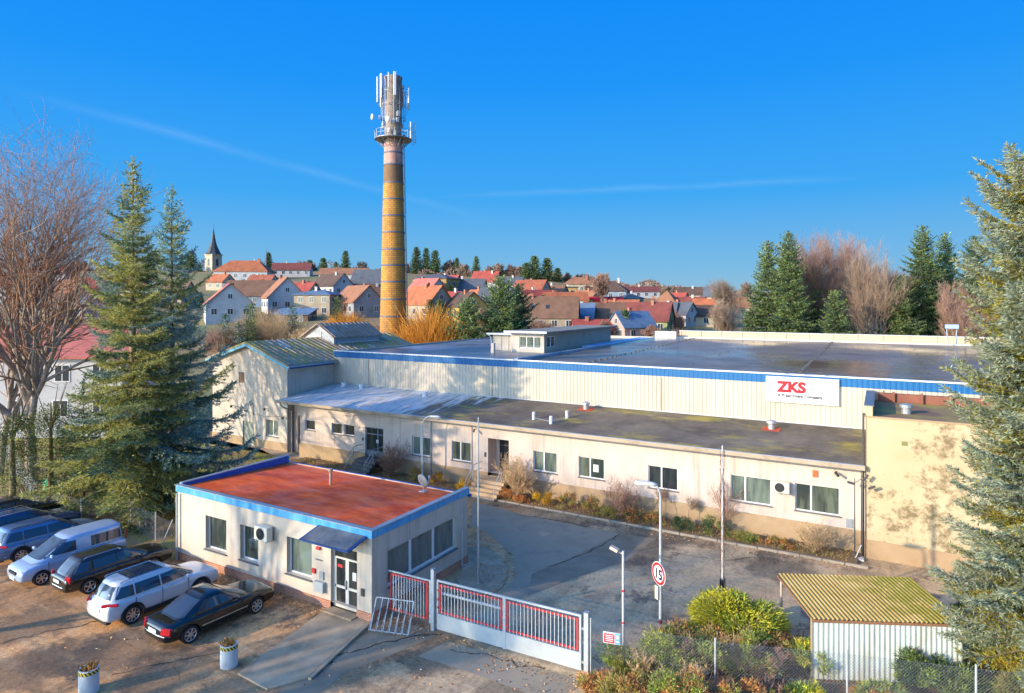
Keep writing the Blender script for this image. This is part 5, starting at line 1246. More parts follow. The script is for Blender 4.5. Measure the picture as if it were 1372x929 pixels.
    def endx(z, y, front):
        xr, xf, w = interp_levels(lv, z); xc, a = (xr+xf)/2, (xf-xr)/2; q = max(0, 1-abs(y/w)**ex)**(1/ex); return xc+a*q+.008 if front else xc-a*q-.008
    zb_, zt_ = spec['wz']; eps = .009
    for front, nm in ((True,'windscreen'),(False,'rear_window')):
        zz0, zz1 = spec.get('wsz' if front else 'rwz', (zb_+.02, zt_+.02))
        def fn(u, v_, front=front, zz0=zz0, zz1=zz1):
            z = zz0+(zz1-zz0)*v_; w = interp_levels(lv, z)[2]*.87; y = -w+2*w*u; return (endx(z, y, front), y, z+.006)
        patch(nm, fn, m_cg)
    for sd in (-1, 1):
        for (xb0, xb1, xt0, xt1) in spec['win']:
            def fn(u, v_, sd=sd, q=(xb0,xb1,xt0,xt1)):
                z = zb_+(zt_-zb_)*v_; x0, x1 = q[0]+(q[2]-q[0])*v_, q[1]+(q[3]-q[1])*v_; x = x0+(x1-x0)*u
                xr, xf, w = interp_levels(lv, z); xc, a = (xr+xf)/2, (xf-xr)/2; return (x, sd*(w*max(.0,1-abs((x-xc)/a)**ex)**(1/ex)+eps), z+.004)
            patch('side_window', fn, m_cg, 8, 4)
    if spec.get('sunroof'):
        x0, x1, w = spec['sunroof']; xr, xf, ww = lv[-1][1:]; b = MB(); b.box(x0, x1, -w, w, z1+.02, z1+.056); b.build('glass_roof', m_cg, t, local=True, bevel=.01)
    if spec.get('rails'):
        for sd in (-1, 1):
            x0, x1, w = spec['rails']; b = MB(); b.path([(x0,sd*w,z1+.0),(x0+.1,sd*w,z1+.06),(x1-.1,sd*w,z1+.06),(x1,sd*w,z1+.0)], .02, 6); b.build('roof_rail', spec.get('railm', m_chrome), t, local=True)
    # wheels
    for x in wx:
        for sd in (-1, 1):
            yo = sd*(hw-.012); yi = sd*(hw-.22); b = MB(); k = 30
            prof = [(wr*.66, yo-sd*.03),(wr*.70, yo),(wr*.93, yo),(wr, yo-sd*.035),(wr, yi),(wr*.6, yi)]
            vs = [(x+r*math.cos(2*PI*i/k), y, wr+r*math.sin(2*PI*i/k)) for r, y in prof for i in range(k)]
            b.add(vs, [(j*k+i, j*k+(i+1) % k, (j+1)*k+(i+1) % k, (j+1)*k+i) for j in range(5) for i in range(k)]); w_ = b.build('wheel', m_tyre, t, local=True); smooth_by_angle(w_)
            b = MB(); rr = wr*.67; b.path([(x+rr*math.cos(2*PI*i/k), yo-sd*.015, wr+rr*math.sin(2*PI*i/k)) for i in range(k+1)], .018, 5)
            for i in range(spec.get('spk', 7)):
                a = 2*PI*i/spec.get('spk', 7)+.3; M = Matrix.Translation((x+rr*.55*math.cos(a), yo-sd*.02, wr+rr*.55*math.sin(a))) @ Matrix.Rotation(-a, 4, 'Y'); b.obox(M, rr*.48, .012, .026)
            b.tube((x,yo-sd*.04,wr),(x,yo-sd*.005,wr),.055,.04,12); b.build('rim', m_rim, w_, local=True)
            b = MB(); b.tube((x,yo-sd*.06,wr),(x,yo-sd*.07,wr),rr*.98,None,24); b.build('brake_backing', m_trim, w_, local=True)
    # lamps, plates, mirrors, handles
    for sd in (-1, 1):
        x_, z_, lx, lz, ly = spec['tail']; y_ = hw*spec.get('tail_y', .80)
        b = MB(); b.obox(Matrix.Translation((x_, sd*y_, z_)) @ Matrix.Rotation(-sd*spec.get('tail_yaw', .45), 4, 'Z') @ Matrix.Rotation(spec.get('tail_tilt', 0), 4, 'Y'), lx, ly, lz); b.build('tail_light', m_tail, t, local=True, bevel=.025)
        x_, z_, lx, lz, ly = spec['headl']; b = MB(); b.obox(Matrix.Translation((x_, sd*hw*.72, z_)) @ Matrix.Rotation(-sd*.45, 4, 'Z') @ Matrix.Rotation(.25, 4, 'Y'), lx, ly, lz); b.build('headlight', m_head, t, local=True, bevel=.02)
        xm, zm = spec['mir']; b = MB(); b.obox(Matrix.Translation((xm, sd*(hw+.05), zm)), .06,.10,.065); b.build('wing_mirror', pm, t, local=True, bevel=.03)
        for xh in spec['hnd']: b = MB(); b.obox(Matrix.Translation((xh, sd*(hw*.992), spec['hz'])), .09,.02,.014); b.build('door_handle', spec.get('hm', pm), t, local=True)
        for xs in spec.get('seams', ()): b = MB(); b.box(xs-.006, xs+.006, sd*(hw-.02), sd*(hw+.003), .36, spec['hz']+.04); b.build('door_seam', m_trim, t, local=True)
        if spec.get('strip'): b = MB(); b.box(spec['strip'][0], spec['strip'][1], sd*(hw-.02), sd*(hw+.012), spec['strip'][2]-.02, spec['strip'][2]+.02); b.build('side_strip', m_chrome, t, local=True)
    b = MB(); b.obox(Matrix.Translation((spec['st'][0][0]-.012+spec.get('plx', 0), 0, spec['plz'])), .012,.26,.06); b.build('number_plate', m_plate, t, local=True)
    b = MB(); b.obox(Matrix.Translation((spec['st'][-1][0]+.008, 0, .42)), .012,.26,.055); b.build('number_plate', m_plate, t, local=True)
    b = MB(); b.obox(Matrix.Translation((spec['st'][-1][0]-.015, 0, spec.get('grz', .60))), .03,.36,.06); b.build('grille', m_trim, t, local=True)
    if spec.get('bumper'): b = MB(); zz = spec['bumper']; b.path([(-L/2+.22,-hw*.985,zz),(-L/2+.05,-hw*.80,zz),(-L/2-.01,-hw*.4,zz),(-L/2-.01,hw*.4,zz),(-L/2+.05,hw*.80,zz),(-L/2+.22,hw*.985,zz)], .012, 5); b.build('bumper_strip', m_chrome, t, local=True)
    return t
COUPE = dict(L=4.65, W=1.80, wr=.33, rw=-1.38, fw=1.39, spk=7,
    st=[(-2.32,.66,.72,.40),(-2.27,.82,.84,.28),(-2.10,.90,.93,.22),(-1.6,.93,.985,.2),(-.9,.915,1,.19),(0,.90,1,.19),(.8,.89,1,.19),(1.3,.88,.985,.19),(1.8,.84,.97,.2),(2.2,.77,.93,.24),(2.33,.63,.85,.3)],
    gh=[(.86,-1.90,1.22,.80),(.97,-1.70,.98,.785),(1.16,-1.30,.56,.715),(1.35,-.86,.18,.645),(1.415,-.68,.02,.60)], wz=(.97,1.31), win=[(-1.12,-.18,-.74,-.22),(-.13,.74,-.17,.14)],
    rwz=(.96,1.34), wsz=(.95,1.36), tail=(-2.20,.72,.06,.12,.20), headl=(2.06,.60,.10,.05,.14), mir=(.55,.98), hnd=(-.35,), hz=.80, seams=(-.5,.75), strip=(-.95,.95,.50), plz=.66, bumper=.56, tail_tilt=.2)
SUV = dict(L=4.7, W=1.88, wr=.37, rw=-1.42, fw=1.38, spk=9, clad=True,
    st=[(-2.35,.72,.80,.42),(-2.31,.96,.88,.32),(-2.2,1.05,.95,.27),(-1.5,1.07,1,.25),(0,1.05,1,.25),(.9,1.03,1,.25),(1.3,1.03,.99,.25),(1.8,1.0,.985,.26),(2.24,.93,.95,.3),(2.36,.74,.88,.36)],
    gh=[(.98,-2.24,1.48,.86),(1.10,-2.18,1.22,.845),(1.35,-2.06,.78,.76),(1.56,-1.90,.40,.67),(1.62,-1.84,.28,.62)], wz=(1.10,1.49), win=[(-2.0,-1.32,-1.75,-1.32),(-1.26,-.28,-1.26,-.30),(-.22,1.02,-.24,.38)],
    rwz=(1.10,1.52), wsz=(1.06,1.57), tail=(-2.20,.98,.05,.055,.30), headl=(2.08,.74,.10,.05,.16), mir=(.78,1.12), hnd=(-.95,.1), hz=.98, seams=(-1.3,-.25,.85), sunroof=(-1.35,.0,.48), rails=(-1.75,.1,.60), plz=.72, tail_yaw=.75, grz=.72, bumper=.5)
WAGON = dict(L=4.66, W=1.79, wr=.33, rw=-1.40, fw=1.32, spk=5,
    st=[(-2.33,.62,.78,.38),(-2.29,.85,.87,.28),(-2.15,.93,.94,.22),(-1.5,.95,1,.2),(0,.93,1,.2),(.9,.91,1,.2),(1.3,.91,.99,.2),(1.8,.87,.975,.22),(2.22,.81,.94,.26),(2.34,.66,.86,.33)],
    gh=[(.87,-2.20,1.40,.80),(.98,-2.12,1.10,.785),(1.2,-1.92,.60,.70),(1.40,-1.70,.22,.62),(1.455,-1.60,.10,.57)], wz=(.98,1.34), win=[(-1.95,-1.25,-1.62,-1.25),(-1.19,-.25,-1.19,-.27),(-.19,.90,-.22,.28)],
    rwz=(.98,1.38), wsz=(.95,1.42), tail=(-2.17,.82,.06,.14,.14), headl=(2.06,.64,.10,.05,.14), mir=(.72,1.0), hnd=(-.95,.1), hz=.86, seams=(-1.22,-.22,.8), rails=(-1.5,.0,.56), plz=.70, bumper=.5)
VAN = dict(L=4.42, W=1.80, wr=.32, rw=-1.28, fw=1.42, spk=6,
    st=[(-2.2,.75,.90,.40),(-2.19,1.02,.955,.32),(-2.1,1.06,.98,.26),(-1.4,1.07,1,.22),(0,1.06,1,.22),(.9,1.04,1,.22),(1.3,1.0,.99,.22),(1.75,.92,.97,.23),(2.1,.82,.93,.27),(2.23,.64,.85,.33)],
    gh=[(.98,-2.18,1.72,.86),(1.12,-2.17,1.40,.85),(1.4,-2.14,.92,.80),(1.68,-2.10,.45,.74),(1.76,-2.06,.28,.70)], wz=(1.14,1.58), win=[(-2.0,-.62,-1.96,-.62),(.02,1.12,.02,.58)],
    rwz=(1.15,1.6), wsz=(1.08,1.68), tail=(-2.16,1.25,.03,.24,.06), headl=(1.98,.74,.12,.07,.13), mir=(1.05,1.18), hnd=(-.5,.15), hz=.98, seams=(-.6,.0,1.15), plz=.8, grz=.66, tail_y=.93, hm=m_trim, tail_yaw=.1)
HD = PI/2
build_car('black two door coupe with chrome side strip parked nearest the gatehouse door', (-23.0,16.05), HD-.07, COUPE, paint('black paint', (.008,.008,.009)))
build_car('silver white sport utility car with dark glass roof between the black cars', (-26.4,15.82), HD-.04, SUV, paint('white silver paint', (.58,.60,.62), .28, .15))
build_car('black estate car with upright tail lights beside the silver van', (-30.6,16.35), HD-.05, WAGON, paint('blackish brown paint', (.020,.016,.014)))
build_car('silver white compact van facing the camera between dark and blue cars', (-33.35,15.75), -HD-.06, VAN, paint('silver blue paint', (.36,.47,.63), .3, .25))
build_car('steel blue sport utility car parked left of the silver van', (-37.0,16.45), HD-.05, dict(SUV, L=4.5, rails=(-1.75,.1,.60), railm=m_trim, sunroof=None), paint('steel blue paint', (.10,.19,.33), .28, .4))
build_car('dark blue estate car partly cut off by the picture edge', (-40.3,17.0), HD-.05, WAGON, paint('dark blue paint', (.02,.06,.16), .25, .3))
build_car('black estate car behind the dark blue one, farthest in the row', (-43.2,17.6), HD-.05, dict(WAGON), paint('black car paint', (.012,.013,.015)))
# ---------------------------------------------------------------- foliage generators
m_bark = mat('grey brown bark', (.13,.09,.06), (.20,.15,.10), 5, .95, bump=.5, bsc=20)
m_birch = mat('pale birch bark', (.42,.35,.28), (.26,.20,.15), 2.5, .9, stain=(.06,.045,.04), ssc=3, samt=.7, stretch=(1,1,2.5))
m_twig = leafmat('red brown twigs', (.21,.125,.09), (.16,.10,.075), .35, 0)
m_btw = leafmat('golden brown birch twigs', (.27,.15,.085), (.20,.115,.075), .4, 0)
m_twig_g = leafmat('grey brown twigs', (.22,.155,.11), (.15,.11,.08), .35, 0)
m_twig_o = leafmat('orange willow twigs', (.55,.22,.03), (.42,.17,.03), .35, 0)
m_twig_t = leafmat('tan twigs', (.34,.24,.13), (.24,.16,.09), .35, 0)
m_sp_y = leafmat('yellow green spruce needles', (.215,.20,.06), (.15,.15,.045), .5, .35, gain=2.9)
m_sp_g = leafmat('dark green spruce needles', (.055,.085,.04), (.035,.06,.035), .5, .35, gain=2.9)
m_sp_b = leafmat('blue grey spruce needles', (.115,.165,.145), (.08,.125,.115), .4, .35, gain=2.9)
m_sp_t = leafmat('dusty green spruce needles', (.145,.17,.10), (.10,.125,.08), .4, .25)
m_sp_p = leafmat('pale blue spruce needles', (.17,.19,.135), (.12,.14,.10), .35, .2)
m_sp_o = leafmat('olive spruce needles', (.20,.165,.022), (.13,.12,.025), .4, .3)
m_far_g = leafmat('far conifer green', (.085,.105,.03), (.05,.07,.03), .5, .3, gain=3.0)
m_far_d = leafmat('far conifer dark green', (.035,.055,.03), (.05,.07,.03), .5, .3, gain=2.4)
def spruce_arrays(H, R, z0, dz, nb, ts, tl, tw, seed, droop=.35, curl=.3, pw=.85, nmat=3, wts=(.5,.3,.2), tipm=None, lmax=.95, gap=0.0, side=.42, dens=.5, upz=.35, tiplen=1.0, keep=None, lvar=(.68,1.12)):
    rg = np.random.default_rng(seed); base, tip, wid, mi = [], [], [], []; S0, S1, r0, r1 = [], [], [], []
    z = z0; k = 0
    while z < H-.25:
        h = (z-z0)/(H-z0); nbr = max(3, int(round(nb*(1-.35*h))))
        ph = rg.uniform(0, 2*PI)
        for b in range(nbr):
            if rg.random() < gap: continue
            az = ph+2*PI*b/nbr+rg.normal(0, .22); L = R*(1-h)**pw*rg.uniform(*lvar)+.12
            if keep and not keep(az, z): L *= .45
            n = 7; q = np.linspace(0, 1, n); a = -.12+.75*h
            rr = L*q*(1-.06*q); zz = z+rg.normal(0, .1*dz)+L*(a*q-droop*(1-h*.7)*q**1.6+curl*(1-.5*h)*q**3)
            azz = az+rg.normal(0,.10)*q
            P = np.stack([rr*np.cos(azz), rr*np.sin(azz), zz], 1)
            rb = .012+.012*L
            for i in range(n-1): S0.append(P[i]); S1.append(P[i+1]); r0.append(rb*(1-q[i])+.004); r1.append(rb*(1-q[i+1])+.003)
            bm_ = rg.choice(nmat, p=wts)
            m_ = max(2, int(L*.92/ts)); qs = np.linspace(.10, 1, m_); idx = np.clip((qs*(n-1)).astype(int), 0, n-2); fr = (qs*(n-1)-idx)[:, None]
            pt = P[idx]*(1-fr)+P[idx+1]*fr; tg = P[idx+1]-P[idx]; tg /= np.linalg.norm(tg, axis=1, keepdims=True)
            sd = np.cross(tg, [0,0,1.]); sd /= np.linalg.norm(sd, axis=1, keepdims=True)+1e-9
            for s_ in (1, -1, 0):
                if s_ == 0: pp, dd, lt = pt, tg, np.full(m_, ts*1.6)
                else:
                    lt = np.minimum(side*L*(1-qs)+.10+.05*L, lmax)*rg.uniform(.6, 1.15, m_)*tiplen
                    dd = tg*.62+sd*s_*rg.uniform(.6, 1.0, (m_,1))+np.array([0,0,-.22])+rg.normal(0, .12, (m_,3)); pp = pt
                dd = dd/np.linalg.norm(dd, axis=1, keepdims=True)
                cnt = np.maximum(1, (lt/(tl*dens)).astype(int)); tot = cnt.sum()
                rep = np.repeat(np.arange(m_), cnt); u = rg.random(tot)*lt[rep]
                bp_ = pp[rep]+dd[rep]*u[:, None]
                nd = dd[rep]*.95+rg.normal(0, .45, (tot,3))+np.array([0,0,upz*.3]); nd /= np.linalg.norm(nd, axis=1, keepdims=True)
                base.append(bp_); tip.append(bp_+nd*tl*rg.uniform(.7, 1.3, (tot,1))); wid.append(np.full(tot, tw)); 
                mm = np.where(rg.random(tot) < .75, bm_, rg.choice(nmat, tot, p=wts))
                if tipm is not None: mm = np.where((qs[rep] > .62) & (rg.random(tot) < .55), tipm, mm)
                mi.append(mm)
        z += dz*(1-.45*h)*rg.uniform(.8, 1.2); k += 1
    # leader
    for zz in np.arange(H-.9, H+.1, tl*.35):
        nn = 5; a = rg.random(nn)*2*PI; bp_ = np.tile([0,0,zz], (nn,1)).astype(float); nd = np.stack([np.cos(a)*.6, np.sin(a)*.6, np.full(nn,.75)], 1); base.append(bp_); tip.append(bp_+nd*tl*1.2); wid.append(np.full(nn, tw)); mi.append(np.full(nn, 0))
    return np.concatenate(base), np.concatenate(tip), np.concatenate(wid), np.concatenate(mi), (S0, S1, r0, r1)
def tris_mesh(name, B, T_, Wd, mi, mats, seed=0):
    rg = np.random.default_rng(seed); d = T_-B; r = rg.normal(0, 1, B.shape); s_ = np.cross(d, r); s_ /= np.linalg.norm(s_, axis=1, keepdims=True)+1e-9
    s_ *= Wd[:, None]*.5; mid = B+d*.45
    V = np.stack([B, mid+s_, T_, mid-s_], 1).reshape(-1, 3); Q = (np.arange(len(B))*4)[:, None]+np.arange(4)[None]
    return np_mesh(name, V, [Q], mats, mi)
def conifer(label, pos, H, R, mats, seed, group=None, trunk_r=None, cat='tree', name='spruce_tree', bare_to=0.0, rz=0.0, barkm=None, **kw):
    t = thing(name, label, cat, pos, rz, group)
    B, T_, Wd, mi, S = spruce_arrays(H, R, kw.pop('z0', .6), kw.pop('dz', .4), kw.pop('nb', 6), kw.pop('ts', .12), kw.pop('tl', .12), kw.pop('tw', .035), seed, nmat=len(mats), **kw)
    link('crown', tris_mesh('crown', B, T_, Wd, mi, mats, seed), t, True)
    tr = trunk_r or H*.014
    P0 = [(0,0,-.3)]+[(0,0,H*i/6) for i in range(1,6)]; P1 = P0[1:]+[(0,0,H)]; rr = [tr*1.25]+[tr*(1-i/6.2) for i in range(1,7)]
    V, Q = tubes_np(P0, P1, rr[:-1], rr[1:], 9); V2, Q2 = tubes_np(*S, 4)
    link('trunk', np_mesh('trunk', np.concatenate([V, V2]), [np.concatenate([Q, Q2+len(V)])], [barkm or m_bark], smooth=True), t, True)
    return t
def bare_arrays(H, seed, spread=.5, lv=5, trunk_len=.35, r0=.02, twig=.006, up=.12, kids=(3,5), droop=0.0, lean=(0,0), ratio=(.5,.72), multi=1, nseg=6, cap=14000):
    rg = random.Random(seed); segs = []
    def grow(p, d, L, r, l):
        if len(segs) > cap: return
        n = nseg if l < 2 else (4 if l < 4 else 3); d = d.copy(); rr = r; sp = []
        for i in range(n):
            jit = .05 if l == 0 else .14
            d = (d+Vector((rg.gauss(0,jit), rg.gauss(0,jit), rg.gauss(0,jit)+(up if l > 0 else .03)-(droop*(l/lv)**2 if l > 1 else 0)))).normalized()
            q = p+d*(L/n); r2 = max(twig*.6, r*(1-(i+1)/n*(.62 if l < lv else .8)))
            segs.append((p, q, rr, r2, l)); p = q; rr = r2; sp.append((p.copy(), d.copy(), (i+1)/n, rr))
        if l < lv:
            for (pp, dd, f, r_) in sp:
                if l == 0 and f < trunk_len: continue
                k = rg.randint(*kids) if f > .99 or l == 0 else rg.randint(1, max(1, kids[1]-2))
                for j in range(k):
                    ax = dd.orthogonal().normalized(); ax = Matrix.Rotation(rg.uniform(0, 2*PI), 3, dd) @ ax
                    an = rg.gauss(spread, .15)*(1.0 if f < .99 else .75); nd = (Matrix.Rotation(an, 3, ax) @ dd).normalized()
                    grow(pp, nd, L*rg.uniform(*ratio)*(1.12-.45*f if l == 0 else 1), max(twig, min(r_*.72, r*.6)), l+1)
    for k in range(multi):
        a = 2*PI*k/max(1,multi)+.5; d = Vector((lean[0]+(.28*math.cos(a) if multi > 1 else 0), lean[1]+(.28*math.sin(a) if multi > 1 else 0), 1)).normalized()
        grow(Vector((.15*math.cos(a),.15*math.sin(a),-.2)) if multi > 1 else Vector((0,0,-.2)), d, H*.62, H*r0, 0)
    # rescale to the wanted height
    zt = max(s[1].z for s in segs); k = H/zt
    print('BARE', seed, len(segs))
    return [(tuple(a*k), tuple(b*k), r, r2, l) for a, b, r, r2, l in segs]
def bare_tree(label, pos, H, seed, group=None, bark=None, twigm=None, split=2, name='bare_tree', cat='tree', rz=0.0, tname=('trunk','crown'), **kw):
    t = thing(name, label, cat, pos, rz, group); sg_ = bare_arrays(H, seed, **kw)
    for nm, sel, n, mt in ((tname[0], [s for s in sg_ if s[4] < split], 7, bark or m_bark), (tname[1], [s for s in sg_ if s[4] >= split], 3, twigm or m_twig)):
        if not sel: continue
        V, Q = tubes_np([s[0] for s in sel], [s[1] for s in sel], [s[2] for s in sel], [s[3] for s in sel], n)
        link(nm, np_mesh(nm, V, [Q], [mt], smooth=(n > 4)), t, True)
    return t
def leaf_cloud(centers, radii, n, ls, seed, squash=1.0, hollow=.55):
    """leaf faces spread through clumps: returns base, tip, width"""
    rg = np.random.default_rng(seed); B, T_ = [], []
    for (c, r), k in zip(zip(centers, radii), n):
        d = rg.normal(0, 1, (k,3)); d /= np.linalg.norm(d, axis=1, keepdims=True); q = hollow+(1-hollow)*rg.random((k,1))**.7
        p = np.array(c)+d*q*np.array([r, r, r*squash]); nd = d*.7+rg.normal(0, .6, (k,3)); nd /= np.linalg.norm(nd, axis=1, keepdims=True)
        B.append(p); T_.append(p+nd*ls*rg.uniform(.35, 1.8, (k,1)))
    B, T_ = np.concatenate(B), np.concatenate(T_); return B, T_, np.full(len(B), ls*.42)
def leafy_shrub(label, pos, rx, ry, h, mats, seed, n=2600, ls=.07, clumps=16, group=None, name='shrub', cat='shrub', rz=0.0, wts=None, stems=8, spiky=0.0):
    t = thing(name, label, cat, pos, rz, group); rg = random.Random(seed); cs, rs = [], []
    for i in range(clumps):
        a = rg.uniform(0, 2*PI); q = math.sqrt(rg.random())*.78; z = rg.uniform(.22, .88); f = math.sqrt(max(.05, 1-(z*.9)**2)); cs.append((q*rx*math.cos(a)*f, q*ry*math.sin(a)*f, z*h*(.92-.3*q*q))); rs.append(min(rx, ry, h)*rg.uniform(.15, .42))
    B, T_, Wd = leaf_cloud(cs, rs, [n//clumps]*clumps, ls, seed, .8, .35)
    if spiky:
        g = np.random.default_rng(seed); k = len(B); T_ = T_+np.concatenate([B[:, :2]*g.random((k,1))*spiky, (g.random((k,1))*.6)*spiky], 1)*.5
    B[:, 2] = np.maximum(B[:, 2], .01); T_[:, 2] = np.maximum(T_[:, 2], .02)
    g = np.random.default_rng(seed+1); cl = g.choice(len(mats), clumps, p=wts); mi = np.repeat(cl, n//clumps); mi = np.where(g.random(len(mi)) < .2, g.choice(len(mats), len(mi), p=wts), mi)
    link('foliage', tris_mesh('foliage', B, T_, Wd, mi, mats, seed), t, True)
    m = MB()
    for c in cs[:stems]: m.tube((0,0,-.05), (c[0]*.5,c[1]*.5,c[2]*.6), .025, .015, 5); m.tube((c[0]*.5,c[1]*.5,c[2]*.6), c, .015, .006, 4)
    for c in cs:
        for _ in range(3): m.tube(c, (c[0]*1.25+rg.gauss(0,.12), c[1]*1.25+rg.gauss(0,.12), c[2]*1.18+rg.uniform(.05,.3)*min(1,h)), .007, .004, 3)
    m.build('stems', m_bark, t, local=True, fix=False); return t
def bare_shrub(label, pos, h, spread, seed, twigm, n=14, group=None, name='bare_shrub', cat='shrub', lv=3, leaves=None, tw=.005, nl=0, ls=.05):
    t = thing(name, label, cat, pos, 0, group); rg = random.Random(seed); segs = []
    def grow(p, d, L, r, l):
        for i in range(3):
            d = (d+Vector((rg.gauss(0,.16), rg.gauss(0,.16), rg.gauss(0.05,.12)))).normalized(); q = p+d*L/3; segs.append((tuple(p), tuple(q), r, r*.75)); r *= .75; p = q
            if l < lv and rg.random() < .85:
                for _ in range(2):
                    nd = (d+Vector((rg.gauss(0,.55), rg.gauss(0,.55), rg.gauss(.1,.35)))).normalized(); grow(p, nd, L*rg.uniform(.4, .62), r*.7, l+1)
    for i in range(n):
        a = rg.uniform(0, 2*PI); s_ = spread*math.sqrt(rg.random()); d = Vector((math.cos(a)*s_, math.sin(a)*s_, 1)).normalized(); grow(Vector((math.cos(a)*.12*rg.random()*spread, math.sin(a)*.12*rg.random()*spread, 0)), d, h*rg.uniform(.45, .75), .012+.004*h, 0)
    zt = max(s[1][2] for s in segs); k = h/zt
    P0 = np.array([s[0] for s in segs])*k; P1 = np.array([s[1] for s in segs])*k; P0[:,2] = np.maximum(P0[:,2], 0); P1[:,2] = np.maximum(P1[:,2], .01)
    V, Q = tubes_np(P0, P1, np.maximum([s[2] for s in segs], tw), np.maximum([s[3] for s in segs], tw), 3); link('stems', np_mesh('stems', V, [Q], [twigm]), t, True)
    if leaves:
        g = np.random.default_rng(seed); ix = g.integers(0, len(P1), nl); B = P1[ix]; nd = g.normal(0, 1, (nl,3)); nd /= np.linalg.norm(nd, axis=1, keepdims=True)
        link('foliage', tris_mesh('foliage', B, B+nd*ls, np.full(nl, ls*.5), np.zeros(nl, int), [leaves], seed), t, True)
    return t
# ---------------------------------------------------------------- big trees near the camera
sx_, sy_ = cam2site(16.15, 19.6)
conifer('huge blue spruce with pale needle tips filling the right edge', (sx_, sy_, 0), 17.0, 2.6, [m_sp_o, m_sp_t, m_sp_p], 11, z0=2.2, dz=.28, nb=9, ts=.10, tl=.15, tw=.034, gap=.12, wts=(.44,.38,.18), tipm=2, droop=.34, curl=.35, pw=.24, lmax=.60, lvar=(.45,1.18), side=.30, dens=.15)
m_sps = mat('spruce bark with lichen', (.22,.17,.10), (.30,.24,.13), 4, .95, bump=.5)
p = G(178, 686)
conifer('tall yellowish green spruce left of the gatehouse with its lower trunk showing', tuple(p), 21.3, 5.3, [m_sp_y, m_sp_g, m_sp_b], 21, z0=1.6, dz=.62, nb=6, lvar=(.5,1.18), ts=.14, tl=.23, tw=.048, wts=(.62,.22,.16), droop=.50, curl=.34, pw=.98, lmax=1.3, gap=.06, trunk_r=.34, barkm=m_sps, dens=.15)
p = G(230, 664)
conifer('slightly shorter blue green spruce close behind the yellowish one, nearer the gatehouse', tuple(p), 20.3, 5.4, [m_sp_b, m_sp_g, m_sp_y], 22, z0=1.2, dz=.72, nb=6, lvar=(.5,1.2), ts=.14, tl=.23, tw=.048, wts=(.50,.28,.22), droop=.38, curl=.50, pw=1.05, lmax=1.0, gap=.14, trunk_r=.30, dens=.15)
Y = 45; s_, t_ = cam2site((42-U0)/F*Y, Y)
bare_tree('large leafless birch with spreading reddish twigs at the left edge', (s_, t_, 0), 27.6, 5, bark=m_birch, twigm=m_btw, split=3, lv=4, trunk_len=.26, spread=.52, r0=.015, twig=.012, up=.10, kids=(2,3), droop=.20, ratio=(.58,.76), lean=(.05,.06), nseg=7, cap=260000)
Y = 47; s_, t_ = cam2site((0-U0)/F*Y, Y)
bare_tree('second leafless birch leaning out of the left edge beside the large one', (s_, t_, 0), 21.0, 8, bark=m_birch, twigm=m_twig, split=3, lv=3, trunk_len=.3, spread=.5, r0=.012, twig=.012, up=.14, kids=(2,3), droop=.16, ratio=(.54,.74), lean=(-.12,0), nseg=6, cap=90000)
m_ivy = leafmat('dark ivy leaves', (.035,.05,.018), (.08,.10,.025), .5, .15)
m_ivy2 = leafmat('paler ivy leaves', (.10,.12,.03), (.07,.09,.02), .5, .15)  # paler leaf tone, mixed at random among the dark leaves
def ivy_tree(label, p, h, r, seed, trunk_clear=1.2, lean=0.0):
    t = thing('ivy_tree', label, 'tree', tuple(p)); rg = random.Random(seed); cs, rs = [], []
    for i in range(26):
        z = trunk_clear+(h-trunk_clear)*rg.random(); a = rg.uniform(0, 2*PI); f = r*(1.1-.7*abs((z/h)-.45)); cs.append((lean*z+f*.55*math.cos(a), f*.55*math.sin(a), z)); rs.append(f*rg.uniform(.42, .7))
    B, T_, Wd = leaf_cloud(cs, rs, [330]*26, .11, seed, 1.1, .3); g = np.random.default_rng(seed)
    link('ivy', tris_mesh('ivy', B, T_, Wd, (g.random(len(B)) < .35).astype(int), [m_ivy, m_ivy2], seed), t, True)
    m = MB(); m.tube((0,0,-.1),(lean*h*.5,0,h*.5),.2,.15,9); m.tube((lean*h*.5,0,h*.5),(lean*h,0,h*1.12),.15,.04,7)
    for k in range(4): a = rg.uniform(0,2*PI); m.tube((lean*h*.8,0,h*.8),(lean*h*.8+math.cos(a)*.9,math.sin(a)*.9,h*1.35),.05,.012,5)
    m.build('trunk', m_sps, t, local=True, smooth=True)
ivy_tree('short ivy covered tree at the left edge behind the parked cars', G(17, 686), 5.4, 1.55, 31, 1.0)
ivy_tree('ivy covered leaning tree between the left edge tree and the tall spruce', G(68, 672), 5.6, 1.7, 32, 2.2)
p = G(112, 668); conifer('small dark green spruce growing under the tall yellowish spruce', tuple(p), 7.6, 2.2, [m_sp_g, m_sp_y], 35, z0=.8, dz=.4, nb=6, ts=.16, tl=.18, tw=.06, wts=(.7,.3), gap=.1)
# trees standing outside the picture on the left: their shadows reach the yard and the walls
offs = [(-30.5,19.5,17.5,41),(-27.0,11.0,18.5,42),(-36.5,25.5,18.5,44),(-33,9,19.0,46)]
off_lab = ['tall leafless tree outside the left edge, level with the parking row','tall leafless tree left of the camera, between the parking row and the street','tall leafless tree at the far left beyond the parked cars','tallest leafless tree standing far out on the left']
for (X, Y, h, sd), lb in zip(offs, off_lab):
    s_, t_ = cam2site(X, Y)
    bare_tree(lb, (s_, t_, 0), h, sd, bark=m_bark, twigm=m_twig_g, split=2, lv=4, trunk_len=.3, spread=.5, r0=.0125, twig=.007, kids=(2,3), nseg=5, cap=60000, group=None)
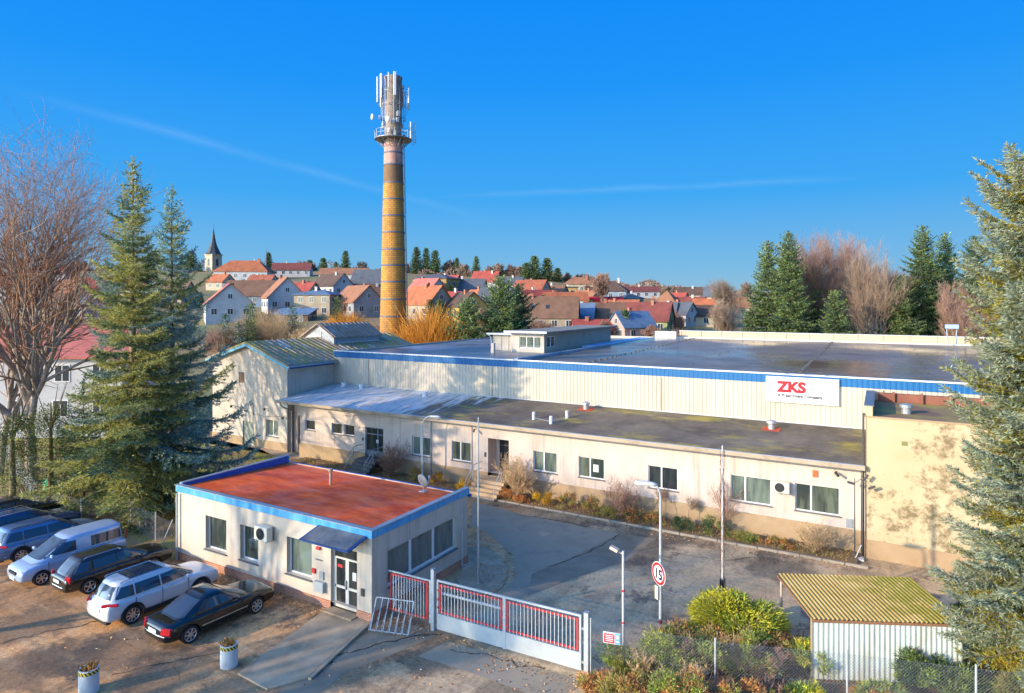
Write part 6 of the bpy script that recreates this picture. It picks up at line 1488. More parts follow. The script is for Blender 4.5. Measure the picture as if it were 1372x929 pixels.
# ---------------------------------------------------------------- shrubs in the front bed and the court bed
m_jun = leafmat('golden juniper', (.40,.36,.03), (.26,.25,.03), .45, .2)
m_jun2 = leafmat('green juniper', (.15,.18,.03), (.08,.11,.03), .45, .2, gain=2.5)
m_rust = leafmat('rust brown shrub leaves', (.24,.11,.035), (.16,.075,.03), .45, .15, gain=2.5)
m_gold = leafmat('orange yellow leaves', (.52,.30,.02), (.40,.20,.02), .4, .2)
m_dkg = leafmat('dark evergreen leaves', (.030,.055,.025), (.05,.08,.03), .5, .12)
m_olive = leafmat('olive shrub leaves', (.15,.13,.03), (.10,.09,.03), .5, .15, gain=2.5)
def cammid(u, v): return G(u, v)
p = G(985, 872); leafy_shrub('big golden juniper spreading beside the corrugated shed', (p.x,p.y,.04), 2.1, 1.5, 2.25, [m_jun, m_jun2], 51, n=34000, ls=.085, clumps=64, wts=(.72,.28), spiky=.38, name='juniper', rz=PI/6)
hedge = [((838,905),1.15,.95,1.2,'low olive green shrub just right of the fence notice',[m_jun2,m_olive],61),((884,908),1.3,1.0,1.55,'yellow green shrub at the foot of the speed sign lamp',[m_jun2,m_jun],62),((912,890),1.3,.9,1.5,'rust tinted shrub behind the yellow green one by the lamp foot',[m_rust,m_jun2],63),((940,915),1.3,1.0,1.7,'olive shrub with brown tips left of the fence post below the juniper',[m_olive,m_jun2],64),((958,892),1.3,.9,1.4,'rust brown low shrub in front of the golden juniper',[m_rust,m_olive],65),((1000,905),1.35,1.0,1.65,'mixed brown and green shrub right of the flagpole',[m_rust,m_jun2,m_olive],66),((1040,893),1.0,.8,1.25,'brown twiggy shrub below the right end of the golden juniper',[m_rust,m_olive],67),((800,930),.9,.7,.6,'low olive brown ground shrub at the roadside gate post',[m_olive,m_rust],68),((842,948),1.3,.8,1.0,'olive brown ground shrub at the bottom edge in front of the gate end',[m_olive,m_rust],69),((892,960),1.4,.8,1.45,'green brown shrub at the bottom edge below the lamp post',[m_jun2,m_rust,m_olive],70),((945,965),1.3,.8,1.5,'green shrub with rusty tips at the bottom edge left of the flagpole',[m_jun2,m_rust],74),((1005,968),1.5,.8,1.35,'rust coloured shrub at the bottom edge right of the flagpole',[m_rust,m_olive],71),((1085,905),1.0,.8,1.3,'pale green shrub behind the mesh fence at the shed corner',[m_jun2,m_jun],72),((1075,958),1.3,.8,.95,'green spreading shrub at the bottom edge below the shed corner',[m_jun2,m_jun],73)]
for (uv, rx, ry, h, lb, ms, sd) in hedge:
    p = G(*uv); leafy_shrub(lb, (p.x,p.y,.04), rx, ry, h, ms, sd, n=6000, ls=.07, clumps=26, rz=PI/6+random.uniform(-.3,.3), spiky=.25)
for (u, v, rx, ry, h, lb, ms, sd, nm) in ((1232,922,1.15,.8,1.35,'dark green juniper at the foot of the shed, left of the fence post',[m_jun2,m_dkg],81,'juniper'),(1282,934,1.0,.8,1.0,'blue green juniper at the bottom edge beside the fence post',[m_dkg,m_jun2],82,'juniper'),(1345,905,1.3,1.0,1.75,'golden orange conifer shrub below the big blue spruce',[m_jun,m_gold],83,'golden_shrub'),(1312,878,1.0,.9,1.6,'yellow green shrub between the shed and the golden one',[m_jun2,m_jun],84,'shrub'),(1372,945,1.4,.8,1.0,'mixed olive shrub in the bottom right corner',[m_olive,m_jun2],85,'shrub'),(1180,945,1.4,.7,.55,'low brown ground shrub at the bottom edge below the shed wall',[m_rust,m_jun2],86,'shrub'),(1300,850,.9,.8,1.3,'dark green shrub at the right end wall of the shed',[m_dkg,m_jun2],87,'shrub')):
    p = G(u, v); leafy_shrub(lb, (p.x,p.y,.04), rx, ry, h, ms, sd, n=9000, ls=.075, clumps=30, name=nm, rz=PI/6, spiky=.35)
def bedp(u, t): q = T(u, 600, t); return (q.x, t, .1)
bare_shrub('bushy leafless shrub with russet twigs beside the grey double door steps', bedp(522, 35.6), 2.9, .75, 91, m_twig, 20, lv=3, leaves=m_rust, nl=900, ls=.06)
bare_shrub('pale leafless shrub taller than its neighbours right of the recessed entrance', bedp(694, 35.5), 3.1, .55, 92, m_twig_t, 20, lv=3, tw=.007)
bare_shrub('reddish twigged leafless shrub below the window with a notice', bedp(832, 35.5), 2.5, .85, 93, m_twig, 18, lv=3, leaves=m_rust, nl=350, ls=.05)
bare_shrub('sparse tan dry shrub below the rightmost wide window', bedp(1092, 35.5), 1.7, .9, 94, m_twig_t, 20, lv=2, tw=.007)
bare_shrub('thin tangled climber beside the wide window left of the air conditioner', bedp(968, 36.3), 3.0, .35, 95, m_twig, 6, lv=3)
for (u, h, sd, lb) in ((893,1.9,96,'little leafless standard tree with russet crown left of the flagpole'),(921,1.75,97,'little grey leafless standard tree next to the russet one')):
    x, y, z = bedp(u, 35.9); bare_tree(lb, (x,y,z), h, sd, bark=m_bark, twigm=m_twig if sd == 96 else m_twig_g, split=1, lv=4, trunk_len=.7, spread=.6, r0=.014, twig=.005, kids=(3,5), nseg=5, cap=2500, name='standard_tree')
for (u, t, rx, ry, h, lb, ms, sd) in ((622,35.3,.62,.55,.85,'round golden bush left of the recessed entrance steps',[m_gold],101),(727,35.25,.72,.62,1.05,'round golden bush in front of the pale leafless shrub',[m_gold],102),(585,35.5,.55,.5,.9,'small orange brown bush by the curved lamp behind the gatehouse',[m_rust,m_gold],103),(556,35.6,.7,.55,.95,'dull brown bush between the russet shrub and the curved lamp',[m_rust,m_olive],104),(680,35.3,.6,.5,.6,'low russet grassy bush at the pale shrub foot',[m_rust],105),(760,35.6,.8,.55,1.0,'tan heather bush right of the second golden bush',[m_olive,m_rust],106),(792,35.5,.85,.55,1.0,'tan and green heather bush left of the reddish shrub',[m_olive,m_rust],107),(812,35.25,.7,.45,.7,'small olive bush at the kerb left of the reddish shrub foot',[m_olive],108),(850,35.3,.8,.55,.8,'dark brown green bush right of the reddish shrub',[m_dkg,m_rust],109),(875,35.5,.75,.5,.65,'russet low bush below the little standard trees',[m_rust,m_olive],110),(915,35.4,.75,.55,.75,'dark evergreen bush behind the curved lamp head',[m_dkg],111),(958,35.5,1.05,.62,.95,'largest dark evergreen juniper in the court bed',[m_dkg,m_jun2],112),(998,35.3,1.0,.5,.45,'low olive ground bush right of the dark juniper',[m_olive,m_jun2],113),(1040,35.4,1.0,.5,.4,'low brown ground bush under the air conditioner',[m_rust,m_olive],114),(642,35.4,.4,.35,.5,'tiny olive bush beside the steps rail',[m_olive],115),(700,35.2,.8,.4,.4,'low russet ground bush between the pale shrub and the kerb',[m_rust],116)):
    leafy_shrub(lb, bedp(u, t), rx*1.15, ry*1.1, h*1.2, ms, sd, n=3600, ls=.06, clumps=18, name='bush')
# loose tufts of grass: nobody could count them
def tufts(name, polys, n, h, m_, seed):
    g = np.random.default_rng(seed); B = []
    for (x0, x1, y0, y1, z), k in zip(polys, n):
        q = np.stack([g.uniform(x0,x1,k), g.uniform(y0,y1,k), np.full(k, z)], 1); B.append(q)
    B = np.concatenate(B); d = g.normal(0, .45, B.shape); d[:, 2] = 1; T_ = B+d*h*g.uniform(.5, 1.4, (len(B),1))
    o = link(name, tris_mesh(name, B, T_, np.full(len(B), h*.22), np.zeros(len(B), int), [m_], seed)); struct(o, 'stuff')
m_gr = leafmat('winter grass blades', (.17,.15,.035), (.18,.10,.04), .5, .2)
for (u, v, h, sp, lb, tm) in ((905,900,1.5,.9,'dry rust twigs rising between the lamp foot shrubs',m_twig),(985,900,1.5,.9,'dry tan twigs right of the fence post below the juniper',m_twig_t),(1025,908,1.3,.9,'dry brown twigs at the left end of the visible mesh fence',m_twig),(930,955,1.6,.8,'dry tan twigs at the bottom edge left of the flagpole',m_twig_t),(1035,960,1.2,.9,'dry russet twigs at the bottom edge right of the flagpole',m_twig),(860,915,1.2,.8,'dry tan twigs beside the white bollard',m_twig_t)):
    p = G(u, v); bare_shrub(lb, (p.x,p.y,.04), h, sp, int(u*3+v), tm, 22, lv=3, tw=.006, leaves=m_rust, nl=260, ls=.06)
tufts('grass', [(-40,-30.6,20.5,27,.03),(-50,-38,20.5,36,.03),(-8,3,13,24,.05),(3,14,14,26,.05),(-40,-1.2,34.95,36.6,.11)], [14000,9000,9000,7000,5000], .13, m_gr, 3)

def litter():
    g = np.random.default_rng(17); B = []
    for (x0, x1, y0, y1, z, k) in ((-40,-1.2,34.1,34.72,.022,1500),(-40,-1.2,33.2,34.2,.022,500),(-30,-17.4,18.3,19.05,.022,1400),(-17.4,-15,18.8,20,.022,220),(-15,-8.6,19.2,19.8,.022,200),(-46,-31,17.6,18.9,.022,1500),(-12,-8.5,17,19.5,.022,160),(-28,-12,11,18,.022,300),(-17,-14.5,22,26,.08,300)):
        B.append(np.stack([g.uniform(x0,x1,k), y1-(y1-y0)*g.random(k)**1.8, np.full(k, z)], 1))
    B = np.concatenate(B); d = g.normal(0, 1, B.shape); d[:,2] = np.abs(d[:,2])*.25; T_ = B+d/np.linalg.norm(d,axis=1,keepdims=True)*g.uniform(.04,.13,(len(B),1))
    struct(link('fallen_leaves', tris_mesh('fallen_leaves', B, T_, np.full(len(B), .05), (g.random(len(B))<.4).astype(int), [m_rust, m_twig_t], 5)), 'stuff')
litter()
# ---------------------------------------------------------------- town on the hillside
def wallm(n, c):
    c = tuple(x*.74 for x in c)
    return mat(n+' house wall', c, tuple(x*.85 for x in c), .6, .9, stain=tuple(x*.55 for x in c), ssc=.3, samt=.4)
def roofm(n, c):
    c = tuple(min(.75, x*1.08) for x in c)
    return mat(n+' tiles', c, tuple(x*.7 for x in c), .5, .8, stain=tuple(x*.45 for x in c), ssc=.3, samt=.8, bump=.3, bsc=6)
HW = dict(white=wallm('white',(.66,.66,.66)), cream=wallm('cream',(.66,.55,.38)), beige=wallm('beige',(.52,.43,.30)), ochre=wallm('ochre',(.60,.38,.12)), grey=wallm('grey',(.38,.38,.37)), green=wallm('green',(.40,.46,.18)), pink=wallm('pink',(.58,.40,.33)), blue=wallm('blue',(.30,.40,.52)), timber=wallm('timber',(.20,.12,.07)))
HR = dict(orange=roofm('orange',(.45,.14,.055)), red=roofm('red',(.38,.075,.05)), pink=roofm('pinkish red',(.52,.15,.11)), brown=roofm('brown',(.20,.105,.06)), dbrown=roofm('dark brown',(.11,.065,.045)), tile=roofm('brick red',(.34,.10,.05)), slate=roofm('slate grey',(.10,.11,.125)), blue=roofm('blue grey',(.12,.19,.28)), maroon=roofm('maroon',(.22,.06,.045)), bright=roofm('bright red',(.60,.02,.03)), rust=roofm('rusty orange',(.34,.15,.075)))
m_wf = mat('house window frame', (.62,.62,.60), rough=.6)
m_wp = mat('house window glass', (.03,.04,.05), rough=.1, spec=.7)
m_chim = mat('brick house chimney', (.34,.13,.07), (.42,.2,.12), 4, .9)
m_chw = mat('plastered house chimney', (.55,.52,.48), rough=.9)
def house(label, u, vb, L, Wd, hw, hr, yaw, roof, wall, kind='gable', chim=1, floors=None, Y=None, name='house', cat='house', ov=.45, skip_win=False, chm=None, sky=0, zoff=0.0):
    if not Y: L, Wd, hw, hr = L*.92, Wd*.92, hw*.95, hr*.95
    Y = Y or solve_base(u, vb); X = (u-U0)/F*Y; z = terrain(X, Y)+zoff
    if vb is not None: z = CH-(vb-HOR)/F*Y
    s, t_ = cam2site(X, Y); rz = math.radians(yaw+30)
    h = thing(name, label, cat, (s, t_, z), rz)
    x, y = L/2, Wd/2; m = MB()
    if kind in ('gable','mono'):
        ry = 0 if kind == 'gable' else y*.85
        vs = []
        for sx in (-x, x): vs += [(sx,-y,-5),(sx,y,-5),(sx,y,hw if kind == 'gable' else hw+hr*.9),(sx,ry,hw+hr),(sx,-y,hw)]
        m.add(vs, [(0,1,2,3,4),(9,8,7,6,5),(0,4,9,5),(1,6,7,2),(4,3,8,9),(3,2,7,8)])
    else: m.box(-x,x,-y,y,-5,hw)
    m.build('wall', HW[wall], h, local=True)
    m = MB(); th = .16
    if kind == 'gable':
        e = ov*hr/y; slabp = lambda a, b: [(a[0],a[1]+th),(b[0],b[1]+th),(b[0],b[1]),(a[0],a[1])]
        m.yprism(slabp((-y-ov,hw-e),(0,hw+hr)), -x-ov, x+ov); m.yprism(slabp((0.001,hw+hr),(y+ov,hw-e)), -x-ov, x+ov)
    elif kind == 'mono':
        k = hr/(y*1.85); m.yprism([(-y-ov,hw-ov*k+th),(y*.85,hw+hr+th),(y*.85,hw+hr),(-y-ov,hw-ov*k)], -x-ov, x+ov); m.yprism([(y*.85,hw+hr+th),(y+ov,hw+hr*.85+th),(y+ov,hw+hr*.85),(y*.85,hw+hr)], -x-ov, x+ov)
    elif kind in ('hip','pyramid'):
        rl = max(.05, x-y*.95) if kind == 'hip' else .05; o = ov
        m.add([(-x-o,-y-o,hw),(x+o,-y-o,hw),(x+o,y+o,hw),(-x-o,y+o,hw),(-rl,0,hw+hr),(rl,0,hw+hr),(-x-o,-y-o,hw-.15),(x+o,-y-o,hw-.15),(x+o,y+o,hw-.15),(-x-o,y+o,hw-.15)],
              [(0,1,5,4),(2,3,4,5),(1,2,5),(3,0,4),(0,6,7,1),(1,7,8,2),(2,8,9,3),(3,9,6,0),(9,8,7,6)])
    elif kind == 'flat':
        m.box(-x-ov,x+ov,-y-ov,y+ov,hw,hw+.35)
    elif kind == 'barrel':
        n = 10; pts = [((y+ov)*math.cos(PI*i/n), hw+hr*math.sin(PI*i/n)) for i in range(n+1)]
        m.yprism(pts, -x-ov, x+ov)
    rf = m.build('roof', HR[roof], h, local=True)
    rg = random.Random(int(u*7+(vb or 0)))
    for c in range(chim):
        cx = rg.uniform(-x*.6, x*.6); cy = rg.uniform(-.2,.2)*y; ct = hw+hr*(1-abs(cy)/y if kind in ('gable','hip') else .6)
        m = MB(); m.box(cx-.35,cx+.35,cy-.35,cy+.35,ct-.8,ct+1.0); m.box(cx-.42,cx+.42,cy-.42,cy+.42,ct+1.001,ct+1.12); m.build('chimney', chm or (m_chim if rg.random() < .6 else m_chw), rf, local=True)
    for k in range(sky):
        yy = -y*.55; zz = hw+hr*(1-.55)+th+.03; xx = -x*.5+k*x*.5; m = MB(); M = Matrix.Translation((xx,yy,zz)) @ Matrix.Rotation(math.atan2(hr, y), 4, 'X'); m.obox(M, .45,.6,.05); m.build('skylight', m_wp, rf, local=True)
    if skip_win: return h
    # windows on the walls that look towards the valley
    to_cam = Vector((-s, -t_, 0)).normalized(); R_ = Matrix.Rotation(rz, 3, 'Z')
    def win(axis, a, zc, w_=.62, hh=.72):
        m = MB(); g = MB()
        if axis[0] == 'y':
            sg_ = axis[1]; m.box(a-w_-.1,a+w_+.1,sg_*y,sg_*(y+.05),zc-hh-.1,zc+hh+.1); g.box(a-w_,a-.05,sg_*(y+.04),sg_*(y+.062),zc-hh,zc+hh); g.box(a+.05,a+w_,sg_*(y+.04),sg_*(y+.062),zc-hh,zc+hh)
        else:
            sg_ = axis[1]; m.box(sg_*x,sg_*(x+.05),a-w_-.1,a+w_+.1,zc-hh-.1,zc+hh+.1); g.box(sg_*(x+.04),sg_*(x+.062),a-w_,a-.05,zc-hh,zc+hh); g.box(sg_*(x+.04),sg_*(x+.062),a+.05,a+w_,zc-hh,zc+hh)
        o = m.build('window', m_wf, h, local=True); g.build('pane', m_wp, o, local=True)
    fl = floors or max(1, int(hw/2.7)); fh_ = hw/fl
    for sg_ in (-1, 1):
        if (R_ @ Vector((0,sg_,0))).dot(to_cam) > .12:
            n = max(2, min(6, int(L/3.2)))
            for f_ in range(fl):
                for i in range(n): win(('y',sg_), -x+L*(i+.5)/n+rg.uniform(-.2,.2), fh_*(f_+.52))
        if (R_ @ Vector((sg_,0,0))).dot(to_cam) > .12:
            n = max(2, min(3, int(Wd/3.2)))
            for f_ in range(fl):
                for i in range(n): win(('x',sg_), -y+Wd*(i+.5)/n, fh_*(f_+.52))
            if kind == 'gable' and hr > 2.2: win(('x',sg_), 0, hw+hr*.36, .5, .6)
    return h
# church tower with its bent spire
Y = 345.0; X = (286-U0)/F*Y; s, t_ = cam2site(X, Y); zb_c = CH-(368-HOR)/F*Y
cht = thing('church_tower', 'white church tower with dark curved spire rising above the left houses', 'church tower', (s, t_, zb_c), math.radians(30-28))
TW = 3.0; hT = (368-341)/F*Y
m = MB(); m.box(-TW,TW,-TW,TW,-8,hT); m.box(-TW-.25,TW+.25,-TW-.25,TW+.25,hT-.6,hT-.001+.0); m.build('wall', HW['cream'], cht, local=True)
m = MB(); prof = [(TW+.7,0),(TW*.98,1.3),(TW*.82,2.6),(TW*.60,4.2),(TW*.42,6.2),(TW*.28,8.6),(TW*.14,11.5),(.04,14.6)]
vs = [(r*math.cos(2*PI*i/8+PI/8)*1.15, r*math.sin(2*PI*i/8+PI/8)*1.15, hT+z) for r, z in prof for i in range(8)]; m.add(vs, [(j*8+i, j*8+(i+1) % 8, (j+1)*8+(i+1) % 8, (j+1)*8+i) for j in range(7) for i in range(8)]+[tuple(range(7,-1,-1))])
sp_ = m.build('spire', mat('dark slate spire', (.035,.045,.05), (.06,.07,.075), .5, .6), cht, local=True)
m = MB(); m.tube((0,0,hT+14.4),(0,0,hT+16.6),.06,None,5); m.box(-.4,.4,-.05,.05,hT+15.8,hT+15.92); m.build('cross', m_dark, sp_, local=True)
for sx_, sy_ in ((0,-1),(1,0),(-1,0)):
    m = MB(); pts = [(-.8,hT*.42),(.8,hT*.42)]+[(.8*math.cos(PI*i/8), hT*.70+.8*math.sin(PI*i/8)) for i in range(9)]
    if sx_ == 0: m.xprism(pts, sy_*(TW+.03), sy_*(TW-.1))
    else: m.yprism(pts, sx_*(TW+.03), sx_*(TW-.1))
    m.build('belfry_window', m_dark, cht, local=True)
H_ = [
 ('long orange hipped roof of the school just right of the church tower',328,376,26,13,4.2,5.6,4,'orange','white','hip',3),
 ('dark red long roof at the skyline right of the orange school roof',392,370,20,9,3.2,3.6,6,'maroon','white','gable',1),
 ('pinkish red roofed house with timber and white gable behind the blue spruce tip',306,428,13,12.5,4.4,5.6,-62,'pink','white','gable',2),
 ('house with long brown roof between the pink roof and the white gable',340,409,17,10,3.4,4.9,3,'brown','blue','gable',1),
 ('tall white gabled house with orange roof slope left of the chimney stack',380,418,10.5,11.5,4.6,6.0,-58,'rust','white','gable',1),
 ('two storey beige house under a shallow blue roof',427,423,11.5,9,6.2,1.4,-10,'blue','beige','hip',1),
 ('dark brown roofed house with white gable above the beige one',446,397,14,10,4.0,4.6,-38,'dbrown','white','gable',1),
 ('house with brown orange roof and grey white gable nearest left of the chimney',480,424,13,10,4.4,4.6,-48,'rust','grey','gable',1),
 ('large slate grey roofed house behind the factory chimney on its left',497,393,14,11,4,5.6,-8,'slate','white','gable',1),
 ('long rusty roof at the skyline left of the chimney',462,376,24,9,3,3,2,'rust','white','gable',1),
 ('low shed with blue grey lean-to roof under the white gabled house',396,432,10,6,2.2,1.5,-6,'blue','timber','mono',0),
 ('pink roofed house with white gable right of the factory chimney',572,405,12,9,4.2,4.4,-38,'pink','white','gable',1),
 ('orange roofed house with dormers and beige gable below the pink roofed one',572,428,13,10,4.6,5.0,-42,'orange','beige','gable',2),
 ('tall ochre block with shallow grey hipped roof',586,402,15,12,8.0,1.8,-24,'slate','ochre','hip',0),
 ('house with dark slate roof right of the ochre block',630,402,12,9,3.8,4.2,-10,'slate','white','gable',1),
 ('small red roofed house tucked right below the orange dormer house',606,422,8,8,4,3.0,-40,'red','beige','gable',1),
 ('olive walled house with dark roof left of the green spruces',624,432,10,9,4.6,3.8,-60,'dbrown','ochre','gable',1),
 ('red gabled white house at the skyline above the green spruces',652,389,12,9,3.8,4.6,-20,'red','white','gable',2),
 ('red roofed house with cream gable and blue side roof right of the spruce tops',712,405,13,9,4.4,4.0,-30,'tile','cream','gable',1),
 ('white house with red roof and blue gable window beside the bright orange roof',722,417,12,9,3.6,3.4,20,'red','white','gable',1),
 ('bright orange roofed house with low white walls right of the spruces',757,420,15,9,3.0,4.0,8,'orange','white','gable',1),
 ('brown roofed house with skylights nearest behind the rooftop plant room',735,442,16,10,3.6,5.2,-9,'brown','beige','gable',1),
 ('pale ochre flat roofed house below the skyline chimneys',752,398,14,9,4.0,.3,-8,'slate','ochre','flat',1),
 ('red brick roofed house with several chimneys at the skyline',775,393,14,9,4.2,3.4,-6,'rust','cream','hip',4),
 ('wide brown hipped house behind the bare birch on the hill',815,411,16,11,6.0,4.0,-18,'dbrown','blue','hip',2),
 ('house with vivid red rounded roof below the bare birch',805,421,14,8,2.6,3.4,-6,'bright','white','barrel',0),
 ('yellow two storey house right of the vivid red roof',844,421,8.5,8,5.6,1.6,-22,'slate','cream','hip',1),
 ('house with long red roof at the skyline above the yellow house',858,399,17,8,3.0,2.2,3,'maroon','white','gable',2),
 ('brown hipped roof house right of the yellow one',872,430,10.5,9,3.2,4.0,-16,'brown','pink','hip',1),
 ('house with orange brown pyramid roof above the brown hipped one',894,418,9.5,9.5,3.2,5.0,-30,'rust','cream','pyramid',0),
 ('dark brown roofed house with cream gable near the skyline on the right',925,406,13,9,3.8,3.4,-22,'dbrown','cream','gable',1),
 ('cream gabled house with dark roof left of the tall right hand spruces',950,409,10,8,4.0,4.2,-58,'slate','cream','gable',0),
 ('low cream house with red roof below the cream gabled one',926,421,11,8,3.4,3.0,-40,'maroon','cream','gable',1),
 ('maroon roofed house with green end wall behind the hall roof',870,446,12,9,3.6,4.6,-26,'maroon','green','gable',1),
 ('blue grey roofed house with pink gable behind the hall roof',846,455,9.5,8,3.4,3.6,24,'blue','pink','gable',1),
 ('low red roofed sheds in front of the blue grey roof',796,452,11,7,2.2,2.2,4,'red','grey','gable',1),
 ('long brown roofed house behind the low red sheds',816,440,13,9,3.4,3.8,-4,'brown','beige','gable',2),
 ('dark blue grey roofed house right of the skylight house',775,440,9,8,3.2,3.6,-14,'blue','beige','gable',1),
 ('white house with dull purple roof among bare bushes at the right',910,436,9,8,3.6,3.4,-44,'slate','white','gable',1),
 ('long white works building with pinkish roof behind the birches',50,560,22,10,6.6,2.6,3,'pink','white','gable',0),
 ('house with dull red roof behind the birch crown at the left edge',22,402,14,10,5.5,4.0,4,'maroon','white','gable',1),
 ('cream house with brown orange roof seen through the birch twigs',96,412,12,9,4.4,4.6,-24,'rust','cream','gable',1),
 ('small red roofed house between the birch and the tall spruce',128,400,11,8,3.6,4.0,12,'red','beige','gable',2),
 ('low pale house with brown roof behind the birch trunks',60,424,12,8,3.2,3.6,6,'brown','beige','gable',1),
 ('red roofed house on the skyline seen through the birch crown',72,376,16,9,3.4,4.0,4,'red','white','gable',1),
 ('small white house with grey roof beside the tall spruce on its left',124,425,8,7,3.4,3.0,-30,'slate','white','gable',0),
 ('red roofed house above the white works building, right of the birch',190,400,12,9,4,4.0,-20,'tile','cream','gable',1),
 ('brown roofed house half hidden behind the two big spruces',232,412,13,9,4,4.4,-10,'brown','cream','gable',1),
 ('slate roofed house low on the slope behind the green spruces',668,420,12,9,4,4.2,-20,'slate','beige','gable',1),
 ('small house with rusty roof above the far hall parapet on the right',985,424,10,8,3.6,3.6,-14,'rust','cream','gable',1),
 ('small cream house with red roof left of the two storey beige one',408,404,9,8,3.4,3.4,-20,'red','cream','gable',1),
 ('small white house with brown roof under the slate roofed one',512,408,9,8,3.4,3.4,20,'brown','white','gable',1),
 ('narrow red roofed house between the ochre block and the slate roof',603,392,9,8,3.6,3.6,-30,'red','cream','gable',1),
 ('little orange roofed house above the olive walled one',640,412,8,7,3.0,3.0,-50,'orange','white','gable',1),
 ('grey roofed house right of the red gabled skyline house',684,392,11,8,3.4,3.2,-10,'slate','white','gable',1),
 ('small brown roofed house above the bright orange roof',742,405,10,8,3.2,3.4,-30,'brown','cream','gable',1),
 ('rusty roofed house between the bright orange and vivid red roofs',786,412,9,8,3.2,3.2,-40,'rust','beige','gable',1),
 ('small red roofed house left of the yellow two storey house',826,410,9,7,3.0,3.2,18,'red','white','gable',1),
 ('tile roofed house with white gable below the yellow house',836,432,10,8,3.2,3.6,-34,'tile','white','gable',1),
 ('slate roofed house between the pyramid roof and the maroon roof',888,434,9,8,3.2,3.4,-26,'slate','grey','gable',1),
 ('little white house with red roof right of the pyramid roof',908,412,8,7,3.0,3.0,-40,'red','white','gable',1),
 ('small brick red roofed house left of the skylight house',698,424,9,8,3.2,3.4,-50,'tile','cream','gable',1),
 ('white house with brown roof above the low red sheds',760,432,9,8,3.2,3.2,-36,'brown','white','gable',1),
 ('orange roofed house far right on the slope above the thicket',948,424,10,8,3.2,3.2,-24,'orange','white','gable',1),
 ('dark roofed house behind the far thicket right of the purple roof',935,436,9,8,3.0,3.2,-10,'dbrown','cream','gable',1),
 ('small pale house with orange roof left of the school at the skyline',296,388,9,8,3.2,3.2,-20,'orange','cream','gable',1),
 ('red roofed house between the long brown roof and the school',352,390,11,8,3.2,3.4,-12,'tile','white','gable',1),
]
for lb, u, vb, L, Wd, hw, hr, yaw, rf, wl_, kind, chim in H_:
    near = lb.startswith('long white works')
    house(lb, u, vb, L, Wd, hw, hr, yaw, rf, wl_, kind, chim, Y=64.5 if near else None, name='works_building' if near else 'house', cat='building' if near else 'house', sky=2 if 'skylights' in lb else 0)
house('low house with orange roof just glimpsed through the big blue spruce', 1352, None, 14, 9, 5.8, 2.6, 10, 'orange', 'cream', 'gable', 0, Y=66, zoff=0)
# slim spire of the second little tower at the skyline
Y = 330.0; X = (357-U0)/F*Y; s, t_ = cam2site(X, Y); z_ = CH-(366-HOR)/F*Y
tt = thing('spire_tower', 'needle thin dark spire between the school roof and the skyline trees', 'spire', (s, t_, z_)); m = MB(); m.box(-1.2,1.2,-1.2,1.2,-4,2.2); m.build('tower_wall', HW['grey'], tt, local=True); m = MB(); m.lathe([(1.7,2.2),(.9,4.0),(.35,7.5),(.03,12.5)], 8); m.build('spire', m_dark, tt, local=True)
# ---------------------------------------------------------------- trees behind the works and on the hill
def proto_conifer(H, R, seed, mats, **k):
    return dict(H=H, R=R, seed=seed, mats=mats, **k)
def place(u, vb, Y):
    X = (u-U0)/F*Y; s, t_ = cam2site(X, Y); return (s, t_, (CH-(vb-HOR)/F*Y) if vb is not None else terrain(X, Y))
# dense green spruces just behind the hall
k1 = dict(lvar=(.5,1.2), gap=.06, z0=.4, dz=.60, nb=7, ts=.24, tl=.34, tw=.15, wts=(.66,.34), droop=.42, curl=.30, pw=.66, lmax=1.1, dens=.30)
c1 = conifer('broad bright green spruce behind the hall, right of the willow', place(672, None, 92), 16.2, 6.4, [m_far_g, m_far_d], 121, **dict(k1))
conifer('smaller green spruce to the left of the broad one behind the hall', place(626, None, 90), 13.0, 5.2, [m_far_g, m_far_d], 122, **dict(k1))
conifer('dark green spruce crowding the broad one on its right', place(694, None, 96), 15.2, 5.2, [m_far_d, m_far_g], 123, **dict(k1))
conifer('young dark spruce beside the orange willow', place(577, None, 98), 12.6, 2.6, [m_far_d, m_far_g], 124, **dict(k1))
t1 = conifer('tall green spruce at the left of the twin pair behind the hall parapet', place(1029, None, 106), 22.2, 5.3, [m_far_g, m_far_d], 125, **dict(k1))
conifer('tallest green spruce of the twin pair behind the hall parapet', place(1056, None, 103), 23.6, 5.4, [m_far_g, m_far_d], 126, **dict(k1))
conifer('dark spruce behind the right side of the twin pair', place(1083, None, 112), 18.5, 4.4, [m_far_d, m_far_g], 127, **dict(k1))
conifer('small bright spruce between the twin pair and the tall bare birch', place(1119, None, 100), 14.2, 4.2, [m_far_g, m_far_d], 128, **dict(k1))
conifer('big green spruce left of the big blue spruce behind the hall', place(1236, None, 108), 25.0, 5.6, [m_far_g, m_far_d], 129, **dict(k1))
conifer('green spruce standing close to the right of the big one behind the hall', place(1266, None, 112), 24.0, 5.2, [m_far_g, m_far_d], 130, **dict(k1))
conifer('lower green spruce in front of the big one behind the hall', place(1206, None, 104), 16.5, 4.6, [m_far_g, m_far_d], 131, **dict(k1))
conifer('green spruce half hidden behind the big blue spruce', place(1305, None, 98), 22.5, 5.2, [m_far_d, m_far_g], 132, **dict(k1))
conifer('low green spruce at the left foot of the twin pair', place(1005, None, 104), 11.0, 3.2, [m_far_g, m_far_d], 133, **dict(k1))
kb = dict(split=2, lv=4, trunk_len=.24, spread=.40, r0=.010, twig=.015, kids=(2,4), nseg=6, cap=60000)
b1 = bare_tree('slender leafless birch with grey pink crown right of the twin spruces', place(1098, None, 112), 25.0, 141, bark=m_birch, twigm=m_twig, **kb)
bare_tree('leafless birch right behind the first one near the twin spruces', place(1125, None, 118), 26.0, 142, bark=m_birch, twigm=m_twig, **kb)
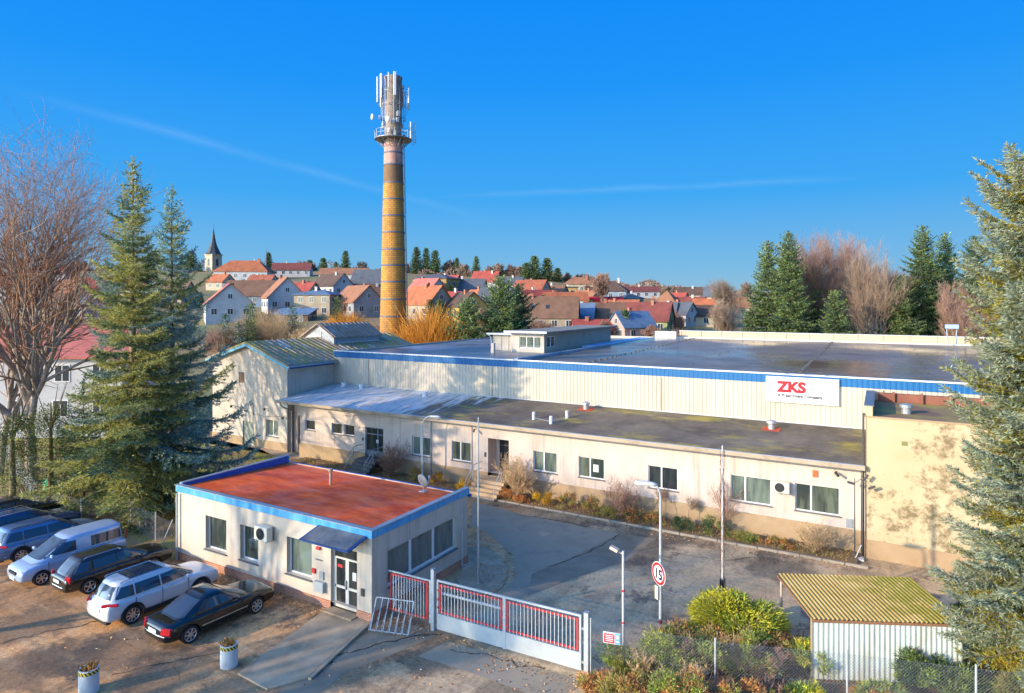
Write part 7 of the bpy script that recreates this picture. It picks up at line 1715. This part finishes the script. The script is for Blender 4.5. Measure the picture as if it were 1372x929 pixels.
bare_tree('white stemmed leafless birch standing alone left of the big green spruce', place(1165, None, 106), 22.8, 143, bark=m_birch, twigm=m_twig_g, **kb)
bare_tree('dark reddish leafless tree between the two bright birches', place(1146, None, 110), 20.5, 144, bark=m_bark, twigm=m_twig, **kb)
bare_tree('low reddish leafless tree right of the white stemmed birch', place(1192, None, 112), 18.5, 145, bark=m_bark, twigm=m_twig, **kb)
bare_tree('brown leafless tree at the left edge of the big blue spruce', place(1282, None, 96), 16.5, 146, bark=m_bark, twigm=m_twig, **kb)
bare_tree('brown leafless tree among the houses left of the twin spruces', place(972, None, 130), 12.5, 147, bark=m_bark, twigm=m_twig_g, **kb)
bare_tree('tall grey leafless tree at the skyline left of the twin spruces', place(975, None, 170), 15.5, 148, bark=m_bark, twigm=m_twig_g, **kb)
bare_tree('leafless birch with white trunk in front of the wide brown house on the hill', place(806, 418, 205), 13.0, 149, bark=m_birch, twigm=m_twig, **dict(kb, twig=.035))
# shrubs: orange willow and the brown thicket behind the gabled workshop
def willow(label, u, Y, h, rx, mt, seed, vb=None, n=60, rr=.035):
    p = place(u, vb, Y); t = thing('willow_shrub' if mt is m_twig_o else 'thicket_shrub', label, 'shrub', p); rg = random.Random(seed); sg_ = []
    for i in range(n*8):
        a = rg.uniform(0,2*PI); q = math.sqrt(rg.random()); p0 = Vector((q*rx*.75*math.cos(a), q*rx*.55*math.sin(a), 0)); d = Vector((math.cos(a)*q*.35+rg.gauss(0,.12), math.sin(a)*q*.35+rg.gauss(0,.12), 1)); L = h*rg.uniform(.45, 1.0)*(1-.45*q*q)
        p1 = p0+d*L*.6; p2 = p1+(d+Vector((rg.gauss(0,.25), rg.gauss(0,.25), -.1)))*L*.4; r = rr
        sg_ += [(p0,p1,r,r*.7),(p1,p2,r*.7,.012)]
        for _ in range(2): q2 = p1+(d+Vector((rg.gauss(0,.5), rg.gauss(0,.5), -.1)))*L*.3; sg_.append((p1,q2,rr*.63,.012))
    V, Q = tubes_np([tuple(s[0]) for s in sg_], [tuple(s[1]) for s in sg_], [s[2] for s in sg_], [s[3] for s in sg_], 3); link('stems', np_mesh('stems', V, [Q], [mt]), t, True)
willow('big orange willow shrub at the foot of the factory chimney', 576, 92, 14.0, 4.3, m_twig_o, 151, n=210, rr=.06)
willow('orange willow shrub with reddish base in front of the green spruces', 600, 88, 8.5, 3.0, m_twig_o, 152, n=100, rr=.05)
willow('small orange willow on the slope under the beige house', 463, 150, 6.5, 6.0, m_twig_o, 153, n=70)
for k, (u, Y, h, rx, lb) in enumerate([(352,140,9,6.5,'large tan leafless thicket below the white gabled house'),(382,136,8,6,'tan leafless thicket right of the large one'),(322,135,7,6,'brown leafless thicket below the pinkish red roof'),(300,130,6,5,'brown leafless thicket beside the blue spruce branches'),(415,132,5.5,5,'low tan thicket left of the roof monitor'),(500,140,5,4,'low brown thicket left of the chimney base'),(640,132,5,4,'low tan thicket beside the olive walled house'),(722,150,5.5,4,'low brown thicket below the skylight house'),(905,140,5.5,6,'reddish brown thicket behind the left end of the hall parapet'),(938,132,6,6,'wide brown thicket behind the hall parapet'),(970,122,7,6,'russet thicket at the left foot of the twin spruces'),(895,175,6,5,'brown thicket between the maroon roof and the purple roof'),(1180,104,7,6,'brown undergrowth below the white stemmed birch'),(1145,102,6,6,'reddish undergrowth between the small spruce and the birch'),(1225,100,6,5,'brown undergrowth below the big green spruce'),(1275,95,8,5,'tall brown undergrowth beside the big blue spruce'),(1085,104,5,5,'reddish undergrowth right of the twin spruces'),(110,110,6,7,'brown thicket between the works building and the spruce'),(20,120,6,8,'brown thicket above the works building at the left edge'),(160,150,8,8,'brown thicket on the slope left of the tall spruce')]):
    willow(lb, u, Y, h, rx, m_twig_t if k in (0,1,4,6) else (m_twig if k % 2 else m_twig_g), 160+k, n=60)
for k, (u, Y, h, lb) in enumerate([(302,128,7.5,'slim young conifer left of the tan thicket'),(320,126,6.0,'dark slim young conifer next to the first one'),(336,130,9.5,'yellow green columnar conifer left of the tan thicket'),(392,134,8.5,'dark young conifer inside the right end of the tan thicket'),(452,150,8.5,'yellow green columnar conifer below the beige house'),(848,150,3.6,'small round green bush beside the green end wall')]):
    conifer(lb, place(u, None, Y), h, h*.22, [m_far_g, m_far_d] if k in (2,4,5) else [m_far_d, m_sp_b], 180+k, z0=.2, dz=.5, nb=6, ts=.3, tl=.35, tw=.16, wts=(.7,.3), pw=.6, name='young_conifer')
# skyline trees, copies of four shapes
kf = dict(z0=.8, dz=.7, nb=8, ts=.45, tl=.7, tw=.36, wts=(.7,.3), droop=.4, curl=.3, pw=.72, lmax=1.4, dens=.3)
sky_t = [(369,340,8,372,'first'),]
SK = [(558,368,333,'dark skyline spruce, leftmost of the three right of the chimney'),(571,368,334,'dark skyline spruce, middle of the three right of the chimney'),(583,370,337,'dark skyline spruce, rightmost of the three right of the chimney'),(612,372,347,'skyline spruce left of the slate roofed house'),(638,374,345,'lone dark skyline spruce above the slate roofed house'),(705,378,354,'narrow skyline spruce left of the broad skyline pair'),(716,377,345,'broad skyline spruce, left of the pair above the red roofs'),(733,380,348,'broad skyline spruce, right of the pair above the red roofs'),(747,382,361,'small skyline spruce right of the broad pair'),(433,370,347,'round crowned skyline pine left of the chimney'),(450,372,352,'small skyline spruce left of the pointed one'),(463,373,338,'pointed skyline spruce left of the chimney'),(360,370,340,'skyline spruce beside the needle thin spire'),(876,398,383,'small dark conifer at the skyline above the pyramid roof'),(256,372,338,'dark pine left of the church tower, behind the spruces'),(266,380,356,'bushy pine directly left of the church tower'),(415,374,350,'dark skyline pine above the beige house')]
pc = None
for k, (u, vb, vt, lb) in enumerate(SK):
    Y = 380.0 if vb < 375 else 340.0; H = (vb-vt)/F*Y+2
    p = place(u, vb+4, Y)
    if pc is None:
        pc = conifer(lb, p, 16.0, 3.6, [m_far_d, m_far_g], 191, name='skyline_conifer', **dict(kf)); pc.scale = (H/16*1.1,)*2+(H/16,)
        continue
    wd = (1.5 if 'pine' in lb or 'broad' in lb else 1.05)*random.uniform(.9, 1.1)
    dup(pc, p, random.uniform(0, 6), lb, None, (H/16*wd, H/16*wd, H/16))
SB = [(405,374,349,'grey leafless skyline tree above the dark red long roof'),(420,374,352,'leafless skyline tree right of the first grey one'),(485,374,350,'leafless skyline tree just left of the chimney shaft'),(598,376,351,'leafless skyline tree right of the three spruces'),(622,378,354,'leafless skyline tree left of the lone spruce'),(655,380,356,'brown leafless skyline tree right of the lone spruce'),(668,380,353,'grey leafless skyline tree above the red gabled house'),(683,380,354,'leafless skyline tree above the green spruce tops'),(694,380,357,'brown leafless skyline tree left of the narrow spruce'),(760,384,365,'leafless skyline tree right of the small spruce'),(776,386,368,'leafless skyline tree above the many chimneyed house'),(786,386,369,'low leafless skyline tree left of the hill birch'),(893,402,385,'spreading leafless skyline tree above the pyramid roof'),(905,402,386,'leafless skyline tree right of the spreading one'),(605,374,348,'thin leafless skyline tree behind the ochre block'),(545,372,352,'leafless skyline tree directly right of the chimney shaft'),(1000,404,380,'leafless tree left of the twin spruces on the skyline'),(950,404,390,'low leafless skyline tree behind the cream gabled house'),(440,384,362,'leafless tree among the roofs left of the chimney'),(160,376,352,'leafless skyline tree left of the tall spruce'),(110,376,350,'leafless skyline tree seen through the birch crown'),(30,376,348,'leafless skyline tree at the far left edge')]
pb_ = None
for k, (u, vb, vt, lb) in enumerate(SB):
    Y = 385.0 if vb < 378 else (350.0 if vb < 390 else 300.0); H = (vb-vt)/F*Y+3; p = place(u, vb+6, Y)
    if pb_ is None:
        pb_ = [bare_tree(lb, p, 13.0, 201, bark=m_bark, twigm=m_twig_g, name='skyline_tree', **dict(kb, twig=.05, lv=4, cap=60000, spread=.46, trunk_len=.12, nseg=5))]; pb_[0].scale = (H/13,)*3; continue
    if k == 1:
        pb_.append(bare_tree(lb, p, 13.0, 202, bark=m_bark, twigm=m_twig, name='skyline_tree', **dict(kb, twig=.05, lv=4, cap=60000, spread=.5, trunk_len=.15, nseg=5))); pb_[1].scale = (H/13,)*3; continue
    w_ = random.uniform(.9, 1.15); dup(pb_[k % 2], p, random.uniform(0, 6), lb, None, (H/13*w_, H/13*w_, H/13))
# garden trees between the houses, each beside one house
rgt = random.Random(12)
for lb, u, vb, L, Wd, hw, hr, yaw, rf, wl_, kind, chim in H_:
    if lb.startswith('long white works') or len(lb.split()) > 11 or vb < 385: continue
    Y = solve_base(u, vb)
    du = (L*.5+2.0)*F/Y*rgt.choice((-1, 1)); X = (u+du-U0)/F*(Y-3); s_, t_ = cam2site(X, Y-3); z = CH-(vb-HOR)/F*Y-.6
    k = rgt.random(); H = rgt.uniform(4.5, 7.5)
    if k < .6: dup(pb_[rgt.randint(0,1)], (s_,t_,z), rgt.uniform(0,6), 'bare garden tree beside the '+lb, None, (H/13*1.1,)*2+(H/13,), name=None)
    else: dup(pc, (s_,t_,z), rgt.uniform(0,6), 'dark garden conifer beside the '+lb, None, (H/16*1.3,)*2+(H/16,))
# low bare trees on the slope below the houses
for lb, u, vb, L, Wd, hw, hr, yaw, rf, wl_, kind, chim in H_:
    if lb.startswith('long white works') or len(lb.split()) > 11 or vb < 376: continue
    Y = solve_base(u, vb); dx = rgt.choice((-1, 1))*L*rgt.uniform(.15, .5); X = (u-U0)/F*(Y-8)+dx; s_, t_ = cam2site(X, Y-8); z = CH-(vb-HOR)/F*Y-1.3
    k = rgt.uniform(3.2, 5.4)/13
    dup(pb_[rgt.randint(0,1)], (s_,t_,z), rgt.uniform(0,6), 'bare low tree below the '+lb, None, (k*1.5,k*1.5,k))
# the far wood along the ridge reads as one mass
def far_wood():
    g = np.random.default_rng(9); B, T_, mi = [], [], []
    for (u0, u1, Y, vb, h, n) in ((-60,760,425,372,8.5,7000),(680,1010,400,398,7,4200),(960,1420,260,415,9,4200),(560,900,370,388,6.5,2500)):
        for i in range(n):
            u = g.uniform(u0, u1); d = Y*g.uniform(.96, 1.08); X = (u-U0)/F*d; z = max(terrain(X, d), CH-(vb-HOR)/F*d); k = .6+.4*math.sin(u*.11)*math.sin(u*.037+1); hh = h*k*g.random()**.6
            s, t_ = cam2site(X, d); p = np.array([s, t_, z-1.5+hh]); q = g.normal(0, 1, 3); q[2] = abs(q[2])*1.3; q = q/np.linalg.norm(q)*g.uniform(.9, 2.2); B.append(p-q*.3); T_.append(p+q); mi.append(0 if g.random() < .6 else 1)
    B, T_ = np.array(B), np.array(T_); struct(link('far_wood', tris_mesh('far_wood', B, T_, np.full(len(B), .5), np.array(mi), [m_twig_g, m_twig], 4)), 'stuff')
far_wood()
